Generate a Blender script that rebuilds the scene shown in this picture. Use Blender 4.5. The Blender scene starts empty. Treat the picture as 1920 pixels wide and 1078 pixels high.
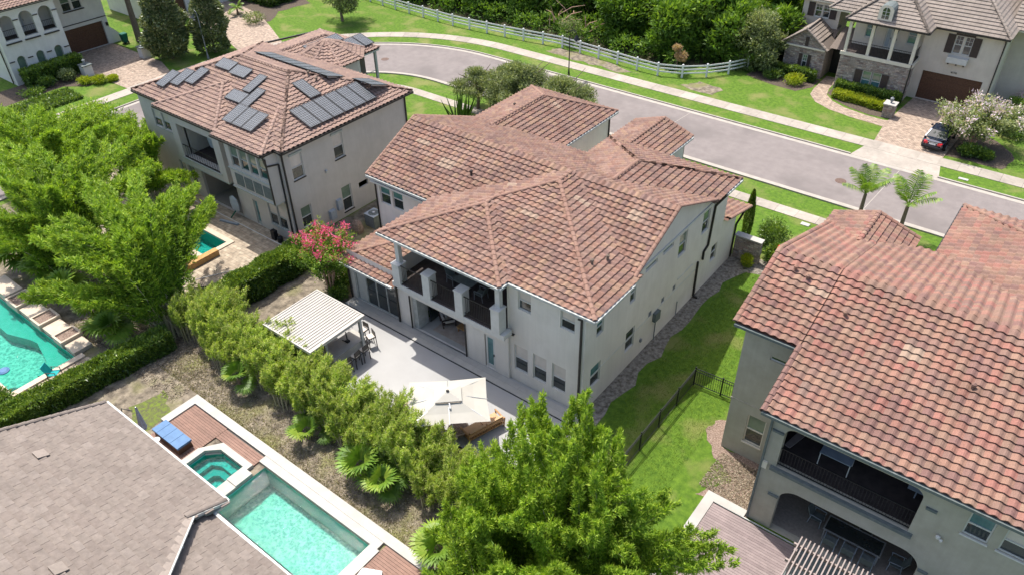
import bpy, math, random
import numpy as np
from mathutils import Vector, Matrix
random.seed(7); rng = np.random.default_rng(11)
S = bpy.context.scene
COL = S.collection
# ------------------------------------------------------------------ camera, sky, sun, exposure
PITCH, ROLL, YAW, CAMH = math.radians(37.264), math.radians(-1.168), math.radians(38.349), 30.0
fw = Vector((-math.sin(YAW)*math.cos(PITCH), math.cos(YAW)*math.cos(PITCH), -math.sin(PITCH)))
rt = Vector((math.cos(YAW), math.sin(YAW), 0)); up = rt.cross(fw)
rt2 = rt*math.cos(ROLL)+up*math.sin(ROLL); up2 = -rt*math.sin(ROLL)+up*math.cos(ROLL)
cd = bpy.data.cameras.new('camera'); cam = bpy.data.objects.new('camera', cd); COL.objects.link(cam)
M = Matrix.Identity(4)
for i in range(3): M[i][0] = rt2[i]; M[i][1] = up2[i]; M[i][2] = -fw[i]
M[2][3] = CAMH
cam.matrix_world = M
cd.sensor_width = 36; cd.lens = 1448.2/1920*36; cd.clip_end = 2000; cd.clip_start = .5
S.camera = cam
SUNX, SUNY = -.43, .17          # horizontal shift towards the sun per metre of height
sund = Vector((SUNX, SUNY, 1)).normalized()
W = bpy.data.worlds.new('World'); S.world = W; W.use_nodes = True
nt = W.node_tree; bg = nt.nodes['Background']; sky = nt.nodes.new('ShaderNodeTexSky')
sky.sky_type = 'NISHITA'; sky.sun_disc = False
sky.sun_elevation = math.asin(sund.z); sky.sun_rotation = math.atan2(sund.x, sund.y)
sky.air_density = 1.0; sky.dust_density = 3.0; sky.ozone_density = .6
nt.links.new(sky.outputs[0], bg.inputs[0]); bg.inputs[1].default_value = .15
sl = bpy.data.lights.new('sun', 'SUN'); sl.energy = 3.5; sl.angle = math.radians(.5); sl.color = (1, .955, .89)
so = bpy.data.objects.new('sun', sl); COL.objects.link(so); so.rotation_euler = sund.to_track_quat('Z', 'Y').to_euler()
S.view_settings.view_transform = 'Standard'; S.view_settings.look = 'None'
S.view_settings.exposure = .86; S.view_settings.gamma = 1; S.view_settings.use_curve_mapping = False
S.render.engine = 'CYCLES'
try:
    S.cycles.max_bounces = 6; S.cycles.transparent_max_bounces = 12
except Exception: pass
# ------------------------------------------------------------------ materials
def N(nt, t, **k):
    n = nt.nodes.new(t)
    for a, b in k.items():
        if a.startswith('i_'): n.inputs[a[2:].replace('_', ' ')].default_value = b
        else: setattr(n, a, b)
    return n
def mat(name, c1, c2=None, scale=2.0, rough=.8, bump=0, bscale=None, metal=0, spec=.3, detail=5, c3=None, s3=.15, coat=0, thr=(.35, .65), streak=0):
    m = bpy.data.materials.new(name); m.use_nodes = True; t = m.node_tree
    p = t.nodes['Principled BSDF']; p.inputs['Roughness'].default_value = rough; p.inputs['Metallic'].default_value = metal
    p.inputs['Specular IOR Level'].default_value = spec; p.inputs['Coat Weight'].default_value = coat
    p.inputs['Base Color'].default_value = (*c1, 1)
    g = N(t, 'ShaderNodeNewGeometry')
    col = None
    if c2:
        no = N(t, 'ShaderNodeTexNoise', i_Scale=scale, i_Detail=detail, i_Roughness=.6); t.links.new(g.outputs['Position'], no.inputs['Vector'])
        r = N(t, 'ShaderNodeValToRGB'); r.color_ramp.elements[0].position = thr[0]; r.color_ramp.elements[1].position = thr[1]
        r.color_ramp.elements[0].color = (*c1, 1); r.color_ramp.elements[1].color = (*c2, 1)
        t.links.new(no.outputs[0], r.inputs[0]); col = r.outputs[0]
        if c3:
            n3 = N(t, 'ShaderNodeTexNoise', i_Scale=s3, i_Detail=4); t.links.new(g.outputs['Position'], n3.inputs['Vector'])
            r3 = N(t, 'ShaderNodeValToRGB'); r3.color_ramp.elements[0].position = .5; r3.color_ramp.elements[1].position = .68
            t.links.new(n3.outputs[0], r3.inputs[0])
            mx = N(t, 'ShaderNodeMixRGB'); mx.inputs[2].default_value = (*c3, 1)
            t.links.new(r3.outputs[0], mx.inputs[0]); t.links.new(col, mx.inputs[1]); col = mx.outputs[0]
        if streak:
            mp = N(t, 'ShaderNodeMapping'); mp.inputs['Scale'].default_value = (5, 5, .35); t.links.new(g.outputs['Position'], mp.inputs[0])
            ns = N(t, 'ShaderNodeTexNoise', i_Scale=1, i_Detail=6, i_Roughness=.7); t.links.new(mp.outputs[0], ns.inputs['Vector'])
            ms_ = N(t, 'ShaderNodeMapRange'); ms_.inputs[1].default_value = .35; ms_.inputs[2].default_value = .6; ms_.inputs[3].default_value = 1-streak; ms_.inputs[4].default_value = 1.02; t.links.new(ns.outputs[0], ms_.inputs[0])
            mxs = N(t, 'ShaderNodeMixRGB', blend_type='MULTIPLY'); mxs.inputs[0].default_value = 1; t.links.new(col, mxs.inputs[1]); t.links.new(ms_.outputs[0], mxs.inputs[2]); col = mxs.outputs[0]
        t.links.new(col, p.inputs['Base Color'])
    if bump:
        nb = N(t, 'ShaderNodeTexNoise', i_Scale=bscale or scale*4, i_Detail=4); t.links.new(g.outputs['Position'], nb.inputs['Vector'])
        b = N(t, 'ShaderNodeBump', i_Strength=bump, i_Distance=.03); t.links.new(nb.outputs[0], b.inputs['Height']); t.links.new(b.outputs[0], p.inputs['Normal'])
    return m
def ramp_set(r, cols):
    el = r.color_ramp.elements
    while len(el) < len(cols): el.new(.5)
    for i, c in enumerate(cols):
        el[i].position = i/(len(cols)-1); el[i].color = (*c, 1)
def tint_mat(name, cols, rough=.75, streak=.25, sscale=9, spec=.3, leaf=False, trans=.35, bump=0, big=.16):
    """colour picked per piece: face attribute 'tint' on joined pieces, the object's own random on single ones"""
    m = bpy.data.materials.new(name); m.use_nodes = True; t = m.node_tree; p = t.nodes['Principled BSDF']
    p.inputs['Roughness'].default_value = rough; p.inputs['Specular IOR Level'].default_value = spec
    a = N(t, 'ShaderNodeAttribute', attribute_name='tint'); oi = N(t, 'ShaderNodeObjectInfo')
    ad = N(t, 'ShaderNodeMath', operation='ADD'); fr = N(t, 'ShaderNodeMath', operation='FRACT')
    t.links.new(a.outputs['Fac'], ad.inputs[0]); 
    if leaf: t.links.new(a.outputs['Fac'], fr.inputs[0])
    else:
        t.links.new(oi.outputs['Random'], ad.inputs[1]); t.links.new(ad.outputs[0], fr.inputs[0])
    r = N(t, 'ShaderNodeValToRGB'); ramp_set(r, cols); t.links.new(fr.outputs[0], r.inputs[0])
    g = N(t, 'ShaderNodeNewGeometry'); no = N(t, 'ShaderNodeTexNoise', i_Scale=sscale, i_Detail=6, i_Roughness=.7)
    t.links.new(g.outputs['Position'], no.inputs['Vector'])
    mr = N(t, 'ShaderNodeMapRange'); mr.inputs[1].default_value = .3; mr.inputs[2].default_value = .7
    mr.inputs[3].default_value = 1-streak; mr.inputs[4].default_value = 1+streak; t.links.new(no.outputs[0], mr.inputs[0])
    mx = N(t, 'ShaderNodeMixRGB', blend_type='MULTIPLY'); mx.inputs[0].default_value = 1
    t.links.new(r.outputs[0], mx.inputs[1]); t.links.new(mr.outputs[0], mx.inputs[2])
    n2 = N(t, 'ShaderNodeTexNoise', i_Scale=.55, i_Detail=7, i_Roughness=.65); t.links.new(g.outputs['Position'], n2.inputs['Vector'])
    m2 = N(t, 'ShaderNodeMapRange'); m2.inputs[1].default_value = .3; m2.inputs[2].default_value = .7; m2.inputs[3].default_value = 1-big; m2.inputs[4].default_value = 1+big; t.links.new(n2.outputs[0], m2.inputs[0])
    mb2 = N(t, 'ShaderNodeMixRGB', blend_type='MULTIPLY'); mb2.inputs[0].default_value = 1; t.links.new(mx.outputs[0], mb2.inputs[1]); t.links.new(m2.outputs[0], mb2.inputs[2]); mx = mb2; t.links.new(mx.outputs[0], p.inputs['Base Color'])
    if leaf:
        tr = N(t, 'ShaderNodeBsdfTranslucent'); ms = N(t, 'ShaderNodeMixShader'); ms.inputs[0].default_value = trans
        br = N(t, 'ShaderNodeMixRGB', blend_type='MULTIPLY'); br.inputs[0].default_value = 1; br.inputs[2].default_value = (1.5, 1.5, .7, 1)
        t.links.new(mx.outputs[0], br.inputs[1]); t.links.new(br.outputs[0], tr.inputs[0])
        t.links.new(p.outputs[0], ms.inputs[1]); t.links.new(tr.outputs[0], ms.inputs[2])
        t.links.new(ms.outputs[0], t.nodes['Material Output'].inputs[0])
    if bump:
        b = N(t, 'ShaderNodeBump', i_Strength=bump, i_Distance=.02); t.links.new(no.outputs[0], b.inputs['Height']); t.links.new(b.outputs[0], p.inputs['Normal'])
    return m
def brick_mat(name, c1, c2, mortar, w=.22, h=.11, vert=None, rough=.85, off=.5, rnd=1.0):
    m = bpy.data.materials.new(name); m.use_nodes = True; t = m.node_tree; p = t.nodes['Principled BSDF']; p.inputs['Roughness'].default_value = rough
    g = N(t, 'ShaderNodeNewGeometry'); v = g.outputs['Position']
    if vert:
        s = N(t, 'ShaderNodeSeparateXYZ'); c = N(t, 'ShaderNodeCombineXYZ'); t.links.new(v, s.inputs[0])
        t.links.new(s.outputs[vert], c.inputs[0]); t.links.new(s.outputs['Z'], c.inputs[1]); v = c.outputs[0]
    b = N(t, 'ShaderNodeTexBrick', i_Scale=1.0); b.offset = off
    b.inputs['Color1'].default_value = (*c1, 1); b.inputs['Color2'].default_value = (*c2, 1); b.inputs['Mortar'].default_value = (*mortar, 1)
    b.inputs['Mortar Size'].default_value = .008; b.inputs['Brick Width'].default_value = w; b.inputs['Row Height'].default_value = h
    t.links.new(v, b.inputs['Vector'])
    no = N(t, 'ShaderNodeTexNoise', i_Scale=3, i_Detail=6); t.links.new(g.outputs['Position'], no.inputs['Vector'])
    mr = N(t, 'ShaderNodeMapRange'); mr.inputs[1].default_value = .3; mr.inputs[2].default_value = .7; mr.inputs[3].default_value = .65; mr.inputs[4].default_value = 1.25
    t.links.new(no.outputs[0], mr.inputs[0]); mx = N(t, 'ShaderNodeMixRGB', blend_type='MULTIPLY'); mx.inputs[0].default_value = 1
    t.links.new(b.outputs[0], mx.inputs[1]); t.links.new(mr.outputs[0], mx.inputs[2]); t.links.new(mx.outputs[0], p.inputs['Base Color'])
    bp_ = N(t, 'ShaderNodeBump', i_Strength=.5, i_Distance=.02); t.links.new(b.outputs[0], bp_.inputs['Height']); t.links.new(bp_.outputs[0], p.inputs['Normal'])
    return m
def water_mat(name, col, wscale=5):
    m = bpy.data.materials.new(name); m.use_nodes = True; t = m.node_tree; t.nodes.remove(t.nodes['Principled BSDF'])
    tr = N(t, 'ShaderNodeBsdfTransparent'); tr.inputs[0].default_value = (*col, 1)
    gl = N(t, 'ShaderNodeBsdfGlossy'); gl.inputs[1].default_value = .04
    fr = N(t, 'ShaderNodeFresnel'); fr.inputs[0].default_value = 1.33; ms = N(t, 'ShaderNodeMixShader')
    g = N(t, 'ShaderNodeNewGeometry'); no = N(t, 'ShaderNodeTexNoise', i_Scale=wscale, i_Detail=4); t.links.new(g.outputs['Position'], no.inputs['Vector'])
    b = N(t, 'ShaderNodeBump', i_Strength=.7, i_Distance=.06); t.links.new(no.outputs[0], b.inputs['Height'])
    t.links.new(b.outputs[0], gl.inputs['Normal']); t.links.new(b.outputs[0], fr.inputs['Normal'])
    t.links.new(fr.outputs[0], ms.inputs[0]); t.links.new(tr.outputs[0], ms.inputs[1]); t.links.new(gl.outputs[0], ms.inputs[2])
    t.links.new(ms.outputs[0], t.nodes['Material Output'].inputs[0]); return m
def caustic_mat(name, c1, c2, sc=7):  # voronoi cells imitate rippled light in the base colour
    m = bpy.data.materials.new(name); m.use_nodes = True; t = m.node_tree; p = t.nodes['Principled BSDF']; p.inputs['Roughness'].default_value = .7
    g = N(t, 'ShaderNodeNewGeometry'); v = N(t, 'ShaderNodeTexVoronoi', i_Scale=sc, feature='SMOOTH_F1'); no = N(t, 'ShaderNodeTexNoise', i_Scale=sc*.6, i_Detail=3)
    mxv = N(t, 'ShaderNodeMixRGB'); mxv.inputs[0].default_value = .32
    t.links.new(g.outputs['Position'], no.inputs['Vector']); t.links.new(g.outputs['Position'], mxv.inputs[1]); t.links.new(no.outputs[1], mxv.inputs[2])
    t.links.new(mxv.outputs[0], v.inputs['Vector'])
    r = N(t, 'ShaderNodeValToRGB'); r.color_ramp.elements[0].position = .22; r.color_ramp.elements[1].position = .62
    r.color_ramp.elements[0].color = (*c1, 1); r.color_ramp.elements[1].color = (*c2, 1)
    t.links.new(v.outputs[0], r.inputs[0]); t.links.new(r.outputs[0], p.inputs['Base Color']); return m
MT = {}
MT['white_stucco'] = mat('white stucco', (.62, .575, .51), (.68, .635, .57), 1.2, .9, .25, 40, c3=(.58, .535, .475), s3=.3, streak=.04)
MT['grey_stucco'] = mat('warm grey stucco', (.46, .425, .375), (.50, .465, .415), 1.2, .9, .3, 40, streak=.035)
MT['olive_stucco'] = mat('olive grey stucco', (.34, .315, .25), (.39, .36, .295), 1.5, .9, .3, 40, streak=.04)
MT['tan_stucco'] = mat('tan stucco', (.54, .475, .40), (.60, .53, .45), 1.2, .9, .3, 40, streak=.03)
MT['cream_stucco'] = mat('cream stucco', (.56, .54, .50), (.62, .60, .555), 1.2, .9, streak=.04)
MT['trim'] = mat('off white trim', (.50, .49, .455), (.56, .55, .51), 3, .6)
MT['grey_trim'] = mat('grey green trim', (.34, .36, .33), (.38, .40, .36), 3, .6)
MT['tan_trim'] = mat('tan trim', (.60, .55, .45), (.66, .60, .50), 3, .6)
MT['dark_metal'] = mat('dark bronze metal', (.03, .028, .025), (.045, .042, .038), 8, .45, metal=.3)
MT['black'] = mat('black metal', (.018, .019, .02), rough=.4, metal=.2)
MT['gutter_white'] = mat('pale gutter metal', (.50, .51, .48), (.36, .37, .34), 4, .4)
MT['glass'] = mat('window glass', (.018, .024, .024), (.035, .045, .045), .8, .04, spec=1.0)
MT['glass_green'] = mat('upper pane with painted green reflection', (.10, .15, .11), (.17, .23, .17), 1.2, .06, spec=1.0)  # reflected lawn green painted into the pane colour
MT['pale_pane'] = mat('pale upper pane', (.50, .45, .39), (.58, .52, .46), 2, .25, spec=.6)  # pale opaque colour for upper sashes
MT['teal_glass'] = mat('bluish pane', (.05, .13, .13), (.10, .22, .22), 2, .05, spec=1.0)
MT['interior'] = mat('beige interior wall', (.30, .27, .23), (.35, .31, .26), 1, .9)  # plain beige tone for room and recess walls
MT['dark_floor'] = mat('dark brown balcony floor', (.045, .035, .032), (.07, .055, .05), 3, .8)
MT['concrete'] = mat('pale concrete', (.36, .345, .315), (.41, .395, .365), .8, .85, .1, 30, c3=(.33, .31, .28), s3=.5)
MT['patio'] = mat('pale smooth patio tile', (.33, .325, .315), (.36, .355, .345), .5, .8, c3=(.315, .31, .30), s3=.3)
MT['walk'] = tint_mat('sidewalk concrete', [(.31, .272, .23), (.35, .31, .262), (.285, .25, .21)], .9, .12, 2.5)
MT['kerb'] = mat('kerb concrete', (.31, .28, .24), (.37, .335, .29), 2, .85)
MT['asphalt'] = mat('sun bleached asphalt', (.18, .155, .145), (.21, .183, .17), 1.5, .9, .2, 60, c3=(.155, .135, .126), s3=.25)
MT['iron'] = mat('rusty iron cover', (.10, .06, .045), (.14, .09, .07), 12, .7)
MT['grass'] = mat('mown lawn grass', (.045, .10, .007), (.115, .20, .016), 3.5, .95, .9, 60, detail=12, c3=(.165, .18, .05), s3=.45, thr=(.3, .7))
MT['weedy'] = mat('thin weedy grass', (.09, .08, .05), (.14, .19, .025), 5, .95, .8, 50, detail=10)
MT['hedge_core'] = mat('dense inner hedge growth', (.012, .022, .006), (.03, .05, .012), 9, .95)
MT['mulch'] = mat('wood chip mulch', (.15, .10, .075), (.33, .25, .20), 16, .95, .9, 60, detail=8, thr=(.4, .62))
MT['dark_mulch'] = mat('dark planting soil', (.05, .038, .028), (.13, .10, .075), 12, .95, .9, 60, detail=8)
MT['dirt'] = mat('bare sandy dirt', (.085, .07, .052), (.27, .225, .165), 2.2, .95, .8, 30, detail=11, c3=(.17, .165, .065), s3=.5)
MT['sideyard'] = mat('dusty soil strip', (.10, .085, .065), (.30, .27, .225), 4.5, .95, .8, 30, detail=12)
MT['paver'] = brick_mat('tan driveway pavers', (.40, .31, .235), (.26, .19, .14), (.13, .10, .08), .24, .16)
MT['paver2'] = brick_mat('sandy pool deck pavers', (.42, .35, .26), (.30, .235, .17), (.16, .13, .10), .42, .24)
MT['stone'] = tint_mat('mixed field stone', [(.16, .12, .105), (.34, .28, .23), (.22, .19, .175), (.42, .36, .30), (.25, .17, .14)], .9, .3, 14, bump=.5)
MT['mortar'] = mat('grey mortar', (.20, .175, .15), (.26, .23, .20), 8, .95)
MT['tile_main'] = tint_mat('weathered blended clay tile', [(.175, .094, .070), (.22, .122, .088), (.25, .158, .105), (.185, .108, .086), (.24, .152, .115), (.155, .092, .076), (.23, .13, .098)], .8, .3, 25, big=.2)
MT['tile_grey_red'] = tint_mat('pale terracotta tile', [(.235, .15, .12), (.275, .185, .145), (.21, .14, .115), (.30, .20, .15), (.25, .165, .13)], .8, .25, 25, big=.2)
MT['tile_red'] = tint_mat('red terracotta tile', [(.215, .105, .078), (.24, .135, .095), (.20, .125, .09), (.17, .092, .078), (.24, .15, .105), (.25, .11, .085), (.18, .118, .092)], .8, .3, 25, big=.2)
MT['tile_cap_main'] = tint_mat('brown ridge tile', [(.215, .122, .088), (.25, .152, .113), (.23, .132, .098)], .85, .15, 14)
MT['tile_pale'] = mat('pale vent tile', (.30, .215, .155), (.27, .19, .14), 8, .8)
MT['tile_taupe'] = tint_mat('flat taupe roof tile', [(.235, .195, .165), (.255, .213, .18), (.215, .18, .15)], .85, .12, 9)
MT['tile_flat'] = tint_mat('flat grey brown roof tile', [(.175, .145, .122), (.19, .157, .132), (.165, .134, .113), (.20, .167, .142)], .85, .2, 4, bump=.3, big=.1)
MT['underlay'] = mat('roof underlay', (.13, .07, .05), rough=.9)
MT['underlay_grey'] = mat('grey roof underlay', (.16, .13, .11), rough=.9)
MT['wood_door'] = mat('dark stained wood door', (.075, .035, .022), (.12, .06, .035), 9, .5, .2)
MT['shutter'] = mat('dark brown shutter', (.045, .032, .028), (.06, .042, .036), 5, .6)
MT['deck'] = tint_mat('composite deck board', [(.20, .115, .085), (.23, .135, .10), (.18, .105, .078)], .7, .15, 4)
MT['deck_grey'] = tint_mat('mauve grey deck board', [(.22, .17, .165), (.25, .20, .19), (.20, .155, .15)], .7, .12, 4)
MT['wood'] = mat('warm oiled wood', (.33, .17, .07), (.42, .24, .10), 7, .55)
MT['slat'] = mat('cream pergola louvre', (.37, .345, .305), (.41, .385, .34), 2, .5)
MT['pink_slat'] = mat('weathered pergola slat', (.27, .22, .20), (.31, .26, .235), 4, .7)
MT['canvas'] = mat('off white canvas', (.38, .36, .31), (.41, .39, .34), 1, .85)
MT['cushion'] = mat('beige cushion fabric', (.56, .50, .43), (.62, .56, .49), 4, .9)
MT['tan_cushion'] = mat('tan cushion fabric', (.50, .31, .17), (.58, .37, .21), 3, .85)
MT['blue_cushion'] = mat('blue vinyl cushion', (.06, .14, .27), (.075, .17, .32), 3, .5)
MT['teal_fabric'] = mat('teal sling fabric', (.0, .25, .25), (.01, .32, .31), 4, .7)
MT['rug'] = mat('faded beige rug', (.36, .29, .23), (.46, .38, .31), 2.5, .95)
MT['silver'] = mat('silver metal', (.45, .47, .48), rough=.3, metal=.6)
MT['steel_top'] = mat('blue grey table top', (.22, .26, .30), (.27, .31, .35), 2, .4)
MT['panel'] = mat('solar cell glass', (.028, .03, .034), (.05, .053, .058), 22, .38, spec=.35, detail=2)
MT['ac'] = mat('dark green grey cabinet', (.10, .12, .115), (.14, .16, .155), 5, .6)
MT['ac_top'] = mat('pale grey grille', (.38, .42, .45), (.30, .33, .36), 9, .5)
MT['pot'] = mat('sandy planter', (.42, .33, .25), (.50, .40, .31), 4, .85)
MT['bin'] = mat('dark green plastic', (.01, .11, .07), rough=.45)
MT['car'] = mat('dark blue car paint', (.010, .018, .045), rough=.25, metal=.4, coat=1, spec=.6)
MT['red_lens'] = mat('red lamp lens', (.55, .01, .02), rough=.2, spec=.8)
MT['lens'] = mat('clear lamp lens', (.6, .6, .62), rough=.15, spec=.8)
MT['tyre'] = mat('tyre rubber', (.015, .015, .015), rough=.8)
MT['plate'] = mat('white plate', (.7, .7, .68), rough=.4)
MT['bark'] = mat('grey brown bark', (.13, .095, .07), (.22, .17, .13), 12, .95, .5, 20)
MT['pale_bark'] = mat('pale orange bark', (.40, .22, .14), (.48, .33, .24), 6, .8)
MT['culm'] = tint_mat('bamboo culm', [(.30, .29, .15), (.44, .41, .25), (.36, .31, .21), (.24, .28, .13)], .6, .2, 6)
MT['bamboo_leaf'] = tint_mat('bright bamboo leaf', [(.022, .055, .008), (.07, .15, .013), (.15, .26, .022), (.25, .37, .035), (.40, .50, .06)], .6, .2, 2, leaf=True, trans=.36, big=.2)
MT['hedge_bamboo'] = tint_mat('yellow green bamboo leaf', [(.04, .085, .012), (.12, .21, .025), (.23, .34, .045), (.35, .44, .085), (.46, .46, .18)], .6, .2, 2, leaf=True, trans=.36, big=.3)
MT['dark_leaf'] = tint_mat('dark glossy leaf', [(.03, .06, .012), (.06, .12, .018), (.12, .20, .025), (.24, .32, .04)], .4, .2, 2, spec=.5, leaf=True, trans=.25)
MT['magnolia_leaf'] = tint_mat('magnolia leaf', [(.035, .065, .025), (.08, .12, .04), (.22, .25, .11), (.42, .40, .24)], .35, .2, 2, spec=.6, leaf=True, trans=.2)
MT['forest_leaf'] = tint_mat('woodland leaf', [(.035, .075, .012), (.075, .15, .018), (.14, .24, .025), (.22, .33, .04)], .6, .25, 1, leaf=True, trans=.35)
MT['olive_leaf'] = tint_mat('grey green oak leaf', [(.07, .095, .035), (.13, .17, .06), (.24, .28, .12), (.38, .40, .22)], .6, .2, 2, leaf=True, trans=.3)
MT['palm_leaf'] = tint_mat('palm frond', [(.035, .08, .01), (.08, .16, .015), (.15, .26, .025), (.27, .34, .045)], .5, .15, 2, spec=.4, leaf=True, trans=.3)
MT['lime_leaf'] = tint_mat('lime yellow shrub leaf', [(.14, .22, .015), (.26, .33, .02), (.38, .38, .02)], .6, .15, 2, leaf=True, trans=.3)
MT['pink_bloom'] = tint_mat('pink crape blossom', [(.60, .03, .16), (.74, .09, .28), (.70, .16, .26)], .7, .15, 3, leaf=True, trans=.3)
MT['pale_bloom'] = tint_mat('pale lilac blossom', [(.55, .40, .50), (.66, .56, .60), (.60, .46, .58)], .7, .1, 3, leaf=True, trans=.3)
MT['dry_leaf'] = tint_mat('dry tan leaf', [(.30, .20, .11), (.40, .28, .17), (.34, .25, .14)], .8, .15, 3, leaf=True, trans=.3)
MT['red_bloom'] = mat('red flower', (.6, .05, .02), rough=.6)
MT['pool_floor'] = caustic_mat('aqua plaster with painted caustics', (.15, .32, .29), (.46, .60, .54), 9)  # caustic dapple of the water painted into the floor colour
MT['pool_wall'] = mat('teal pool plaster', (.10, .40, .36), (.14, .45, .41), 3, .7)
MT['water'] = water_mat('pool water', (.34, .78, .70))
MT['water_teal'] = water_mat('teal pool water', (.16, .66, .63), 3)
MT['coping'] = mat('pale coping stone', (.37, .35, .315), (.42, .40, .36), 2, .8, .1)
MT['coping_tan'] = mat('tan coping brick', (.46, .38, .29), (.54, .45, .35), 3, .8)
MT['orange_wall'] = mat('rusty raised pool wall', (.40, .22, .08), (.50, .30, .12), 5, .8)
MT['grey_metal'] = mat('mid grey metal', (.20, .21, .22), rough=.5)
MT['fence_white'] = mat('white painted rail', (.70, .70, .68), (.62, .62, .60), 4, .6)
MT['beige_wall'] = mat('beige plaster', (.50, .42, .32), (.55, .47, .36), 2, .9)  # beige with slight noise
MT['striped'] = mat('lilac grey canvas', (.30, .28, .32), (.42, .40, .43), 12, .9)
# ------------------------------------------------------------------ mesh helpers
class MB:
    def __init__(s): s.v = []; s.f = []; s.t = []; s.m = []; s.ct = 0.; s.cm = 0
    def face(s, pts):
        b = len(s.v); s.v += [tuple(p) for p in pts]; s.f.append(tuple(range(b, b+len(pts)))); s.t.append(s.ct); s.m.append(s.cm)
    def hexa(s, p):    # 8 points: bottom 4 ccw, top 4 ccw
        b = len(s.v); s.v += [tuple(q) for q in p]
        for f in ((3, 2, 1, 0), (4, 5, 6, 7), (0, 1, 5, 4), (1, 2, 6, 5), (2, 3, 7, 6), (3, 0, 4, 7)):
            s.f.append(tuple(b+i for i in f)); s.t.append(s.ct); s.m.append(s.cm)
    def box(s, x0, x1, y0, y1, z0, z1, rot=0, piv=None):
        p = [(x0, y0, z0), (x1, y0, z0), (x1, y1, z0), (x0, y1, z0), (x0, y0, z1), (x1, y0, z1), (x1, y1, z1), (x0, y1, z1)]
        if rot:
            cx, cy = piv or ((x0+x1)/2, (y0+y1)/2); c, n = math.cos(rot), math.sin(rot)
            p = [(cx+(x-cx)*c-(y-cy)*n, cy+(x-cx)*n+(y-cy)*c, z) for x, y, z in p]
        s.hexa(p)
    def bar(s, a, b, w, h=None, upv=(0, 0, 1)):
        a, b = Vector(a), Vector(b); h = h or w; d = (b-a).normalized(); u = Vector(upv)
        if abs(d.dot(u)) > .98: u = Vector((1, 0, 0))
        r = d.cross(u).normalized()*w/2; u = r.cross(d).normalized()*h/2
        s.hexa([a-r-u, a+r-u, b+r-u, b-r-u, a-r+u, a+r+u, b+r+u, b-r+u])
    def tube(s, pts, rad, n=8, cap=True):
        pts = [Vector(p) for p in pts]; rs = rad if isinstance(rad, (list, tuple)) else [rad]*len(pts); base = len(s.v)
        for i, p in enumerate(pts):
            d = (pts[min(i+1, len(pts)-1)]-pts[max(i-1, 0)]).normalized(); u = Vector((0, 0, 1)) if abs(d.z) < .9 else Vector((1, 0, 0))
            a = d.cross(u).normalized(); b = d.cross(a)
            for k in range(n):
                an = 2*math.pi*k/n; s.v.append(tuple(p+(a*math.cos(an)+b*math.sin(an))*rs[i]))
        for i in range(len(pts)-1):
            for k in range(n):
                a0 = base+i*n; s.f.append((a0+k, a0+(k+1) % n, a0+n+(k+1) % n, a0+n+k)); s.t.append(s.ct); s.m.append(s.cm)
        if cap:
            s.f.append(tuple(base+k for k in range(n))[::-1]); s.t.append(s.ct); s.m.append(s.cm)
            e = base+(len(pts)-1)*n; s.f.append(tuple(e+k for k in range(n))); s.t.append(s.ct); s.m.append(s.cm)
    def lathe(s, c, prof, n=14, sx=1, sy=1):
        base = len(s.v)
        for r, z in prof:
            for k in range(n):
                an = 2*math.pi*k/n; s.v.append((c[0]+r*sx*math.cos(an), c[1]+r*sy*math.sin(an), c[2]+z))
        for i in range(len(prof)-1):
            for k in range(n):
                a0 = base+i*n; s.f.append((a0+k, a0+(k+1) % n, a0+n+(k+1) % n, a0+n+k)); s.t.append(s.ct); s.m.append(s.cm)
        s.f.append(tuple(base+k for k in range(n))[::-1]); s.t.append(s.ct); s.m.append(s.cm)
        e = base+(len(prof)-1)*n; s.f.append(tuple(e+k for k in range(n))); s.t.append(s.ct); s.m.append(s.cm)
    def prism(s, poly, z0, z1):
        n = len(poly); b = len(s.v); s.v += [(x, y, z0) for x, y in poly]+[(x, y, z1) for x, y in poly]
        fs = [tuple(range(b, b+n))[::-1], tuple(range(b+n, b+2*n))]+[(b+i, b+(i+1) % n, b+n+(i+1) % n, b+n+i) for i in range(n)]
        s.f += fs; s.t += [s.ct]*len(fs); s.m += [s.cm]*len(fs)
    def mesh(s, name, mats, off=(0, 0, 0)):
        me = bpy.data.meshes.new(name); ox, oy, oz = off
        me.from_pydata([(x-ox, y-oy, z-oz) for x, y, z in s.v], [], s.f)
        for m in (mats if isinstance(mats, (list, tuple)) else [mats]): me.materials.append(MT[m] if isinstance(m, str) else m)
        if any(s.m): me.polygons.foreach_set('material_index', s.m)
        if any(s.t):
            a = me.attributes.new('tint', 'FLOAT', 'FACE'); a.data.foreach_set('value', s.t)
        return me
    def build(s, name, mats, parent=None, kind=None, label=None, loc=None):
        off = WP(parent) if parent else (loc or (0, 0, 0))
        o = bpy.data.objects.new(name, s.mesh(name, mats, off)); COL.objects.link(o)
        if parent: o.parent = parent
        else: o.location = off
        if kind: o['kind'] = kind
        if label: o['label'] = label
        return o
def WP(o):
    p = Vector((0, 0, 0))
    while o: p = p+o.location; o = o.parent
    return p
def tag(o, label, cat, group=None):
    o['label'] = label; o['category'] = cat
    if group: o['group'] = group
    return o
def thing(name, label, cat, loc=(0, 0, 0), group=None):
    o = bpy.data.objects.new(name, None); COL.objects.link(o); o.location = loc; o.empty_display_size = .3
    return tag(o, label, cat, group)
def one(mb, name, mats, label, cat, loc, group=None): return tag(mb.build(name, mats, None, loc=loc), label, cat, group)
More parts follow.
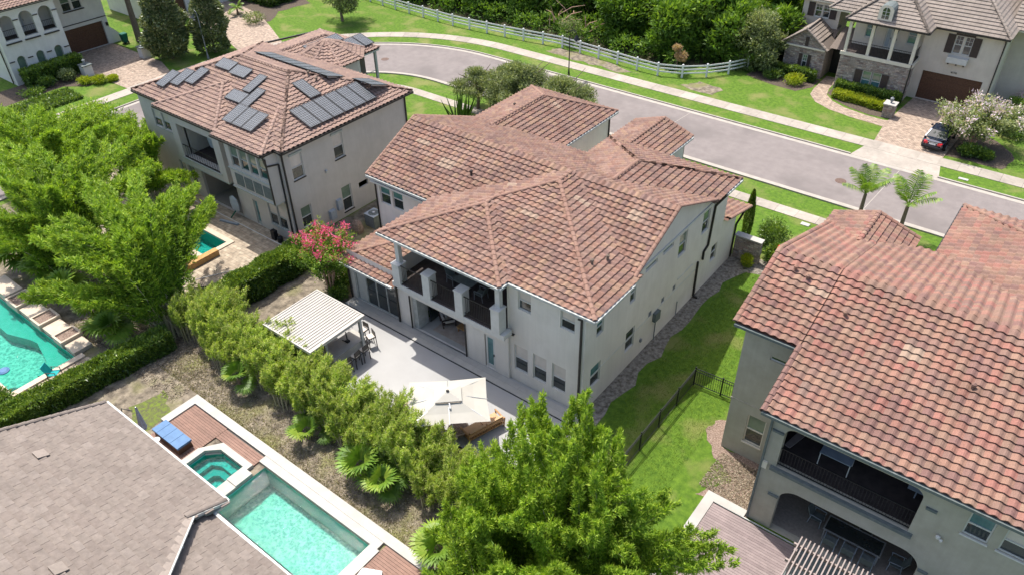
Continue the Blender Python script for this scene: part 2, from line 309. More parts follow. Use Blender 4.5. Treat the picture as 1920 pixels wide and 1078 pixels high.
def dup(root, loc, rotz=0, label=None, scale=None):
    r = root.copy(); COL.objects.link(r); r.location = loc; r.rotation_euler = (0, 0, rotz)
    if label: r['label'] = label
    if scale: r.scale = (scale,)*3
    for ch in list(root.children):
        c = ch.copy(); COL.objects.link(c); c.parent = r
        for g in ch.children:
            d = g.copy(); COL.objects.link(d); d.parent = c
    return r
def inst(me, name, parent, mw=None, loc=None):
    o = bpy.data.objects.new(name, me); COL.objects.link(o); o.parent = parent
    if mw is not None: o.matrix_local = mw
    if loc is not None: o.location = loc
    return o
def struct(mb, name, mats, parent=None):
    o = mb.build(name, mats, parent)
    if not parent: o['kind'] = 'structure'
    return o
# ------------------------------------------------------------------ facades (axis 'y' looks towards -Y, 'x' looks towards +X)
def FP(ax, c, a, d, z): return (a, c-d, z) if ax == 'y' else (c+d, a, z)
def fbox(mb, ax, c, a0, a1, z0, z1, d0, d1):
    if ax == 'y': mb.box(a0, a1, c-d1, c-d0, z0, z1)
    else: mb.box(c+d0, c+d1, a0, a1, z0, z1)
def facade(mb, ax, c, a0, a1, z0, z1, holes=(), rev=.13):
    A = sorted({a0, a1, *[h[0] for h in holes], *[h[1] for h in holes]}); Z = sorted({z0, z1, *[h[2] for h in holes], *[h[3] for h in holes]})
    for i in range(len(A)-1):
        for j in range(len(Z)-1):
            am, zm = (A[i]+A[i+1])/2, (Z[j]+Z[j+1])/2
            if any(h[0] < am < h[1] and h[2] < zm < h[3] for h in holes): continue
            mb.face([FP(ax, c, A[i], 0, Z[j]), FP(ax, c, A[i+1], 0, Z[j]), FP(ax, c, A[i+1], 0, Z[j+1]), FP(ax, c, A[i], 0, Z[j+1])])
    for h in holes:
        b0, b1, y0, y1 = h[:4]; r = h[4] if len(h) > 4 else rev
        for q in (((b0, y0), (b1, y0)), ((b1, y0), (b1, y1)), ((b1, y1), (b0, y1)), ((b0, y1), (b0, y0))):
            mb.face([FP(ax, c, q[0][0], 0, q[0][1]), FP(ax, c, q[1][0], 0, q[1][1]), FP(ax, c, q[1][0], -r, q[1][1]), FP(ax, c, q[0][0], -r, q[0][1])])
def window(par, ax, c, a0, a1, z0, z1, frame='trim', up='glass_green', lo='glass', sill=True, muntin=0, fixed=False, depth=.12, sillm=None, name='window'):
    mb = MB(); w = .055; d0, d1 = -depth, -depth+.06
    fbox(mb, ax, c, a0, a1, z0, z0+w, d0, d1); fbox(mb, ax, c, a0, a1, z1-w, z1, d0, d1)
    fbox(mb, ax, c, a0, a0+w, z0+w, z1-w, d0, d1); fbox(mb, ax, c, a1-w, a1, z0+w, z1-w, d0, d1)
    zm = (z0+z1)/2
    if not fixed: fbox(mb, ax, c, a0+w, a1-w, zm-.03, zm+.03, d0, d1+.01)
    if muntin:
        for k in range(1, muntin+1):
            am = a0+(a1-a0)*k/(muntin+1); fbox(mb, ax, c, am-.012, am+.012, zm+.03, z1-w, d0, d1-.01)
        fbox(mb, ax, c, a0+w, a1-w, (zm+z1)/2-.012, (zm+z1)/2+.012, d0, d1-.012)
    f = mb.build(name, frame, par)
    if fixed:
        p = MB(); fbox(p, ax, c, a0+w, a1-w, z0+w, z1-w, d0+.005, d0+.03); p.build('pane', up, f)
    else:
        p = MB(); fbox(p, ax, c, a0+w, a1-w, z0+w, zm-.03, d0+.004, d0+.022); p.build('pane', lo, f)
        p = MB(); fbox(p, ax, c, a0+w, a1-w, zm+.03, z1-w, d0+.012, d0+.03); p.build('pane', up, f)
    if sill:
        s = MB(); fbox(s, ax, c, a0-.05, a1+.05, z0-.07, z0-.003, -.10, .06); s.build('sill', sillm or frame, par)
    return f
def door(par, ax, c, a0, a1, z0, z1, m='trim', glass='teal_glass'):
    mb = MB(); w = .12; d0, d1 = -.12, -.06
    fbox(mb, ax, c, a0, a0+w, z0, z1, d0, d1); fbox(mb, ax, c, a1-w, a1, z0, z1, d0, d1); fbox(mb, ax, c, a0+w, a1-w, z0, z0+.25, d0, d1); fbox(mb, ax, c, a0+w, a1-w, z1-w, z1, d0, d1)
    f = mb.build('door', m, par)
    p = MB(); fbox(p, ax, c, a0+w, a1-w, z0+.25, z1-w, d0+.01, d0+.035); p.build('pane', glass, f)
    h = MB(); fbox(h, ax, c, a1-.09, a1-.05, z0+.95, z0+1.1, d1, d1+.05); h.build('handle', 'dark_metal', f)
def garage(par, ax, c, a0, a1, z0, z1, rows=4, cols=4):
    mb = MB(); fbox(mb, ax, c, a0, a1, z0, z1, -.30, -.26); f = mb.build('garage_door', 'wood_door', par)
    for r in range(rows):
        for k in range(cols):
            p = MB(); aa = (a1-a0)/cols; zz = (z1-z0)/rows
            fbox(p, ax, c, a0+k*aa+.06, a0+(k+1)*aa-.06, z0+r*zz+.05, z0+(r+1)*zz-.05, -.26, -.235); p.build('panel', 'wood_door', f)
def railing(par, pts, z0, z1, m='dark_metal', sp=.115, name='railing'):
    for a, b in zip(pts[:-1], pts[1:]):
        a, b = Vector((*a, 0)), Vector((*b, 0)); L = (b-a).length; mb = MB()
        zz = Vector((0, 0, 1))
        mb.bar(a+zz*z1, b+zz*z1, .05, .04); mb.bar(a+zz*(z0+.1), b+zz*(z0+.1), .04, .03); r = mb.build(name, m, par)
        n = max(2, int(L/sp)); q = MB()
        for k in range(1, n): p = a.lerp(b, k/n); q.bar(p+zz*(z0+.1), p+zz*z1, .018)
        o = q.build('pickets', m, r); o['kind'] = 'stuff'
def gutter(par, pts, m, r=.07, name='gutter'):
    mb = MB()
    for a, b in zip(pts[:-1], pts[1:]): mb.bar(a, b, .13, .13)
    return mb.build(name, m, par)
def downspout(par, pts, m='dark_metal', w=.09):
    mb = MB()
    for a, b in zip(pts[:-1], pts[1:]): mb.bar(a, b, w)
    return mb.build('downspout', m, par)
# ------------------------------------------------------------------ roofs: pieces are planes over a rectangle; every tile is real geometry
def clip(poly, g):
    out = []
    for i in range(len(poly)):
        a, b = poly[i], poly[(i+1) % len(poly)]; ga, gb = g(a), g(b)
        if ga >= 0: out.append(a)
        if (ga >= 0) != (gb >= 0): t = ga/(ga-gb); out.append((a[0]+(b[0]-a[0])*t, a[1]+(b[1]-a[1])*t))
    return out
class Piece:
    """planes: list of (z0, x0, y0, sx, sy, p): height z0 + p*((x-x0)*sx+(y-y0)*sy); (sx, sy) points uphill"""
    def __init__(s, x0, x1, y0, y1, planes, rake=(), eave=()): s.r = (x0, x1, y0, y1); s.pl = planes; s.rake = rake
    def pz(s, i, x, y): z0, a, b, sx, sy, p = s.pl[i]; return z0+p*((x-a)*sx+(y-b)*sy)
    def z(s, x, y): return min(s.pz(i, x, y) for i in range(len(s.pl)))
    def vdiff(s, pc, i, x, y):
        if pc is None: return False
        gx, gy = s.z(x+.3, y)-s.z(x-.3, y), s.z(x, y+.3)-s.z(x, y-.3); q = pc.pl[i]; return abs(gx-.6*q[5]*q[3])+abs(gy-.6*q[5]*q[4]) > .05
    def inside(s, x, y, e=0): r = s.r; return r[0]-e <= x <= r[1]+e and r[2]-e <= y <= r[3]+e
    def polys(s):
        x0, x1, y0, y1 = s.r; res = []
        for i in range(len(s.pl)):
            P = [(x0, y0), (x1, y0), (x1, y1), (x0, y1)]
            for j in range(len(s.pl)):
                if j != i and P: P = clip(P, lambda q: s.pz(j, *q)-s.pz(i, *q)+1e-9)
            res.append(P)
        return res
def hip(x0, x1, y0, y1, E, p, sides='flrb', pf=None):
    pl = []
    if 'f' in sides: pl.append((E, x0, y0, 0, 1, p))
    if 'r' in sides: pl.append((E, x1, y0, -1, 0, p))
    if 'l' in sides: pl.append((E, x0, y0, 1, 0, p))
    if 'b' in sides: pl.append((E, x0, y1, 0, -1, p))
    return Piece(x0, x1, y0, y1, pl)
def s_tile(w, l, h=.085, lip=.075, seg=6):
    m = MB(); n = seg
    def prof(t): return h*(.5-.5*math.cos(2*math.pi*t))
    rows = [(-.02, lip), (l*.5, lip*.55), (l*1.04, .0)]
    for (s0, d0), (s1, d1) in zip(rows[:-1], rows[1:]):
        for k in range(n):
            a, b = k/n, (k+1)/n
            m.face([(a*w, s0, prof(a)+d0), (b*w, s0, prof(b)+d0), (b*w, s1, prof(b)+d1), (a*w, s1, prof(a)+d1)])
    for k in range(n):
        a, b = k/n, (k+1)/n; m.face([(a*w, -.02, prof(a)+lip-.04), (b*w, -.02, prof(b)+lip-.04), (b*w, -.02, prof(b)+lip), (a*w, -.02, prof(a)+lip)])
    return m
def flat_tile(w, l, lip=.075):
    m = MB(); g = .006; rows = [(-.01, lip), (l*1.04, .008)]
    m.face([(g, -.01, lip), (w-g, -.01, lip), (w-g, l*1.04, .008), (g, l*1.04, .008)])
    m.face([(g, -.01, lip-.045), (w-g, -.01, lip-.045), (w-g, -.01, lip), (g, -.01, lip)])
    m.face([(g, l*1.04, -.03), (g, -.01, lip-.045), (g, -.01, lip), (g, l*1.04, .008)]); m.face([(w-g, -.01, lip-.045), (w-g, l*1.04, -.03), (w-g, l*1.04, .008), (w-g, -.01, lip)])
    return m
def make_roof(house, pieces, tm, um, cap_mat=None, w=.37, l=.345, kind='s', nsingle=300, single_caps=True, pale=(), skip=None, stagger=False, cap_r=.13, capw=True, jit=.004):
    """builds roof > roof_tile (single ones nearest the camera), roof_tiles (rest, joined), ridge_tile"""
    um_mb = MB()
    for k, pc in enumerate(pieces):
        for i, P in enumerate(pc.polys()):
            if len(P) >= 3: um_mb.face([(x, y, pc.pz(i, x, y)-.02-.004*k) for x, y in P])
    roof = um_mb.build('roof', um, house); base = WP(roof); camp = Vector((0, 0, CAMH))
    tmb = s_tile(w, l) if kind == 's' else flat_tile(w, l)
    tv = tmb.v; full = []; part = MB()
    cur = [(None, 0)]
    def others(k, x, y, zc=-50):
        m = -99; pc_ = cur[0]
        for q, o in enumerate(pieces):
            if q != k and o.inside(x, y):
                z = o.z(x, y); z += (.6 if q < k and abs(z-zc) < .03 and not o.vdiff(pc_[0], pc_[1], x, y) else 0); m = max(m, z)
        return m
    for k, pc in enumerate(pieces):
        for i, P in enumerate(pc.polys()):
            if len(P) < 3: continue
            z0, a0, b0, sx, sy, p = pc.pl[i]; ex, ey = sy, -sx        # along the eave, so that (e, s, up) is right handed
            cs = 1/math.sqrt(1+p*p); 
            S_ = [(q[0]-a0)*sx+(q[1]-b0)*sy for q in P]; A_ = [(q[0]-a0)*ex+(q[1]-b0)*ey for q in P]
            lh = l*cs; nr0, nr1 = int(math.floor(min(S_)/lh)), int(math.ceil(max(S_)/lh)); amin = min(A_); na = int(math.ceil((max(A_)-amin)/w))
            nrm = Vector((-p*sx, -p*sy, 1)).normalized(); sv = Vector((sx, sy, p)).normalized(); ev = Vector((ex, ey, 0))
            for r in range(nr0, nr1):
                sh = (w/2 if (stagger and r % 2) else 0)
                for c in range(-1 if sh else 0, na):
                    aa = amin+c*w+sh; s0 = r*lh; cx = a0+ex*(aa+w/2)+sx*(s0+lh*.5); cy = b0+ey*(aa+w/2)+sy*(s0+lh*.5)
                    if skip and skip(k, i, cx, cy): continue
                    def inP(x, y, e): return pc.inside(x, y, e) and pc.z(x, y) >= pc.pz(i, x, y)-e*p-1e-6
                    if not inP(cx, cy, .14): continue
                    zc = pc.pz(i, cx, cy)
                    cur[0] = (pc, i)
                    if others(k, cx, cy, zc) > zc+.13: continue
                    org = Vector((a0+ex*aa+sx*s0, b0+ey*aa+sy*s0, z0+p*s0)); zj = random.uniform(0, jit)
                    cor = [(a0+ex*(aa+da)+sx*(s0+ds), b0+ey*(aa+da)+sy*(s0+ds)) for da in (0, w) for ds in (0, lh*1.02)]
                    ok = all(pc.inside(x, y, .03) and pc.z(x, y) >= pc.pz(i, x, y)-.012 for x, y in cor)
                    pl = any(abs(cx-q[0]) < w*q[2] and abs(cy-q[1]) < .22 for q in pale)
                    if ok: full.append(((Vector((cx, cy, zc))-camp).length, org+nrm*zj, ev, sv, nrm, pl))
                    else:
                        part.ct = random.random(); part.cm = 1 if pl else 0; vs = []
                        for x, y, z in tv:
                            q = org+ev*x+sv*y+nrm*z
                            X = min(max(q.x, pc.r[0]-.02), pc.r[1]+.02); Y = min(max(q.y, pc.r[2]-.05), pc.r[3]+.05)
                            dz = q.z-pc.pz(i, q.x, q.y); vs.append((X, Y, min(pc.pz(i, X, Y), pc.z(X, Y))+dz))
                        b = len(part.v); part.v += vs
                        for f in tmb.f: part.f.append(tuple(b+q for q in f)); part.t.append(part.ct); part.m.append(part.cm)
    full.sort(key=lambda q: q[0])
    tme = tmb.mesh('roof_tile', tm); tmp = None
    for j, (d, org, ev, sv, nrm, pl) in enumerate(full):
        if j < nsingle or pl:
            if pl and tmp is None: tmp = tmb.mesh('pale_roof_tile', 'tile_pale')
            mw = Matrix.Identity(4)
            for a in range(3): mw[a][0] = ev[a]; mw[a][1] = sv[a]; mw[a][2] = nrm[a]; mw[a][3] = org[a]-base[a]
            o = inst(tmp if pl else tme, 'roof_tile', roof, mw)
            if pl: o['label'] = 'pale roof tile'
        else:
            part.ct = random.random(); part.cm = 0; b = len(part.v)
            part.v += [tuple(org+ev*x+sv*y+nrm*z) for x, y, z in tv]
            for f in tmb.f: part.f.append(tuple(b+q for q in f)); part.t.append(part.ct); part.m.append(0)
    if part.v: part.build('roof_tiles', [tm, 'tile_pale'], roof, kind='stuff')
    # ridge, hip and rake caps
    segs = {}
    for k, pc in enumerate(pieces):
        for i, P in enumerate(pc.polys()):
            if len(P) < 3: continue
            z0, a0, b0, sx, sy, p = pc.pl[i]
            for a, b in zip(P, P[1:]+P[:1]):
                if math.dist(a, b) < .3: continue
                sa, sb = (a[0]-a0)*sx+(a[1]-b0)*sy, (b[0]-a0)*sx+(b[1]-b0)*sy
                if abs(sa) < .02 and abs(sb) < .02: continue
                x0, x1, y0, y1 = pc.r
                onb = [(abs(a[0]-x0) < .01 and abs(b[0]-x0) < .01, 'l'), (abs(a[0]-x1) < .01 and abs(b[0]-x1) < .01, 'r'), (abs(a[1]-y0) < .01 and abs(b[1]-y0) < .01, 'f'), (abs(a[1]-y1) < .01 and abs(b[1]-y1) < .01, 'b')]
                side = [s for t_, s in onb if t_]
                if side and side[0] not in pc.rake: continue
                ky = tuple(sorted(((round(a[0], 2), round(a[1], 2)), (round(b[0], 2), round(b[1], 2)))))
                segs[ky] = (k, Vector((*a, pc.pz(i, *a))), Vector((*b, pc.pz(i, *b))), bool(side))
    cap = MB(); r0 = cap_r
    for t0, t1, rr0, rr1, zz in ((0, 1, r0, r0*.88, .03),):
        n = 5; pts0 = [(math.cos(math.pi*q/n)*rr0, 0, math.sin(math.pi*q/n)*rr0*.85+.012) for q in range(n+1)]; pts1 = [(math.cos(math.pi*q/n)*rr1, .40, math.sin(math.pi*q/n)*rr1*.85) for q in range(n+1)]
        for q in range(n): cap.face([pts0[q+1], pts0[q], pts1[q], pts1[q+1]])
        cap.face([pts0[q] for q in range(n+1)])
    cme = cap.mesh('ridge_tile', cap_mat or tm); cj = MB(); cnt = 0
    for k, A, B, rk in segs.values():
        if A.z > B.z: A, B = B, A
        L = (B-A).length; n = max(1, round(L/.36)); d = (B-A).normalized(); side = d.cross(Vector((0, 0, 1))).normalized(); u = side.cross(d)
        if u.z < 0: u = -u; side = -side
        side = d.cross(u)
        for j in range(n):
            p = A+(B-A)*(j/n); mid = A+(B-A)*((j+.5)/n)
            if others(k, mid.x, mid.y) > mid.z+.05: continue
            org = p+u*(.05 if not rk else .03); 
            if single_caps and cnt < 290:
                mw = Matrix.Identity(4)
                for a in range(3): mw[a][0] = side[a]; mw[a][1] = d[a]; mw[a][2] = u[a]; mw[a][3] = org[a]-base[a]
                inst(cme, 'ridge_tile', roof, mw); cnt += 1
            else:
                cj.ct = random.random(); b = len(cj.v); cj.v += [tuple(org+side*x+d*y+u*z) for x, y, z in cap.v]
                for f in cap.f: cj.f.append(tuple(b+q for q in f)); cj.t.append(cj.ct); cj.m.append(0)
    if cj.v: cj.build('ridge_tiles', cap_mat or tm, roof, kind='stuff')
    return roof
def soffit(house, polys, m, name='soffit'):
    mb = MB()
    for x0, x1, y0, y1, z in polys: mb.box(x0, x1, y0, y1, z-.16, z-.03)
    return mb.build(name, m, house)
def vent_pipe(house, x, y, z, m='tile_cap_main', h=.35):
    mb = MB(); mb.lathe((x, y, z-.1), [(.07, 0), (.07, h), (.11, h), (.10, h+.07), (.02, h+.13)], 8); mb.build('vent_pipe', m, house)
# ------------------------------------------------------------------ leaves and plants
def unit(a): return a/np.maximum(np.linalg.norm(a, axis=1, keepdims=True), 1e-9)
def leaf_mesh(name, mats, P, D, L, Wd, tint=None, midx=None):
    """one rhombus per leaf: P base, D direction, L length, Wd width"""
    n = len(P); D = unit(D); R = unit(np.cross(D, unit(rng.normal(size=(n, 3))))); L = np.broadcast_to(L, n)[:, None]; Wd = np.broadcast_to(Wd, n)[:, None]
    V = np.stack([P+R*Wd*.5, P-R*Wd*.5, P+D*L], 1).reshape(-1, 3).astype(np.float32)
    me = bpy.data.meshes.new(name); me.vertices.add(3*n); me.vertices.foreach_set('co', V.ravel())
    me.loops.add(3*n); me.loops.foreach_set('vertex_index', np.arange(3*n, dtype=np.int32))
    me.polygons.add(n); me.polygons.foreach_set('loop_start', np.arange(0, 3*n, 3, dtype=np.int32)); me.polygons.foreach_set('loop_total', np.full(n, 3, dtype=np.int32))
    for m in (mats if isinstance(mats, (list, tuple)) else [mats]): me.materials.append(MT[m])
    if midx is not None: me.polygons.foreach_set('material_index', midx.astype(np.int32))
    a = me.attributes.new('tint', 'FLOAT', 'FACE'); t = tint if tint is not None else rng.random(n)
    a.data.foreach_set('value', np.clip(t, .01, .99).astype(np.float32)); me.update(calc_edges=True); me.validate(); return me
def leaf_obj(name, mats, P, D, L, Wd, parent=None, loc=(0, 0, 0), tint=None, kind='stuff', midx=None):
    off = np.array(WP(parent)) if parent else np.array(loc)
    o = bpy.data.objects.new(name, leaf_mesh(name, mats, np.asarray(P)-off, D, L, Wd, tint, midx)); COL.objects.link(o)
    if parent: o.parent = parent
    else: o.location = tuple(off)
    if kind: o['kind'] = kind
    return o
def blobs(cs, rs, n, shell=.55):
    """leaf points in a union of ellipsoids, denser near the skin; returns points, outward directions, height share"""
    cs = np.array(cs, float); rs = np.array(rs, float); rs = rs if rs.ndim == 2 else np.stack([rs]*3, 1)
    vol = rs.prod(1)**(2/3); k = rng.choice(len(cs), n, p=vol/vol.sum()); d = unit(rng.normal(size=(n, 3)))
    rad = (shell+(1-shell)*rng.random(n)**.5)*(1+.10*rng.normal(size=n)); P = cs[k]+d*rs[k]*rad[:, None]
    return P, d, (d[:, 2]*.5+.5)
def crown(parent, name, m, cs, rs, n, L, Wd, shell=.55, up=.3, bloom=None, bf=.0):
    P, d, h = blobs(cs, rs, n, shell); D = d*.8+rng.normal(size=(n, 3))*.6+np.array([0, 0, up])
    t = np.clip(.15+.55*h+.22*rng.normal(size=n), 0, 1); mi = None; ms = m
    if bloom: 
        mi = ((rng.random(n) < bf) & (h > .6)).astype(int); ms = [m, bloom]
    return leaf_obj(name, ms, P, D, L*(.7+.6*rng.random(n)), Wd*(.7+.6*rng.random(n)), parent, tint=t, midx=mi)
def trunk_mb(base, top, r0, r1, limbs=5, spread=1.5, seed=0, mb=None):
    r = random.Random(seed); mb = mb or MB(); b, t = Vector(base), Vector(top); m = b.lerp(t, .5)+Vector((r.uniform(-.15, .15), r.uniform(-.15, .15), 0))
    mb.tube([b, m, t], [r0, (r0+r1)/2, r1], 8)
    for k in range(limbs):
        an = 2*math.pi*(k+r.random()*.6)/limbs; st = b.lerp(t, r.uniform(.55, .98)); e = st+Vector((math.cos(an)*spread, math.sin(an)*spread, spread*r.uniform(.5, 1.1)))
        mb.tube([st, st.lerp(e, .5)+Vector((0, 0, spread*.08)), e], [r1*.8, r1*.5, r1*.2], 6)
    return mb
def tree(name, label, cat, x, y, h, r, leaf, nleaf, L, Wd, z=0, trunk=.18, group=None, lumps=14, low=.35, seed=1, bark='bark', squash=.75, bloom=None, bf=0, th=None, shell=.5, lr=.48):
    rr = random.Random(seed); t = thing(name, label, cat, (x, y, z), group); th = th or h*.55
    trunk_mb((x, y, z), (x, y, z+th), trunk, trunk*.55, 6, r*.55, seed).build('trunk', bark, t)
    cs, rs = [], []
    for k in range(lumps):
        an = rr.uniform(0, 2*math.pi); q = rr.random()**.5; zz = low*h+(1-low)*h*rr.random()
        f = math.sin(math.pi*min(1, max(0, (zz-low*h)/((1-low)*h)*.75+.22))) if squash else 1
        cs.append((x+math.cos(an)*q*r*f*.72, y+math.sin(an)*q*r*f*.72, z+zz*.9)); s = r*lr*rr.uniform(.7, 1.15); rs.append((s, s, s*squash))
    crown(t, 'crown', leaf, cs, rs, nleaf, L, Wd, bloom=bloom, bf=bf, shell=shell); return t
def bamboo(name, label, cat, base, ncul, hgt, spread, leaf, nleaf, L=.24, Wd=.055, lean=(0, 0), droop=.25, baser=.5, seed=1, group=None, low=.28, pr=.55, culr=.022, hvar=.3, tips=None, tb=.28, ex=1.7):
    """a clump of arching culms, each carrying a plume of leaves"""
    rr = random.Random(seed); bx_, by_, bz = base; t = thing(name, label, cat, base, group)
    cm = MB(); PP, DD, TT = [], [], []; per = nleaf//ncul
    for c in range(ncul):
        an = rr.uniform(0, 2*math.pi); q = rr.random()**.5
        b = np.array([bx_+math.cos(an)*q*baser, by_+math.sin(an)*q*baser, bz]); H = hgt*(1-hvar*rr.random())
        if tips: tp = tips[c % len(tips)]; out = np.array([tp[0]+rr.gauss(0, .42)-b[0], tp[1]+rr.gauss(0, .42)-b[1]]); H = tp[2]*(1-.5*hvar*rr.random())
        else: out = np.array([math.cos(an), math.sin(an)])*spread*(.25+.75*q)*rr.uniform(.7, 1.1)+np.array(lean)
        s = np.linspace(0, 1, 9)
        X = b[0]+out[0]*s**ex; Y = b[1]+out[1]*s**ex; Z = bz+H*(s-droop*s**4)/(1-droop*.55)
        pts = np.stack([X, Y, Z], 1); cm.ct = rr.random(); cm.tube([tuple(p) for p in pts[:7:2]]+[tuple(pts[8])], [culr, culr*.9, culr*.7, culr*.4, .004], 5, cap=False)
        u = low+(1-low)*rng.random(per)**.75; ax = np.stack([np.interp(u, s, pts[:, k]) for k in range(3)], 1)
        v = (u-low)/(1-low); w = pr*(.30+1.0*np.sin(np.pi*np.clip(v*.8+.1, 0, 1)))*(1-.62*v)
        # branchlets: bunches of leaves that stand off the culm
        nb = 26; ba = rng.uniform(0, 2*np.pi, nb); bu = np.linspace(low, 1, nb); k = np.clip(((u-low)/(1-low)*nb).astype(int), 0, nb-1)
        rad = w*rng.random(per)**.6; ang = ba[k]+rng.normal(size=per)*.7
        off = np.stack([np.cos(ang)*rad, np.sin(ang)*rad, rad*.25+rng.normal(size=per)*.10], 1)
        P = ax+off; tg = np.stack([np.interp(np.clip(u+.06, 0, 1), s, pts[:, k]) for k in range(3)], 1)-ax; D = unit(off+1e-3)*.55+unit(tg+1e-6)*.5+rng.normal(size=(per, 3))*.35+np.array([0, 0, -.05])
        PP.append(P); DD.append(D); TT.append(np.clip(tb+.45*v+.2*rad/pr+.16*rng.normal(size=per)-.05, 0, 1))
    o = cm.build('culms', 'culm', t); o['kind'] = 'stuff'
    P = np.concatenate(PP); n = len(P)
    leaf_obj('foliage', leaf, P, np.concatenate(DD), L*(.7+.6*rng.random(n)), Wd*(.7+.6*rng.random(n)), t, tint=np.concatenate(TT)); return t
def hedge(name, label, x0, x1, y0, y1, h, leaf, dens=500, L=.16, Wd=.08, rot=0, z=0, round_=0, group=None, cat='hedge', bloom=None, bf=0, lump=.12, core='bark'):
    """box hedge: woody core plus leaves over the skin"""
    cx, cy = (x0+x1)/2, (y0+y1)/2; t = thing(name, label, cat, (cx, cy, z), group); w, d = (x1-x0)/2, (y1-y0)/2
    A = 4*w*h+4*d*h+4*w*d; n = int(A*dens); f = rng.choice(5, n, p=np.array([2*w*h, 2*w*h, 2*d*h, 2*d*h, 4*w*d])/(4*w*h+4*d*h+4*w*d))
    a, b = rng.uniform(-1, 1, n), rng.uniform(-1, 1, n); ZB = (b*.5+.5)*h; P = np.zeros((n, 3)); Nn = np.zeros((n, 3))
    for k, (nx, ny) in enumerate(((0, -1), (0, 1), (-1, 0), (1, 0))):
        m = f == k
        P[m] = np.stack([a[m]*w if ny else np.full(m.sum(), nx*w), a[m]*d if nx else np.full(m.sum(), ny*d), ZB[m]], 1); Nn[m] = (nx, ny, .2)
    m = f == 4; P[m] = np.stack([a[m]*w, b[m]*d, np.full(m.sum(), h)], 1); Nn[m] = (0, 0, 1)
    ph = rng.uniform(0, 6, 6); bumpv = lump*.55*(np.sin(P[:, 0]*2.3+ph[0])*np.sin(P[:, 1]*2.7+ph[1])+np.sin(P[:, 0]*5.1+ph[2]+P[:, 2]*3)*.6)
    P += Nn*(bumpv+rng.normal(size=n)*.05-.06)[:, None]; 
    if rot:
        c, s = math.cos(rot), math.sin(rot); P[:, :2] = P[:, :2]@np.array([[c, s], [-s, c]]); Nn[:, :2] = Nn[:, :2]@np.array([[c, s], [-s, c]])
    P += np.array([cx, cy, z]); D = Nn*.7+rng.normal(size=(n, 3))*.6
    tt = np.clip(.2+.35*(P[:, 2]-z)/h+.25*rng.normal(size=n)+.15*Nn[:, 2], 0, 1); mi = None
    if bloom: mi = (rng.random(n) < bf).astype(int)
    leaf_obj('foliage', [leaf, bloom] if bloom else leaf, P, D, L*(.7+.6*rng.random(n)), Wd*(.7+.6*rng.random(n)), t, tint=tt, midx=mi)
    c = MB(); c.box(cx-w+min(.3, w*.5), cx+w-min(.3, w*.5), cy-d+min(.3, d*.5), cy+d-min(.3, d*.5), z, z+h*.78, rot=rot); c.build('stems', 'hedge_core', t); return t
def shrub(name, label, x, y, r, h, leaf, n=900, L=.14, Wd=.07, z=0, group=None, cat='shrub', bloom=None, bf=0):
    t = thing(name, label, cat, (x, y, z), group); cs = [(x+random.uniform(-.35, .35)*r, y+random.uniform(-.35, .35)*r, z+h*random.uniform(.4, .62)) for _ in range(5)]
    crown(t, 'foliage', leaf, cs, [(r*.72, r*.72, h*.42)]*5, n, L, Wd, bloom=bloom, bf=bf)
    m = MB()
    for k in range(4): m.tube([(x, y, z), (x+random.uniform(-.4, .4)*r, y+random.uniform(-.4, .4)*r, z+h*.5)], [.03, .012], 5)
    m.build('stems', 'bark', t); return t
def frond_pts(b, az, el, L, droop, n=9):
    d = np.array([math.cos(az), math.sin(az)]); s = np.linspace(0, 1, n); hx = L*s*math.cos(el); z = L*s*math.sin(el)-droop*L*s**2.2
    return np.stack([b[0]+d[0]*hx, b[1]+d[1]*hx, b[2]+z], 1)
def feather_palm(name, label, x, y, h, nf=14, fl=2.4, seed=1, group=None, leaf='palm_leaf', tr=.13, el0=.15, el1=1.25, droop=.55, lean=(0, 0)):
    rr = random.Random(seed); t = thing(name, label, 'palm tree', (x, y, 0), group); m = MB(); tx, ty = x+lean[0], y+lean[1]
    m.tube([(x, y, 0), ((x+tx)/2, (y+ty)/2, h*.5), (tx, ty, h)], [tr*1.25, tr, tr*.8], 9); m.build('trunk', 'bark', t)
    for k in range(nf):
        az = 2*math.pi*k/nf*1.0+rr.uniform(-.25, .25)+k*.6; el = rr.uniform(el0, el1); pts = frond_pts((tx, ty, h), az, el, fl*rr.uniform(.8, 1.1), droop*(1.3-el*.5))
        q = MB(); q.ct = rr.random()
        q.tube([tuple(p) for p in pts[::2]], [.03, .022, .016, .01, .004], 4, cap=False)
        for j in range(26):
            s = .14+.84*j/25; p = np.array([np.interp(s*8, np.arange(9), pts[:, c]) for c in range(3)]); d = Vector(pts[min(8, int(s*8)+1)]-pts[int(min(7, s*8))]).normalized(); sd = d.cross(Vector((0, 0, 1))).normalized()
            ll = .62*math.sin(math.pi*min(.96, s*.8+.12))*fl/2.4
            for sg in (-1, 1):
                e = Vector(p)+(sd*sg*.85+d*.5+Vector((0, 0, -.28+rr.uniform(-.15, .1)))).normalized()*ll; a = Vector(p); mid = a.lerp(e, .5)+Vector((0, 0, .05*ll)); wv = d*.022
                q.ct = rr.uniform(.3, .95); q.face([a-wv, a+wv, mid+wv*1.3, mid-wv*1.3]); q.face([mid-wv*1.3, mid+wv*1.3, e])
        q.build('frond', leaf, t)
    return t
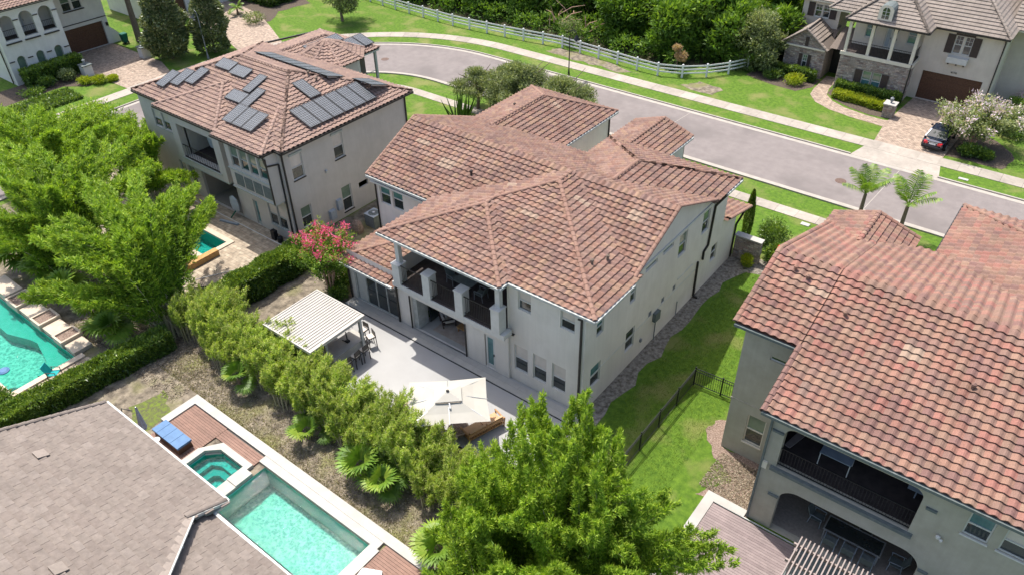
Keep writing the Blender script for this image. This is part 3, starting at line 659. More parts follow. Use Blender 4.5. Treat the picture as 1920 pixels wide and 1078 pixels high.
def fan_palm(name, label, x, y, h, nf=9, r=.75, seed=1, group=None, z=0, stem=.9, tr=.1):
    rr = random.Random(seed); t = thing(name, label, 'palm', (x, y, z), group); m = MB(); m.tube([(x, y, z), (x, y, z+h)], [tr*1.2, tr], 8); m.build('trunk', 'bark', t)
    for k in range(nf):
        az = 2*math.pi*k/nf*1.62+rr.uniform(-.3, .3); el = .15+1.35*(k+.5)/nf; L = stem*rr.uniform(.6, 1.05)*(1.15-.35*el)
        a = Vector((x, y, z+h)); d = Vector((math.cos(az)*math.cos(el), math.sin(az)*math.cos(el), math.sin(el))); c = a+d*L
        q = MB(); q.ct = .5; q.tube([a, c], [.015, .01], 4, cap=False); fd = (d+Vector((0, 0, -.45))).normalized(); sd = fd.cross(Vector((0, 0, 1))).normalized(); upn = sd.cross(fd)
        ns = 22; R = r*rr.uniform(.8, 1.15); tone = rr.uniform(.25, .9)
        for j in range(ns):
            an = (-1.95+3.9*j/(ns-1)); v = fd*math.cos(an)+sd*math.sin(an)+upn*(.10*(j % 2)-.12*abs(an)/2); v.normalize(); e = c+v*R+Vector((0, 0, -.18*R)); mid = c+v*R*.55
            w = (fd*-math.sin(an)+sd*math.cos(an))*R*.085; q.ct = min(.98, max(.02, tone+rr.uniform(-.12, .12))); q.face([c, mid-w, mid+w]); q.face([mid-w, e, mid+w])
        q.build('leaf', 'palm_leaf', t)
    return t
# ------------------------------------------------------------------ ground, lawns, road, pavements
POOL_HOLES = [(-25.35, -17.95, 8.6, 12.05), (-28.5, -26.1, 8.9, 11.35), (-53, -40.75, 6.9, 10.55), (-52, -43.7, 19.3, 23.1)]
def holed(mb, x0, x1, y0, y1, z, holes=POOL_HOLES):
    X = sorted({x0, x1, *[h[0] for h in holes if x0 < h[0] < x1], *[h[1] for h in holes if x0 < h[1] < x1]})
    Y = sorted({y0, y1, *[h[2] for h in holes if y0 < h[2] < y1], *[h[3] for h in holes if y0 < h[3] < y1]})
    for i in range(len(X)-1):
        for j in range(len(Y)-1):
            a, b = (X[i]+X[i+1])/2, (Y[j]+Y[j+1])/2
            if any(h[0] < a < h[1] and h[2] < b < h[3] for h in holes): continue
            mb.face([(X[i], Y[j], z), (X[i+1], Y[j], z), (X[i+1], Y[j+1], z), (X[i], Y[j+1], z)])
mb = MB(); holed(mb, -400, 300, -80, 500, 0); struct(mb, 'lawn', 'grass')
def sheet(name, m, poly, z): mb = MB(); mb.face([(x, y, z) for x, y in poly]); return struct(mb, name, m)
def wavy(pts, amp=.25, sub=6, seed=3):
    r = random.Random(seed); out = []
    for a, b in zip(pts, pts[1:]+pts[:1]):
        for k in range(sub):
            t = k/sub; out.append((a[0]+(b[0]-a[0])*t+r.uniform(-amp, amp), a[1]+(b[1]-a[1])*t+r.uniform(-amp, amp)))
    return out
mb = MB(); holed(mb, -62, -11.3, -2, 17.2, .004); holed(mb, -62, -34.2, 17.2, 27, .004); mb.face([(-34.2, 17.2, .004), (-31.6, 17.2, .004), (-31.6, 27.9, .004), (-34.2, 27.9, .004)]); mb.face([(-39.4, 27, .004), (-34.2, 27, .004), (-34.2, 48, .004), (-39.4, 48, .004)])
struct(mb, 'garden_soil', 'dirt')
sheet('grass_patch', 'weedy', wavy([(-34.5, 10.2), (-32.4, 9.6), (-32.4, 11.2), (-34.2, 12.3)], .2, 4), .009)
sheet('side_yard_soil', 'sideyard', [(-14.8, 24)]+[(-13.85+.16*math.sin(i*1.7)+.10*math.sin(i*4.1)+(.5 if i > 17 else 0), 23.2+i*.95) for i in range(20)]+[(-10.4, 42.2), (-10.9, 43.2), (-14.8, 43.2)], .008)
sheet('mulch_bed', 'mulch', wavy([(-8.2, 29.2), (-8.9, 28.2), (-9.15, 27.3), (-7.9, 25.9), (-6.6, 25.2), (-7.1, 24.2), (-7.7, 23.4), (-5.2, 23.3), (-5.2, 26.8), (-8.0, 26.8)], .10, 5, 9), .008)
# road with one bend: centre (CX, CY)
CX, CY, RO, RI = -51.2, 41.5, 20.0, 11.6
def band(r0, r1, name, m, z, xr=90, yd=-20, n=26):
    out = [(xr, CY+r1), ]+[(CX+r1*math.cos(a), CY+r1*math.sin(a)) for a in np.linspace(math.pi/2, math.pi, n)]+[(CX-r1, yd)]
    inn = [(xr, CY+r0)]+[(CX+r0*math.cos(a), CY+r0*math.sin(a)) for a in np.linspace(math.pi/2, math.pi, n)]+[(CX-r0, yd)]
    mb = MB()
    for k in range(len(out)-1): mb.face([(*inn[k], z), (*out[k], z), (*out[k+1], z), (*inn[k+1], z)][::-1])
    return struct(mb, name, m)
band(RI, RO, 'road', 'asphalt', .012)
band(RI, RI+.45, 'gutter_strip', 'kerb', .018); band(RO-.45, RO, 'gutter_strip', 'kerb', .018)
def kerb(r):
    mb = MB(); cuts = (-13.2, -6.5) if r > 15 else None
    pts = [(70, CY+r)]+([(-6.5, CY+r), None, (-13.2, CY+r)] if cuts else [])+[(CX+r*math.cos(a), CY+r*math.sin(a)) for a in np.linspace(math.pi/2, math.pi, 30)]
    pts += ([(CX-r, 39.2), None, (CX-r, 34.2)] if cuts else [])+[(CX-r, -15)]
    for a, b in zip(pts, pts[1:]):
        if a and b: mb.bar((*a, .05), (*b, .05), .14, .13)
    struct(mb, 'kerb', 'kerb')
kerb(RO+.07); kerb(RI-.07)
def walk(r0, r1, name, s0, s1):
    root = bpy.data.objects.new(name, None); COL.objects.link(root); root['kind'] = 'structure'; root.location = (0, 0, 0)
    L = 1.52; slab = MB(); slab.box(.008, L-.008, 0, r1-r0, 0, .035); me = slab.mesh('sidewalk_slab', 'walk')
    x = CX
    while x < s1: 
        inst(me, 'sidewalk_slab', root, loc=(x, CY+r0, .002)); x += L
    n = int(math.pi/2*(r0+r1)/2/L)
    a0 = math.pi/2; da = math.pi/2/n; w = MB()
    pin = [(r*math.cos(a), r*math.sin(a)) for r, a in ((r0, a0+.0005), (r1, a0+.0005), (r1, a0+da-.0005), (r0, a0+da-.0005))]
    w.prism(pin[::-1], 0, .035); wm = w.mesh('sidewalk_slab', 'walk')
    for k in range(n):
        mw = Matrix.Translation((CX, CY, .002))@Matrix.Rotation(da*k, 4, 'Z'); inst(wm, 'sidewalk_slab', root, mw)
    y = CY
    s2 = MB(); s2.box(0, r1-r0, .008, L-.008, 0, .035); m2 = s2.mesh('sidewalk_slab', 'walk')
    while y > s0: y -= L; inst(m2, 'sidewalk_slab', root, loc=(CX-r1, y, .002))
walk(22.1, 23.6, 'sidewalk', 12, 12); walk(8.05, 9.15, 'near_sidewalk', 30, 12)
# driveways and paths
sheet('driveway_apron', 'walk', [(-13.2, 61.5), (-6.4, 61.5), (-7.1, 65.2), (-12.4, 65.2)], .026)
sheet('driveway', 'paver', [(-12.4, 65.15), (-7.0, 65.15), (-6.6, 76.2), (-12.2, 76.2), (-12.7, 69)], .022)
pth = [(-12.4, 68.2), (-13.4, 68.3), (-15.5, 68.5), (-17.6, 69.0), (-19.2, 69.9), (-20.2, 71.3), (-20.4, 72.8), (-20.5, 76.5), (-19.3, 76.5), (-19.2, 73.5), (-18.9, 72.1), (-18.0, 71.0), (-16.6, 70.2), (-14.6, 69.7), (-13.2, 69.6), (-12.4, 69.7)]
sheet('front_path', 'paver', pth, .018)
sheet('planting_bed', 'dark_mulch', [(-19.0, 73.9), (-19.0, 72.5), (-17.9, 71.3), (-16.4, 70.5), (-14.4, 69.95), (-12.9, 70.0), (-12.8, 73.9)], .010)
sheet('planting_bed', 'dark_mulch', [(-27, 75), (-27, 72.2), (-24, 71.4), (-21.6, 71.2), (-20.6, 73), (-20.6, 75)], .010)
sheet('tree_bed', 'dark_mulch', wavy([(-7.2, 65.6), (-3.0, 65.8), (-2.2, 68.5), (-4.2, 71), (-6.6, 72)], .2, 4, 5), .010)
sheet('driveway', 'paver', [(-75.0, 34.0), (-74.8, 38.9), (-78.5, 40.1), (-88.4, 40.1), (-88.4, 35.2), (-81.5, 33.6), (-79, 33.9)], .022)
sheet('driveway_apron', 'walk', [(-71.2, 33.6), (-71.2, 39.2), (-75.0, 38.8), (-75.0, 34.0)], .026)
sheet('planting_bed', 'dark_mulch', [(-84.5, 24), (-84.5, 34), (-79.2, 34), (-78.6, 32), (-80.6, 30.5), (-80.5, 24)], .010)
sheet('driveway', 'paver', [(-73.6, 46.6), (-72.4, 51.3), (-78, 54), (-82.5, 56), (-88, 57), (-91, 57), (-91, 50.5), (-84, 49.7), (-80.5, 48.9)], .022)
sheet('planting_bed', 'dark_mulch', wavy([(-84, 55.8), (-80.6, 53.2), (-79.4, 55.2), (-81.5, 58), (-81, 62.5), (-90, 66), (-90, 57)], .15, 4, 6), .012)
sheet('bare_patch', 'dirt', wavy([(-47, 66.3), (-43, 65.8), (-38, 65.6), (-35.5, 66.4), (-41, 67.4), (-46, 67.8)], .3, 5, 7), .008)
sheet('bare_patch', 'dirt', wavy([(-31, 66.0), (-27.5, 65.8), (-27, 67.5), (-30, 68)], .25, 5, 8), .008)
for k, (x, y, lb) in enumerate(((-59.5, 54.4, 'round iron manhole cover in the road bend beyond the solar roof'), (-12.3, 56.7, 'round rusty manhole cover in the straight road near the driveway apron'))):
    m_ = MB(); m_.lathe((x, y, .012), [(.42, 0), (.42, .012), (.36, .016)], 20); one(m_, 'manhole_cover', 'iron', lb, 'manhole cover', (x, y, .012), 'manhole covers')
m_ = MB(); m_.box(-12.5, -11.9, 48.9, 49.3, .004, .05); one(m_, 'utility_box_lid', 'concrete', 'small pale utility lid set in the grass beside the near sidewalk', 'lid', (-12.2, 49.1, 0))
m_ = MB(); m_.box(-5.2, -4.5, 62.3, 62.6, .004, .05); one(m_, 'drain_lid', 'concrete', 'small pale lid in the kerb grass right of the driveway apron', 'lid', (-4.9, 62.4, 0))
# patio
mb = MB(); mb.prism([(-31.9, 18.6), (-30.2, 16.9), (-14.3, 16.9), (-14.3, 23.30), (-31.9, 23.30)], .004, .06); mb.prism([(-31.9, 23.38), (-14.3, 23.38), (-14.3, 24.35), (-31.9, 24.19)], .004, .07); struct(mb, 'patio', 'patio')
mb = MB(); mb.box(-31.9, -14.3, 23.30, 23.38, .004, .045); struct(mb, 'drain_channel', 'black')
mb = MB()
for k in range(12): mb.box(-31.9+k*1.48+.01, -31.9+(k+1)*1.48-.01, 23.40, 23.78, .071, .079)
for k in range(12): mb.box(-31.9+k*1.48+.01, -31.9+(k+1)*1.48-.01, 23.80, 24.16, .071, .079)
struct(mb, 'coping_slabs', 'coping')
# ------------------------------------------------------------------ pools
def basin(name, x0, x1, y0, y1, depth, steps=(), wall='pool_wall', floor='pool_floor', wm='water', label='', wz=-.10):
    t = thing(name, label, 'pool', ((x0+x1)/2, (y0+y1)/2, 0)); m = MB(); zb = -depth
    for a, b in (((x0, y0), (x1, y0)), ((x1, y0), (x1, y1)), ((x1, y1), (x0, y1)), ((x0, y1), (x0, y0))): m.face([(*a, zb), (*b, zb), (*b, 0), (*a, 0)][::-1])
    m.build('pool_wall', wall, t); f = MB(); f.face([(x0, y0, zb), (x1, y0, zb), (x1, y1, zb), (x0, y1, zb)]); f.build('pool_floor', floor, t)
    w = MB(); w.face([(x0+.001, y0+.001, wz), (x1-.001, y0+.001, wz), (x1-.001, y1-.001, wz), (x0+.001, y1-.001, wz)]); w.build('water', wm, t)
    for s in steps: q = MB(); q.prism(s[0], zb, s[1]); q.build('step', s[2] if len(s) > 2 else wall, t)
    return t
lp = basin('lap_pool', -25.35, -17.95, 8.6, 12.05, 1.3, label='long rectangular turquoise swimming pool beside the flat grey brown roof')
cop = MB(); cop.box(-32.3, -15.0, 12.5, 12.98, .004, .16); cop.box(-25.8, -17.5, 12.08, 12.5, .004, .14); cop.box(-32.3, -31.8, 10.75, 12.5, .004, .16); cop.box(-17.93, -17.35, 8.0, 12.08, .004, .14); cop.build('coping', 'coping', lp)
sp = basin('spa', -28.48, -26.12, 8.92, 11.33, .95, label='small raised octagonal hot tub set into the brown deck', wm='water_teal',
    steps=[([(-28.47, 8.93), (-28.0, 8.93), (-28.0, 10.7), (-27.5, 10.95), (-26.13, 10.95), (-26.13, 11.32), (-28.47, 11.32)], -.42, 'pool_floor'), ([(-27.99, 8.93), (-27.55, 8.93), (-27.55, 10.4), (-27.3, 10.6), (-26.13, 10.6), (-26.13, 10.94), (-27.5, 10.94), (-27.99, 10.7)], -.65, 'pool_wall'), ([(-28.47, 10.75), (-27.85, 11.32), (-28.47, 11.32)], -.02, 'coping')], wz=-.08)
c_ = MB(); c_.prism([(-28.9, 8.6), (-28.5, 8.6), (-28.5, 10.82), (-28.9, 10.72)][::1], .004, .20); c_.prism([(-28.9, 10.72), (-28.5, 10.82), (-27.9, 11.36), (-28.18, 11.72)][::-1][::-1], .004, .20)
c_.prism([(-27.9, 11.36), (-25.8, 11.36), (-25.8, 11.72), (-28.18, 11.72)], .004, .20); c_.prism([(-26.1, 10.4), (-25.38, 10.4), (-25.38, 11.36), (-26.1, 11.36)], .004, .20); c_.prism([(-26.1, 8.6), (-25.38, 8.6), (-25.38, 10.4), (-26.1, 10.4)], .004, .14); c_.build('coping', 'coping', sp)
def deck(label, x0, x1, y0, y1, w, m, cat='deck', along='x', name='pool_deck', z=.03, h=.05, skip=lambda x, y: False, gap=.012):
    t = thing(name, label, cat, (x0, y0, 0)); b = MB(); b.box(x0+.01, x1-.01, y0+.01, y1-.01, .005, z); b.build('joists', 'dark_metal', t)
    n = int(round(((y1-y0) if along == 'x' else (x1-x0))/w)); ln = (x1-x0) if along == 'x' else (y1-y0)
    me = {}
    for k in range(n):
        if along == 'x':
            xa, xb = x0, x1
            yy = y0+k*w+w/2
            r = skip(yy)if callable(skip) else None
            if isinstance(r, tuple): xa, xb = r
            if xb-xa < .2: continue
            ky = round(xb-xa, 2)
            if ky not in me: q = MB(); q.box(0, xb-xa, gap/2, w-gap/2, 0, h); me[ky] = q.mesh('deck_board', m)
            inst(me[ky], 'deck_board', t, loc=(xa-x0, y0+k*w-y0, z))
        else:
            ky = 0
            if ky not in me: q = MB(); q.box(gap/2, w-gap/2, 0, ln, 0, h); me[ky] = q.mesh('deck_board', m)
            inst(me[ky], 'deck_board', t, loc=(k*w, 0, z))
    return t
deck('red brown board deck with a blue lounger beside the hot tub', -31.8, -28.92, 7.6, 12.48, .135, 'deck', skip=lambda y: (-31.8, -28.93))
deck('red brown board deck strip between the hot tub and the white coping', -28.91, -25.82, 11.74, 12.48, .135, 'deck', skip=lambda y: (-28.91, -25.82))
deck('red brown board deck past the end of the long pool', -17.33, -12.4, 8.0, 12.48, .14, 'deck', skip=lambda y: (-17.33, -12.4))
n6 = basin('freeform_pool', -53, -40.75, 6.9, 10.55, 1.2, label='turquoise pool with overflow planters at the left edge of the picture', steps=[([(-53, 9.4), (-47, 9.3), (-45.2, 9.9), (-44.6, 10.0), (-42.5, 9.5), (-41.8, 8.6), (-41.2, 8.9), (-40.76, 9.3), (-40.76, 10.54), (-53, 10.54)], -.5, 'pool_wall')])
m_ = MB(); m_.box(-40.75, -40.35, 6.4, 10.95, .004, .12); m_.box(-53, -40.75, 6.45, 6.9, .004, .12); m_.build('coping', 'coping_tan', n6)
sheet('pool_terrace', 'paver2', [(-40.35, 5.0), (-38.5, 5.0), (-38.2, 11.6), (-40.35, 11.0)], .02); sheet('pool_terrace', 'paver2', [(-53, 4.0), (-40.35, 4.0), (-40.35, 6.45), (-53, 6.45)], .02)
for k, (x0, x1, dz, kind_) in enumerate(((-51.6, -49.2, .55, 'w'), (-49.1, -47.6, .50, 'p'), (-47.5, -46.0, .32, 'w'), (-45.9, -44.7, .48, 'p'), (-44.6, -43.3, .30, 'w'), (-43.2, -42.1, .45, 'p'), (-42.0, -40.9, .25, 'w'))):
    lb = {'w': 'low stone ledge spilling into the left pool', 'p': 'stone planter box of soil beside the left pool'}[kind_]
    o = thing('spillway_ledge' if kind_ == 'w' else 'planter_box', lb+', '+('first', 'second', 'third', 'fourth', 'fifth', 'sixth', 'seventh')[k]+' from the picture edge', 'planter' if kind_ == 'p' else 'ledge', ((x0+x1)/2, 11.1, 0), 'stone boxes along the left pool')
    q = MB()
    if kind_ == 'w': q.box(x0, x1, 10.6, 11.7, .004, dz); q.build('ledge', 'coping_tan', o)
    else:
        for bx in ((x0, x1, 10.5, 10.62), (x0, x1, 11.7, 11.82), (x0, x0+.12, 10.62, 11.7), (x1-.12, x1, 10.62, 11.7)): q.box(*bx, .004, dz)
        q.build('box_wall', 'coping_tan', o); q = MB(); q.box(x0+.121, x1-.121, 10.621, 11.699, .004, dz-.1); q.build('soil', 'mulch', o)
m_ = MB(); m_.lathe((-43.1, 7.5, -.12), [(.10, 0), (.30, .03), (.32, .10), (.2, .16)], 12); one(m_, 'pool_float', 'blue_cushion', 'dark blue floating dispenser in the left pool', 'pool float', (-43.1, 7.5, -.1))
# pool of the house with solar panels
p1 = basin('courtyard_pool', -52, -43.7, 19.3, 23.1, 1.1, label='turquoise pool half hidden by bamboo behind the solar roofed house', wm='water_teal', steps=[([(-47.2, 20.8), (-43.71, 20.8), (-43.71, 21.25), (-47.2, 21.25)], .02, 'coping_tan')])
m_ = MB()
for bx in ((-52.3, -43.3, 23.1, 23.5), (-43.7, -43.3, 18.9, 23.1), (-52.3, -43.7, 18.9, 19.3)): m_.box(*bx, .03, .09)
m_.build('coping', 'coping_tan', p1)
m_ = MB(); m_.box(-43.25, -42.8, 18.9, 21.9, .03, .45); one(m_, 'raised_pool_wall', 'orange_wall', 'low rust coloured raised wall at the pool edge on the paver deck', 'low wall', (-43, 20.4, 0))
mb = MB(); holed(mb, -60, -38.3, 16.8, 26.05, .022); struct(mb, 'pool_terrace', 'paver2')
mb = MB(); mb.box(-56, -39.2, 25.15, 25.22, .024, .05); struct(mb, 'drain_channel', 'trim')
# net, hose, bench things on that deck
def pole_net():
    t = thing('pool_skimmer_net', 'bright green skimmer net on a long pole lying on the paver deck', 'pool net', (-42.2, 18.3, .05)); 
    m = MB(); m.tube([(-42.0, 18.5, .07), (-39.9, 22.4, .07)], .02, 6); m.build('pole', 'silver', t)
    m = MB(); m.prism([(-42.5, 17.9), (-41.95, 17.95), (-41.75, 18.5), (-42.2, 18.65)], .05, .08); m.build('net', mat('lime net', (.18, .5, .02), rough=.6), t)
pole_net()
m_ = MB(); m_.tube([(-41.3, 18.9, .05), (-41.2, 18.5, .05), (-40.9, 18.6, .05), (-40.2, 19.6, .05)], .03, 6); one(m_, 'hose', 'black', 'short black hose lying beside the hedge on the paver deck', 'hose', (-41, 19, 0))

for xa, xb, w_ in ((-9.6, -9.2, .05), (-28.0, -27.4, .04), (-45, -44.6, .04)):
    mb = MB(); mb.face([(xa, 53.6, .016), (xa+w_, 53.6, .016), (xb+w_, 61.0, .016), (xb, 61.0, .016)]); struct(mb, 'road_seam', 'kerb')
def walls(house, m, faces, name='wall'):
    for f in faces: mb = MB(); facade(mb, *f); mb.build(name, m, house)
def roofbox(mb, x0, x1, y0, y1, z): mb.face([(x0, y0, z), (x1, y0, z), (x1, y1, z), (x0, y1, z)])
# ================================================================== main white house
H = thing('white_house', 'white two storey house with a brown tiled hip roof beside the pale patio', 'house', (-22, 30, 0))
q = .9936
def sx_(v): return v*q
def sz_(v): return 30-(30-v)*q
E0 = sz_(6.7); xL, xB, xR, yF, yB, yr, zr = -28.02*q, -19.45*q, -14.25*q, 24.25*q, 23.56*q, 32.557*q, sz_(8.765)
wl, wr = -33.46*q, -14.47*q
A = Piece(wl, wr, yr-(zr-6.75)/.467, 38.4, [(zr, 0, yr, 0, 1, .467), (zr, 0, yr, 0, -1, .40)]); A.rake = ('l', 'r')
B = Piece(xL, xR, yF, yr-.2, [(E0, 0, yF, 0, 1, .30), (E0, xR, 0, -1, 0, .30), (E0, xL, 0, 1, 0, .30)])
class CutPiece(Piece):
    def polys(s):
        out = []
        for i, P in enumerate(Piece.polys(s)):
            if P and s.cut: P = clip(P, lambda c: s.pz(i, *c)-s.cut(*c)+.12)
            out.append(P)
        return out
    def inside(s, x, y, e=0): return Piece.inside(s, x, y, e) and s.z(x, y)-s.cut(x, y)+.12+e*.2 >= 0
B = CutPiece(xL, xR, yF, yr-.2, B.pl); B.cut = lambda x, y: A.pz(0, x, y) if y > A.r[2]-.0 else -9
_Apz = A.pz
B.cut = lambda x, y: _Apz(0, x, y)
C = Piece(xL, xB, yB, yF+5.5, [(E0, 0, yB, 0, 1, .30), (E0, xB, 0, -1, 0, .30), (E0, xL, 0, 1, 0, .30)])
G3 = CutPiece(-14.33-9.2, -14.30, yr, 40.53, [(E0, -14.30, 0, -1, 0, .38), (E0, -14.33-9.2, 0, 1, 0, .38), (E0, 0, 40.53, 0, -1, .38)])
G3.cut = lambda x, y: _Apz(1, x, y)
G2 = Piece(-25.0, -20.4, 34, 46.5, [(5.5, -20.4, 0, -1, 0, .335), (5.5, -25.0, 0, 1, 0, .335)]); G2.rake = ('b',)
G1 = Piece(-35.05, -27.03, 34, 47.36, [(5.32, -27.03, 0, -1, 0, .405), (5.32, -35.05, 0, 1, 0, .405), (5.32, 0, 47.36, 0, -1, .405)])
SR = Piece(-32.4, -27.45, 23.6, 29.5, [(3.12, 0, 23.6, 0, 1, .30), (3.12, -32.4, 0, 1, 0, .30)])
LP = Piece(-18.5, -14.55, 40.1, 43.9, [(3.2, 0, 43.9, 0, -1, .23)]); LP.rake = ('r',)
pale = [(-31.2, 30.9, 1.1), (-28.6, 30.2, 1.1), (-23.6, 30.1, 1.1), (-21.0, 28.3, 1.1), (-19.3, 30.6, 1.1), (-16.1, 31.1, 1.1), (-29.9, 43.5, .8), (-31.8, 40.5, .8)]
make_roof(H, [A, B, C, G3, G2, G1, SR, LP], 'tile_main', 'underlay', 'tile_cap_main', pale=pale)
soffit(H, [(wl+.2, wr-.35, A.r[2]+.02, 38.2, 6.45), (xL, xR, yF, 28.2, E0), (xL, -14.9, 28.2, yr, E0), (xL, xB, yB, yF, E0), (-23.4, -14.31, 38.5, 40.5, E0), (-25, -20.4, 38, 46.45, 5.5), (-35, -27.05, 37, 47.3, 5.32), (-32.3, -27.6, 23.7, 28, 3.1)], 'trim')
gz = E0-.03
gutter(H, [(xL-.06, yB-.06, gz), (xB+.0, yB-.06, gz)], 'gutter_white'); gutter(H, [(xB+.06, yB-.05, gz), (xB+.06, yF-.1, gz), (xR+.06, yF-.06, gz)], 'gutter_white')
gutter(H, [(xR+.06, yF-.06, gz), (xR+.06, A.r[2]-.1, gz)], 'gutter_white'); gutter(H, [(wl, A.r[2]-.06, 6.7), (xL-.1, A.r[2]-.06, 6.7)], 'gutter_white')
gutter(H, [(-14.24, 38.4, gz), (-14.24, 40.5, gz)], 'gutter_white'); gutter(H, [(-26.97, 39, 5.28), (-26.97, 47.3, 5.28)], 'gutter_white'); gutter(H, [(-20.34, 40.5, 5.46), (-20.34, 46.4, 5.46)], 'gutter_white'); gutter(H, [(-32.4, 23.54, 3.08), (-27.5, 23.54, 3.08)], 'gutter_white')
wx = -14.8
RW = [(25.4, 26.05, 4.62, 5.65), (25.05, 26.0, 1.29, 2.7), (28.55, 29.5, 1.27, 2.7), (28.62, 29.2, 4.62, 5.8), (30.1, 31.35, 5.82, 6.12), (31.95, 33.15, 5.88, 6.18), (33.9, 34.85, 4.58, 6.1), (36.8, 37.75, 4.6, 6.12), (38.85, 39.65, 1.45, 2.65)]
SV = [(31.0, 31.35, 2.15, 2.55), (32.45, 32.8, 2.25, 2.62), (33.8, 34.15, 2.3, 2.66)]
FW = [(-19.2, -18.3, .88, 2.65), (-17.95, -17.07, .88, 2.65), (-16.72, -15.85, .88, 2.65), (-18.9, -18.08, 5.2, 6.4), (-16.28, -15.42, 5.27, 6.42)]
GF = [(-31.6, -27.85, .07, 2.45, .18), (-26.7, -22.6, .07, 2.45, .18), (-21.15, -20.42, .12, 2.47, .14)]
walls(H, 'white_stucco', [('x', wx, 24.35, 37.8, 0, 6.7, RW[:8]+SV), ('x', wx, 37.8, 42.2, 0, 3.1, [RW[8]]), ('x', wx, 37.8, 40.1, 3.1, 6.7, []), ('y', 24.35, -19.48, wx, 0, 6.7, FW), ('y', 24.2, -31.9, -19.48, 0, 3.72, GF), ('x', -19.48, 24.2, 24.35, 0, 6.7),
    ('y', 28.15, -33.1, -27.3, 2.9, 6.65, [(-32.7, -31.8, 4.75, 6.2), (-31.6, -30.7, 4.75, 6.2)]), ('x', -27.4, 37.5, 46.9, 0, 5.25), ('x', -20.8, 40.3, 46.1, 0, 5.4), ('y', 37.9, -20.8, wx, 0, 6.4)])
def wback(house, m, x0, x1, y0, y1, z1, name='rear_wall'):
    mb = MB(); mb.face([(x0, y1, 0), (x1, y1, 0), (x1, y1, z1), (x0, y1, z1)]); mb.face([(x0, y0, 0), (x0, y1, 0), (x0, y1, z1), (x0, y0, z1)]); mb.build(name, m, house)
wback(H, 'white_stucco', -33.1, wx, 28.15, 37.9, 6.6); wback(H, 'white_stucco', -34.7, -27.4, 37, 47, 5.2); wback(H, 'white_stucco', -24.6, -20.8, 38, 46.2, 5.4); wback(H, 'white_stucco', -31.95, -31.9, 24.2, 28.1, 3.0); wback(H, 'white_stucco', -18.5, wx, 38, 42.2, 3.1)
g = MB(); zg = lambda y: min(A.pz(0, 0, y), A.pz(1, 0, y))-.05
g.face([(wx+.001, 28.0, 6.60), (wx+.001, yr, zg(yr)), (wx+.001, 37.5, zg(37.5)), (wx+.001, 37.5, 6.7), (wx+.001, 36, 6.7), (wx+.001, 30, 6.7)]); g.face([(wx+.001, 40.1, 3.05), (wx+.001, 42.2, 3.05), (wx+.001, 42.2, 3.45), (wx+.001, 40.1, 3.95)]); g.build('gable_wall', 'white_stucco', H)
bt = MB(); bt.box(wx, wx+.02, 25, 36.8, 2.18, 2.22); bt.build('belt_line', 'trim', H)
ups = ['teal_glass', 'teal_glass', 'glass', 'glass_green', None, None, 'glass_green', 'glass_green', 'glass']
for k, (a, b, c, d) in enumerate(RW):
    if ups[k]: window(H, 'x', wx, a, b, c, d, up=ups[k], sill=False)
    else: window(H, 'x', wx, a, b, c, d, up='glass_green', fixed=True, sill=False)
for a, b, c, d in SV:
    v = MB()
    for k in range(5): v.box(wx-.10, wx-.02, a, b, c+k*(d-c)/5, c+(k+.6)*(d-c)/5)
    v.build('wall_vent', 'grey_metal', H)
for k, (a, b, c, d) in enumerate(FW): window(H, 'y', 24.35, a, b, c, d, up='pale_pane', lo='glass', sill=False, depth=.13)
for a, b in ((-32.7, -31.8), (-31.6, -30.7)): window(H, 'y', 28.15, a, b, 4.75, 6.2, up='teal_glass', lo='glass', sill=False)
door(H, 'y', 24.2, -21.1, -20.47, .12, 2.42)
# sliding doors
sd = MB()
for a, b, c, d in ((-31.6, -31.5, .07, 2.45), (-27.95, -27.85, .07, 2.45), (-31.5, -27.95, 2.35, 2.45), (-31.5, -27.95, .07, .13)): fbox(sd, 'y', 24.2, a, b, c, d, -.17, -.05)
sd = sd.build('sliding_door', 'gutter_white', H)
for k in range(4):
    a = -31.5+k*.8875; p = MB(); fbox(p, 'y', 24.2, a+.05, a+.84, .13, 2.35, -.14, -.12); p.build('pane', 'trim' if k == 0 else 'glass', sd)
    p = MB(); fbox(p, 'y', 24.2, a+.84, a+.89, .13, 2.35, -.15, -.08); p.build('stile', 'gutter_white', sd)
# open living room behind the folded doors
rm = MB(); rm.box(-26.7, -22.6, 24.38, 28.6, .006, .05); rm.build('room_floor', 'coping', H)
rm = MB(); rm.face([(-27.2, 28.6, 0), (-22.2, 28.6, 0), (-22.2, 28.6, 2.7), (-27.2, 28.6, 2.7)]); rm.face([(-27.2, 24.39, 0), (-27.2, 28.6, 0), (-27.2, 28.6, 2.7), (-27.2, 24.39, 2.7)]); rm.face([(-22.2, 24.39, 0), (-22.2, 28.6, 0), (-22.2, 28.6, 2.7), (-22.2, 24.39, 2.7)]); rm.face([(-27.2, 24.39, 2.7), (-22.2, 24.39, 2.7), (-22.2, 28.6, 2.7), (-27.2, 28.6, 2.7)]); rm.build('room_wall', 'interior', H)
for k in range(3): p = MB(); p.box(-26.66+k*.11, -26.58+k*.11, 24.3, 25.15, .08, 2.4); o = p.build('folded_door', 'gutter_white', H)
p = MB(); p.box(-26.3, -26.26, 25.2, 28.0, .1, 2.3); p.build('side_glazing', 'glass', H)
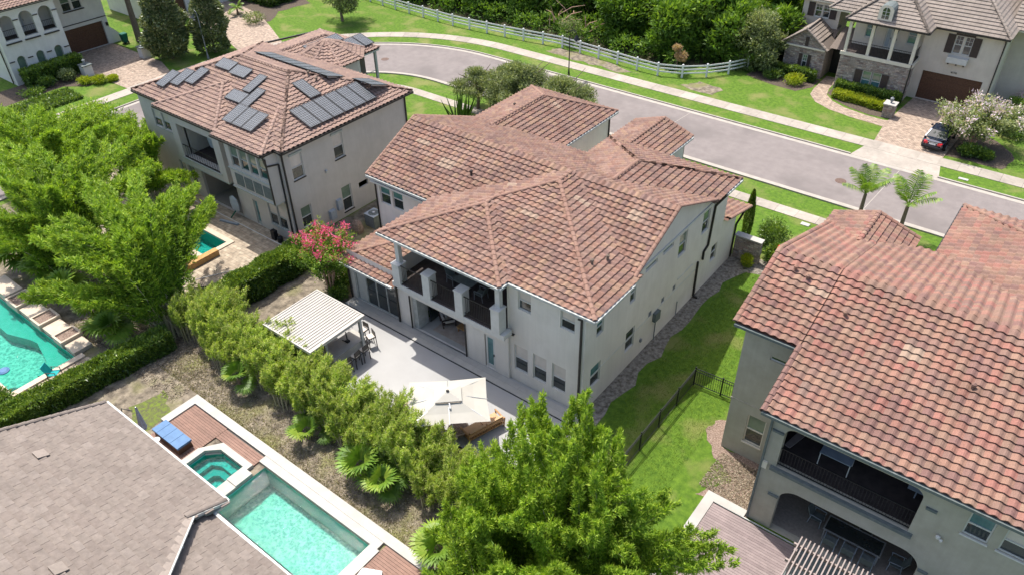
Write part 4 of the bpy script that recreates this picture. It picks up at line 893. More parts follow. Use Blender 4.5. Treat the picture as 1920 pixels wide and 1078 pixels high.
# balcony
b = MB(); b.box(-27.3, -19.2, 23.5, 24.19, 3.42, 3.72); b.build('balcony_ledge', 'trim', H)
b = MB(); b.box(-27.2, -19.49, 23.56, 27.2, 3.724, 3.80); b.build('balcony_floor', 'dark_floor', H)
b = MB(); facade(b, 'y', 27.1, -27.2, -19.49, 3.8, 6.7, [(-25.4, -22.4, 3.85, 6.0)]); b.face([(-27.2, 23.9, 3.8), (-27.2, 27.1, 3.8), (-27.2, 27.1, 6.7), (-27.2, 25.6, 6.7), (-27.2, 25.6, 4.9), (-27.2, 23.9, 4.9)]); b.build('balcony_wall', 'white_stucco', H)
p = MB(); fbox(p, 'y', 27.1, -25.4, -22.4, 3.85, 6.0, -.12, -.08); p.build('balcony_door', 'glass', H)
for x0, x1, zt in ((-27.15, -26.6, 5.0), (-24.85, -24.32, 5.25), (-22.5, -21.95, 5.25), (-20.02, -19.47, 5.2)):
    c = MB(); c.box(x0, x1, 23.47, 24.05, 3.73, zt); c.box(x0-.03, x1+.03, 23.43, 24.09, zt, zt+.07); c.build('balcony_pillar', 'trim', H)
for x0, x1 in ((-27.0, -26.72), (-19.9, -19.6)): c = MB(); c.box(x0, x1, 23.72, 23.98, 5.07, 6.68); c.build('balcony_post', 'trim', H)
for a, b in ((-26.6, -24.85), (-24.32, -22.5), (-21.95, -20.02)): railing(H, [(a, 23.62), (b, 23.62)], 3.85, 5.02)
b = MB(); b.box(-19.46, -19.14, 24.21, 24.9, 3.3, 3.36); b.build('vent_hood', 'dark_metal', H)
downspout(H, [(-15.0, 23.98, 6.65), (-15.0, 24.28, 6.4), (-15.0, 24.28, .1)]); downspout(H, [(wx+.06, 36.85, 2.7), (wx+.06, 36.9, .1), (wx+.35, 36.9, .06)], w=.11)
downspout(H, [(-14.28, 38.5, E0-.1), (wx+.07, 38.2, 6.0), (wx+.07, 38.0, 3.3), (wx+.07, 37.5, 3.1), (wx+.07, 37.5, 2.5)], w=.11); downspout(H, [(wx+.07, 43.5, 3.1), (wx+.07, 42.25, 2.6), (wx+.07, 42.2, .1)], w=.11)
downspout(H, [(-27.35, 46.8, 5.2), (-27.35, 46.7, .1)]); downspout(H, [(-33.0, 28.1, 6.6), (-33.0, 28.08, .3)], w=.07); downspout(H, [(-31.93, 24.1, 3.0), (-31.93, 24.1, .1)]); downspout(H, [(-27.78, 24.12, 2.9), (-27.78, 24.12, .1)]); downspout(H, [(-26.76, 24.14, 2.5), (-26.76, 24.14, .1)], w=.06); downspout(H, [(-22.5, 24.14, 2.5), (-22.5, 24.14, .1)], w=.06)
m_ = MB(); m_.box(wx, wx+.22, 31.55, 32.1, 1.55, 2.15); m_.tube([(wx+.1, 31.8, 1.55), (wx+.1, 31.8, .05)], .03, 6); m_.build('meter_box', 'ac', H)
m_ = MB(); m_.tube([(wx+.05, 34.6, 1.1), (wx+.05, 34.6, .05)], .025, 6); m_.box(wx, wx+.1, 30.2, 30.35, .95, 1.15); m_.build('wall_pipe', 'grey_metal', H)
m_ = MB(); m_.box(wx, wx+.03, 34.3, 36.2, 2.86, 2.92); m_.build('wall_conduit', 'trim', H)
for x, y in ((-15.9, 27.9), (-16.25, 27.0)):
    z = max(A.z(x, y) if A.inside(x, y) else 0, B.z(x, y)); vent_pipe(H, x, y, z+.05, 'bark')
vent_pipe(H, -26.6, 30.0, A.z(-26.6, 30)+.05, 'shutter'); vent_pipe(H, -32.4, 41.7, 6.3, 'shutter')
# stone wall with arch niche and planter beside the gate
sw = thing('stone_garden_wall', 'short capped stone wall at the far corner of the white house side yard', 'wall', (-14, 42.6, 0)); 
c_ = MB(); c_.box(-14.7, -12.95, 42.45, 42.85, 0, 1.65); c_.build('core', 'mortar', sw)
def stones(parent, ax, c, a0, a1, z0, z1, w=.30, h=.15, d=.03, cap=300, holes=(), mt='stone'):
    P = []; z = z0; r = random.Random(int(a0*10+z1*7))
    while z < z1-.02:
        hh = min(h*r.uniform(.75, 1.3), z1-z); a = a0
        while a < a1-.01:
            ww = min(w*r.uniform(.6, 1.5), a1-a)
            if a1-(a+ww) < w*.3: ww = a1-a
            am, zm = a+ww/2, z+hh/2
            if not any(h_[0]-.05 < am < h_[1]+.05 and h_[2]-.03 < zm < h_[3]+.05 for h_ in holes): P.append((a, ww, z, hh, d*r.uniform(.5, 1.6)))
            a += ww
        z += hh
    j = MB()
    if len(P) > cap: r.shuffle(P)
    for k, (a, ww, z, hh, dd) in enumerate(P):
        t_ = MB() if k < cap else j; t_.ct = r.random() if k >= cap else 0.; g_ = .010
        A0, A1, Z0, Z1 = a+g_, a+ww-g_, z+g_, z+hh-g_; i_ = .025
        o8 = [FP(ax, c, A0, 0, Z0), FP(ax, c, A1, 0, Z0), FP(ax, c, A1, 0, Z1), FP(ax, c, A0, 0, Z1)]; i8 = [FP(ax, c, A0+i_, dd, Z0+i_), FP(ax, c, A1-i_, dd, Z0+i_), FP(ax, c, A1-i_, dd, Z1-i_), FP(ax, c, A0+i_, dd, Z1-i_)]
        t_.face(i8)
        for m in range(4): t_.face([o8[m], o8[(m+1) % 4], i8[(m+1) % 4], i8[m]])
        if k < cap: t_.build('stone', mt, parent)
    if j.v: j.build('stones', mt, parent, kind='stuff')
stones(sw, 'y', 42.45, -14.7, -12.95, 0, 1.6); stones(sw, 'x', -12.95, 42.45, 42.85, 0, 1.6)
c_ = MB(); c_.box(-14.75, -12.88, 42.38, 42.92, 1.65, 1.75); c_.build('cap', 'coping', sw)
# ================================================================== house with solar panels (left)
H1 = thing('grey_house', 'grey two storey house whose pale red tiled roof carries solar panels', 'house', (-47, 32, 0)); E1 = 7.2; p1_ = .344
x0, x1, y0, y1 = -56.42, -39.02, 25.92, 37.99
a1 = hip(x0, x1, y0, y1, E1, p1_); b1 = Piece(-52.6, -45.16, 25.25, 31, [(E1, 0, 25.25, 0, 1, p1_), (E1, -45.16, 0, -1, 0, p1_), (E1, -52.6, 0, 1, 0, p1_)]); bay = Piece(-45.15, -39.77, 24.85, 29, [(E1, 0, 24.85, 0, 1, .25), (E1, -39.77, 0, -1, 0, .35)])
w1 = Piece(x0+.01, -48.8, 31.9, 44.2, [(6.55, -48.8, 0, -1, 0, .28), (6.55, x0, 0, 1, 0, .28), (6.55, 0, 44.2, 0, -1, .4)])
tur = Piece(-53.3, -47.2, 36.7, 42.7, [(6.95, -50.2+2.9*math.cos(t_), 39.7+2.9*math.sin(t_), -math.cos(t_), -math.sin(t_), .44) for t_ in [k*math.pi/4 for k in range(8)]])
def tin(x, y, e=0): return max((x+50.2)*math.cos(k*math.pi/4)+(y-39.7)*math.sin(k*math.pi/4) for k in range(8)) <= 2.9+e
tur.inside = lambda x, y, e=0: tin(x, y, e)
_tp = tur.polys
def tpolys():
    out = []
    for P in _tp():
        for k in range(8):
            if P: P = clip(P, lambda c: 2.9-((c[0]+50.2)*math.cos(k*math.pi/4)+(c[1]-39.7)*math.sin(k*math.pi/4))+1e-9)
        out.append(P)
    return out
tur.polys = tpolys
tw_ = MB(); tw_.prism([(-50.2+2.6*math.cos(k*math.pi/4+.39), 39.7+2.6*math.sin(k*math.pi/4+.39)) for k in range(8)], 0, 6.92); tw_.build('turret_wall', 'grey_stucco', H1)
make_roof(H1, [a1, b1, bay, w1], 'tile_grey_red', 'underlay', 'tile_grey_red', nsingle=300, pale=[(-50.3, 31.3, .6), (-48.4, 30.6, .6)])
make_roof(H1, [tur], 'tile_grey_red', 'underlay', 'tile_grey_red', nsingle=0)
soffit(H1, [(x0, x1, y0, y1, E1), (-52.6, -45.2, 25.25, 26.2, E1), (-45.1, -39.8, 24.85, 26, E1), (x0, -48.85, 38, 44.15, 6.5)], 'grey_trim')
gz = E1-.05
for pts in ([(x0, y0-.06, gz), (-52.6, y0-.06, gz)], [(-52.6, 25.19, gz), (-45.12, 25.19, gz)], [(-45.12, 24.79, gz), (-39.75, 24.79, gz)], [(-39.75, 24.8, gz), (-39.75, 25.8, gz)], [(-39.72, y0-.06, gz), (x1+.06, y0-.06, gz)], [(x1+.06, y0-.06, gz), (x1+.06, y1, gz)], [(x0-.06, y0, gz), (x0-.06, 37.9, gz), (x0-.06, 44.2, 6.5)]): gutter(H1, pts, 'dark_metal')
SW = [(26.75, 27.7, 4.65, 6.4, ), (30.4, 31.3, 4.65, 6.45), (26.75, 27.65, .9, 2.5), (30.45, 31.35, .4, 2.4), (32.1, 33.0, 1.6, 2.05)]
FW1 = [(-54.5, -53.5, 4.85, 6.2), (-53.3, -52.4, 4.85, 6.2), (-43.9, -43.4, .05, 2.1), (-42.15, -41.25, .75, 2.55), (-41.15, -40.25, .75, 2.55), (-49.9, -45.6, .03, 2.85, .2), (-52.7, -51.9, .8, 2.5), (-51.6, -50.8, .8, 2.5)]
walls(H1, 'grey_stucco', [('x', -39.5, 26, 37.6, 0, 7.05, SW), ('y', 26, -56, -39.5, 0, 7.05, FW1+[(-50.6, -46.3, 3.6, 6.25)]), ('y', 25.5, -51.4, -45.5, 3.05, 7.05, [(-50.6, -46.3, 3.6, 6.25, .5)]), ('x', -45.5, 25.5, 26, 3.05, 7.05), ('y', 25.1, -44.2, -39.75, 3.5, 7.05, [(-43.7+k*1.0, -43.7+k*1.0+.85, 5.25, 6.75) for k in range(4)]), ('x', -39.75, 25.1, 26, 3.5, 7.05)])
wback(H1, 'grey_stucco', -56, -39.5, 26, 37.6, 7.0); wback(H1, 'grey_stucco', -56, -50.5, 37, 43.8, 6.4)
m_ = MB(); m_.box(-51.4, -45.5, 25.5, 26, 2.95, 3.05); m_.box(-44.2, -39.75, 25.1, 26, 3.4, 3.5); m_.box(-50.8, -46.1, 25.42, 25.6, 3.5, 3.6); m_.build('overhang', 'grey_trim', H1)
for k in range(4):
    window(H1, 'y', 25.1, -43.7+k, -42.85+k, 5.25, 6.75, frame='grey_trim', up='glass_green', lo='glass', sill=False)
    p = MB(); fbox(p, 'y', 25.1, -43.7+k, -42.85+k, 3.8, 4.7, 0, .03); p.build('wall_panel', 'ac', H1)
p = MB(); fbox(p, 'y', 25.1, -44.25, -39.7, 4.95, 5.03, 0, .08); fbox(p, 'y', 25.1, -44.25, -39.7, 3.5, 3.58, 0, .08); p.build('belt_moulding', 'grey_trim', H1)
p = MB(); p.box(-39.78, -39.70, 25.02, 25.10, 3.5, 6.9); p.build('corner_strip', 'dark_metal', H1)
for k in (0, 1): window(H1, 'y', 26, *FW1[k], frame='grey_trim', up='pale_pane', sill=True)
door(H1, 'y', 26, *FW1[2], m='grey_trim')
for k in (3, 4): window(H1, 'y', 26, *FW1[k], frame='grey_trim', up='pale_pane', sill=True)
for k in (6, 7): window(H1, 'y', 26, *FW1[k], frame='grey_trim', up='glass_green')
for k, u in zip(range(4), ('pale_pane', 'pale_pane', 'glass_green', 'glass_green')): window(H1, 'x', -39.5, *SW[k], frame='trim', up=u, sillm='dark_metal')
m_ = MB(); m_.box(-39.5, -39.42, 26.7, 27.75, 6.46, 6.6); m_.build('lintel', 'grey_trim', H1); m_ = MB(); m_.box(-39.5, -39.42, 30.3, 31.35, 6.5, 6.64); m_.build('lintel', 'grey_trim', H1)
# covered terrace and balcony interior
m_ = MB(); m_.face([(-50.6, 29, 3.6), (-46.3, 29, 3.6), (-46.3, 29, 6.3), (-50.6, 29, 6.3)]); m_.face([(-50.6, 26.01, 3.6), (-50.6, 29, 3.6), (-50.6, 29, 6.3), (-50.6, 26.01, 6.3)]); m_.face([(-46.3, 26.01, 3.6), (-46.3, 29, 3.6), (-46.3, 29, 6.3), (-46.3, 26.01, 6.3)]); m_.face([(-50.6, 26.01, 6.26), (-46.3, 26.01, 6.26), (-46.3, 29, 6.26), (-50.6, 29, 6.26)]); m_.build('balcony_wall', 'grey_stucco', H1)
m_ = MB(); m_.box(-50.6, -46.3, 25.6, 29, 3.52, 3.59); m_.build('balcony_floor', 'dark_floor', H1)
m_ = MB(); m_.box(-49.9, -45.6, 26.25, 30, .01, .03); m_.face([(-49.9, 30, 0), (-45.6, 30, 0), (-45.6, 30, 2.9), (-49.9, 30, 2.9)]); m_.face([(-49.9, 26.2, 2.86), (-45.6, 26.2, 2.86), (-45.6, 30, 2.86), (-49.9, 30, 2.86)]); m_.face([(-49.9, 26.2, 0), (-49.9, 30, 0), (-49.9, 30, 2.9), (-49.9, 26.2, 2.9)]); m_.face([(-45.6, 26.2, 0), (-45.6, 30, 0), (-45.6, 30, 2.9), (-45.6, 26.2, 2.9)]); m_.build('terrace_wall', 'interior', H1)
m_ = MB(); m_.box(-48.7, -46.9, 29.9, 29.95, .1, 2.3); m_.build('terrace_door', 'glass', H1)
railing(H1, [(-50.55, 25.56), (-46.35, 25.56)], 3.55, 4.6, 'dark_metal', .3)
downspout(H1, [(-39.45, 25.9, 7.05), (-39.42, 26.12, 6.8), (-39.42, 26.12, .1)]); downspout(H1, [(-39.7, 24.9, 7.1), (-39.7, 25.02, 6.4), (-39.68, 25.95, 6.2), (-39.8, 25.94, .1)]); downspout(H1, [(-39.42, 37.5, 7.05), (-39.42, 37.5, .1)])
for xx, yy, zz in ((-55.45, 25.9, 3.2), (-39.9, 25.9, 3.15), (-39.4, 29.4, 4.1)): m_ = MB(); m_.lathe((xx, yy, zz), [(.03, 0), (.09, .05), (.09, .2), (.02, .26)], 8); m_.build('wall_lamp', 'silver', H1)
m_ = MB(); m_.box(-39.5, -39.2, 29.0, 29.5, .5, 1.2); m_.box(-39.5, -39.25, 29.8, 30.2, .9, 1.7); m_.build('meter_box', 'ac_top', H1)
# far balcony on the street side of that house
m_ = MB(); m_.box(-49.3, -49.1, 43.8, 44.0, 3.5, 6.45); m_.box(-50.5, -49.1, 41.8, 44.0, 3.3, 3.5); m_.build('balcony_posts', 'grey_trim', H1)
railing(H1, [(-49.2, 41.9), (-49.2, 43.8)], 3.5, 4.6, 'grey_trim', .25)
for x, y in ((-44.0, 32.8), (-43.2, 32.8)): vent_pipe(H1, x, y, a1.z(x, y)+.03, 'bark')
# solar panels, each one a thing lying on the roof plane
def rpt(pc, i, x, y, up=.16): return Vector((x, y, pc.pz(i, x, y)))+Vector((0, 0, up))
PAN = []
def panel_mesh(w, l):
    f = MB(); f.box(0, w, 0, .035, 0, .04); f.box(0, w, l-.035, l, 0, .04); f.box(0, .035, .035, l-.035, 0, .04); f.box(w-.035, w, .035, l-.035, 0, .04); fm = f.mesh('frame', 'black')
    g_ = MB(); g_.box(.035, w-.035, .035, l-.035, .008, .034); gm = g_.mesh('cell_glass', 'panel')
    c = MB(); 
    for k in range(1, int(w/.165)): c.box(k*w/int(w/.165)-.007, k*w/int(w/.165)+.007, .035, l-.035, .0345, .0365)
    c.box(.035, w-.035, l/2-.006, l/2+.006, .0345, .0365); [c.box(.035, w-.035, .035+k*(l-.07)/10-.004, .035+k*(l-.07)/10+.004, .0346, .0364) for k in range(1, 10)]; cm_ = c.mesh('grid_lines', 'ac_top')
    r = MB(); r.box(.1, .15, .1, l-.1, -.10, -.002); r.box(w-.15, w-.1, .1, l-.1, -.10, -.002); return fm, gm, cm_, r.mesh('mounting_rails', 'silver')
PM = {}
NM = ['first', 'second', 'third', 'fourth', 'fifth', 'sixth', 'seventh', 'eighth', 'ninth', 'tenth', 'eleventh']
def solar(pc, i, x, y, w, l, label):
    if (w, l) not in PM: PM[(w, l)] = panel_mesh(w, l)
    z0, a0, b0, sx, sy, p = pc.pl[i]; e = Vector((sy, -sx, 0)); s = Vector((sx, sy, p)).normalized(); n = e.cross(s); o = rpt(pc, i, x, y, .22)
    t = thing('solar_panel', label, 'solar panel', o, 'solar panels on the grey house roof'); mw = Matrix.Identity(4)
    for a in range(3): mw[a][0] = e[a]; mw[a][1] = s[a]; mw[a][2] = n[a]
    t.rotation_euler = mw.to_euler()
    for nm, me in zip(('frame', 'cell_glass', 'grid_lines', 'mounting_rails'), PM[(w, l)]):
        q_ = bpy.data.objects.new(nm, me); COL.objects.link(q_); q_.parent = t
for k in range(6): solar(a1, 1, -39.6, 28.9+k*1.03, 1.0, 2.15, f'dark solar panel, {NM[k]} from the near hip in the side slope row of six')
solar(a1, 1, -41.85, 31.0, 1.0, 1.95, 'single dark solar panel standing above the row of six on the side slope')
for k in range(3): solar(b1, 0, -45.4+k*1.07, 26.1, 1.05, 1.75, f'dark solar panel low beside the bay, {NM[k]} of three from the left')
solar(a1, 0, -47.5, 27.95, 1.75, 1.0, 'black solar panel lying crosswise left of the stepped pair')
solar(a1, 0, -45.7, 27.9, .9, 1.85, 'dark solar panel on end just above the group of three'); solar(a1, 0, -46.8, 29.0, .9, 1.85, 'dark solar panel on end, upper one of the stepped pair near the ridge')
solar(a1, 0, -51.4, 30.1, 1.8, 1.0, 'black solar panel under the ridge, left of two lying crosswise'); solar(a1, 0, -49.5, 29.95, 1.8, 1.0, 'black solar panel under the ridge, right of two lying crosswise')
for k in range(3): solar(a1, 0, -54.6+k*1.12, 26.9+k*.55, 1.05, 1.75, f'dark solar panel at the left end of the courtyard slope, {NM[k]} of three stepping uphill')
for k in range(8): solar(a1, 3, -42.6-k*1.04, 34.9, 1.0, 1.65, f'dark solar panel on the hidden slope just behind the ridge, {NM[k]} from the right')
for k in range(2): solar(a1, 3, -40.0-k*1.04, 36.6, 1.0, 1.65, f'dark solar panel seen edge on near the street corner of the roof, {NM[k]} of two')
for k in range(2): solar(w1, 0, -51.0, 38.6+k*1.9, 1.8, 1.0, f'black solar panel lying crosswise above the round turret roof, {NM[k]} from the left')
for k in range(2): solar(w1, 0, -49.3, 42.0+k*1.08, 1.02, 1.7, f'dark solar panel to the right of the round turret roof, {NM[k]} of two')
# ================================================================== olive house on the right
H2 = thing('olive_house', 'olive grey two storey house with a bright red tiled roof at the right edge', 'house', (0, 30, 0))
zr2, yr2, p2_ = 9.57, 30.8, .34
c1_ = Piece(-8.45, -5.6, 26.45, 39.6, [(zr2, 0, yr2, 0, 1, p2_), (zr2, 0, yr2, 0, -1, p2_)]); c1_.rake = ('l',)
c2_ = Piece(-5.6, 13, 23.25, 39.6, [(zr2, 0, yr2, 0, 1, p2_), (zr2, 0, yr2, 0, -1, p2_)])
ga = Piece(-8.65, -4.05, 35, 40.3, [(6.7, -4.05, 0, -1, 0, .35), (6.7, -8.65, 0, 1, 0, .35)]); ga.rake = ('b',)
gb = Piece(-3.0, 6.5, 34, 45.7, [(6.5, 6.5, 0, -1, 0, p2_), (6.5, -3.0, 0, 1, 0, p2_), (6.5, 0, 45.7, 0, -1, p2_)])
make_roof(H2, [c1_, c2_, ga, gb], 'tile_red', 'underlay', 'tile_red', w=.395, l=.35, pale=[(-5.9, 29.2, 1.1), (-1.55, 28.2, 1.1)], cap_r=.15)
# rake caps where the lower roof steps forward
fc = MB()
for k in range(9): y = 23.2+k*.37; fc.tube([(-5.58, y, c2_.z(0, y)+.04), (-5.58, y+.40, c2_.z(0, y+.40)+.02)], [.15, .13], 8, cap=False)
fc.build('rake_tiles', 'tile_red', H2, kind='stuff')
soffit(H2, [(-8.3, -5.6, 26.5, 27.4, 8.05), (-8.3, 12, 28, 39.4, 6.5), (-5.5, 12, 23.4, 28, 6.95), (-3, 6.5, 38, 45.6, 6.5)], 'ac')
gutter(H2, [(-8.45, 26.39, 8.0), (-5.62, 26.39, 8.0)], 'ac'); gutter(H2, [(-5.62, 23.19, 6.93), (13, 23.19, 6.93)], 'ac'); gutter(H2, [(-3.06, 38.7, 6.42), (-3.06, 45.7, 6.42)], 'dark_metal')
walls(H2, 'olive_stucco', [('y', 26.8, -8.02, -5.2, 0, 7.95, [(-6.72, -5.9, 6.55, 6.78), (-7.05, -6.15, 1.05, 2.85)]), ('y', 23.6, -5.24, 12, 0, 6.95, [(-4.6, .75, 3.95, 6.35, .35), (-4.15, 1.6, .02, 2.9, .35), (2.3, 3.15, 5.2, 6.45), (3.5, 4.4, 5.2, 6.45)]), ('x', 12, 23.6, 39, 0, 6.9)])
wback(H2, 'olive_stucco', -8.02, 12, 26.8, 39.2, 6.3); wback(H2, 'olive_stucco', -5.24, -5.2, 23.6, 26.8, 6.9, 'side_wall'); wback(H2, 'olive_stucco', -8.2, -4.4, 39.2, 40.0, 6.5); wback(H2, 'olive_stucco', -2.6, 6.2, 39.2, 45.3, 6.4)
g_ = MB(); g_.face([(-8.02, 26.81, 6.2), (-8.02, yr2, 6.2), (-8.02, 39.1, 6.2), (-8.02, yr2, zr2-.1), (-8.02, 26.81, 8.1)]); g_.build('gable_wall', 'olive_stucco', H2)
m_ = MB(); m_.box(-8.05, -5.2, 26.77, 26.80, 3.44, 3.48); m_.build('belt_line', 'olive_stucco', H2)
window(H2, 'y', 26.8, -6.72, -5.9, 6.55, 6.78, frame='trim', up='glass', fixed=True, sill=False); window(H2, 'y', 26.8, -7.05, -6.15, 1.05, 2.85, frame='tan_trim', up='glass_green')
window(H2, 'y', 23.6, 2.3, 3.15, 5.2, 6.45, frame='trim', up='teal_glass'); window(H2, 'y', 23.6, 3.5, 4.4, 5.2, 6.45, frame='trim', up='pale_pane')
# rounded upper corners of both openings
def corner_fill(c, a0, a1, z1, r, m, par, d=.35):
    for s, ax_ in ((1, a0), (-1, a1)):
        mb = MB(); pts = [(ax_, z1)]+[(ax_+s*(r-r*math.sin(t_)), z1-r+r*math.cos(t_)) for t_ in [k*math.pi/2/6 for k in range(7)]]
        for k in range(1, 7):
            tri = [pts[0], pts[k], pts[k+1]]
            mb.face([(x_, c-.003, z_) for x_, z_ in tri]); mb.face([(pts[k][0], c-.003, pts[k][1]), (pts[k+1][0], c-.003, pts[k+1][1]), (pts[k+1][0], c+d, pts[k+1][1]), (pts[k][0], c+d, pts[k][1])])
        mb.build('arch_corner', m, par)
corner_fill(23.6, -4.6, .75, 6.35, .42, 'olive_stucco', H2); corner_fill(23.6, -4.15, 1.6, 2.9, .75, 'olive_stucco', H2)
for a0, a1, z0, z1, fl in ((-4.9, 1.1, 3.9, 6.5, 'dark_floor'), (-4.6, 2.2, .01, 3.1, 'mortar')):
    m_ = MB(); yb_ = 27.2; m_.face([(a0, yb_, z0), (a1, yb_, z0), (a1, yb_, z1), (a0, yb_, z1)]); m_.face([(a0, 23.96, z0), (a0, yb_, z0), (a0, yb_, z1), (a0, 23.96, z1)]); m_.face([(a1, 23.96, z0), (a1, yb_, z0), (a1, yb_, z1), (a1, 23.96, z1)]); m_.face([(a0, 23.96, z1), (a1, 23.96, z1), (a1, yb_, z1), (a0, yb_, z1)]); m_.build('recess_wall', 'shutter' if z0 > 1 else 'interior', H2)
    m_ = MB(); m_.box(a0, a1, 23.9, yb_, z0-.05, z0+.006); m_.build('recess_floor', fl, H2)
m_ = MB(); m_.box(-4.8, .95, 23.42, 23.597, 3.78, 3.94); m_.box(.95, 1.35, 23.5, 23.597, 5.6, 5.7); m_.box(-5.1, -4.62, 23.5, 23.597, 5.9, 6.0); m_.box(-4.6, -4.15, 23.5, 23.597, 2.2, 2.3); m_.box(1.62, 2.0, 23.5, 23.597, 2.2, 2.3); m_.build('sill_moulding', 'ac', H2)
railing(H2, [(-4.6, 23.72), (.75, 23.72)], 3.95, 5.0, 'black', .13)
m_ = MB(); m_.lathe((1.72, 23.5, 4.45), [(.04, 0), (.09, .03), (.09, .12), (.02, .16)], 8); m_.lathe((1.85, 23.45, 4.40), [(.05, 0), (.07, .1), (.02, .14)], 8); m_.build('flood_lamp', 'trim', H2)
downspout(H2, [(-5.5, 23.3, 6.85), (-5.2, 23.54, 6.6), (-5.2, 23.54, .1)], 'ac'); m_ = MB(); m_.box(-5.25, -4.95, 23.52, 23.597, 3.6, 4.0); m_.build('downspout_box', 'tan_trim', H2)
for x, y in ((-7.35, 29.9), (-6.7, 29.65), (-4.6, 28.6), (.75, 27.6)): vent_pipe(H2, x, y, c2_.pz(0, x, y)+.03, 'tile_red', .3)
# ================================================================== house with the stone front (top right)
H3 = thing('stone_front_house', 'tan house with stone front, dark shutters and a wooden garage door across the road', 'house', (-13, 80, 0))
r1 = Piece(-21.4, -6.2, 75.4, 93, [(6.75, 0, 75.4, 0, 1, .8), (6.75, -6.2, 0, -1, 0, .8), (6.75, -21.4, 0, 1, 0, .8)]); r2 = Piece(-19.15, -12.1, 73.25, 82, [(6.75, 0, 73.25, 0, 1, .8), (6.75, -12.1, 0, -1, 0, .8), (6.75, -19.15, 0, 1, 0, .8)])
r3 = Piece(-25.15, -20.1, 75.0, 79.0, [(2.85, -20.6, 0, -1, 0, .75), (2.85, -25.15, 0, 1, 0, .75)]); r3.rake = ('f',); r3.r = (-25.15, -20.6, 75.0, 79.0)
r4 = Piece(-27.2, -21.0, 77.9, 79.5, [(3.1, 0, 77.9, 0, 1, .6)]); r5 = Piece(-20.6, -18.9, 75.6, 79.2, [(3.1, 0, 75.6, 0, 1, .3)]); r6 = Piece(-25.3, -20.8, 78.6, 88, [(6.3, 0, 78.6, 0, 1, .7), (6.3, -20.8, 0, -1, 0, .7), (6.3, -25.3, 0, 1, 0, .7)]); r7 = Piece(-6.9, -1, 78.5, 92, [(6.75, 0, 78.5, 0, 1, .8), (6.75, -1, 0, -1, 0, .8)])
make_roof(H3, [r1, r2, r3, r4, r5, r6, r7], 'tile_taupe', 'underlay_grey', 'tile_taupe', kind='f', nsingle=0, w=.42, l=.36, single_caps=False)
soffit(H3, [(-21.4, -6.2, 75.4, 90, 6.75), (-19.15, -12.1, 73.25, 76, 6.75), (-25.3, -20.8, 78.6, 80, 6.3), (-24.6, -20.8, 75.1, 79, 2.9), (-6.9, -1, 78.5, 90, 6.75)], 'tan_trim')
for pts in ([(-12.1, 75.34, 6.7), (-6.2, 75.34, 6.7)], [(-19.15, 73.19, 6.7), (-12.04, 73.19, 6.7)], [(-12.04, 73.2, 6.7), (-12.04, 75.3, 6.7)]): gutter(H3, pts, 'dark_metal')
gw = [(-12.15, -7.2, .03, 2.68, .35), (-10.35, -9.72, 4.65, 6.2), (-9.58, -8.95, 4.65, 6.2)]
walls(H3, 'tan_stucco', [('y', 76, -12.85, -6.45, 0, 6.7, gw), ('x', -6.45, 76, 88, 0, 6.7), ('x', -12.85, 73.9, 76, 0, 3.4), ('y', 79, -24.95, -21.25, 2.5, 6.25, [(-23.72, -23.05, 4.6, 5.8), (-22.95, -22.3, 4.6, 5.8)]), ('x', -21.25, 79, 82, 2.5, 6.25), ('y', 76.6, -19.0, -12.85, 3.4, 6.7, [(-18.0, -17.1, 4.4, 6.0), (-16.2, -15.1, 3.6, 6.1), (-14.3, -13.4, 4.5, 6.0)]), ('x', -12.85, 76, 76.6, 3.4, 6.7), ('y', 80, -6.45, -2, 0, 6.7)])
walls(H3, 'mortar', [('y', 73.9, -19.0, -12.85, 0, 3.4, [(-16.7, -15.9, .65, 2.27), (-15.8, -15.0, .65, 2.27)]), ('y', 75.3, -24.7, -20.75, 0, 2.9, [(-22.85, -22.38, .75, 2.05)]), ('x', -20.75, 75.3, 79, 0, 2.9)], 'stone_backing')
wback(H3, 'tan_stucco', -19.0, -6.45, 73.9, 88, 3.4); wback(H3, 'mortar', -24.7, -20.75, 75.3, 79, 2.8)
g_ = MB(); g_.face([(-24.9, 75.3, 2.9), (-20.75, 75.3, 2.9), (-22.87, 75.3, 4.5)]); g_.build('gable_wall', 'mortar', H3)
stones(H3, 'y', 73.9, -19.0, -12.85, 0, 3.3, .30, .15, cap=0, holes=[(-17.4, -14.3, .5, 2.4)]); stones(H3, 'y', 75.3, -24.7, -20.75, 0, 2.9, .30, .15, cap=0, holes=[(-23.1, -22.1, .6, 2.15)]); stones(H3, 'x', -12.85, 73.9, 75.2, 0, 3.3, .30, .15, cap=0)
for zz in np.arange(2.9, 4.4, .2): hw = (4.5-zz)/1.6*2.0-.1; stones(H3, 'y', 75.3, -22.87-hw, -22.87+hw, float(zz), float(zz)+.2, .30, .15, cap=0) if hw > .2 else None
m_ = MB(); m_.box(-19.1, -12.75, 73.8, 73.897, 3.35, 3.66); m_.box(-12.847, -12.7, 73.8, 76, 3.35, 3.66); m_.build('balcony_ledge', 'tan_trim', H3)
m_ = MB(); m_.box(-19.0, -12.86, 73.91, 76.59, 3.42, 3.6); m_.build('balcony_floor', 'dark_floor', H3)
for x_ in (-18.75, -16.75, -14.85, -12.98): m_ = MB(); m_.box(x_-.13, x_+.13, 73.92, 74.18, 3.6, 6.62); m_.build('balcony_post', 'tan_trim', H3)
railing(H3, [(-18.62, 74.02), (-16.88, 74.02)], 3.62, 4.65, 'dark_metal', .14); railing(H3, [(-16.62, 74.02), (-14.98, 74.02)], 3.62, 4.65, 'dark_metal', .14); railing(H3, [(-14.72, 74.02), (-13.11, 74.02)], 3.62, 4.65, 'dark_metal', .14); railing(H3, [(-12.93, 74.18), (-12.93, 75.98)], 3.62, 4.65, 'dark_metal', .14)
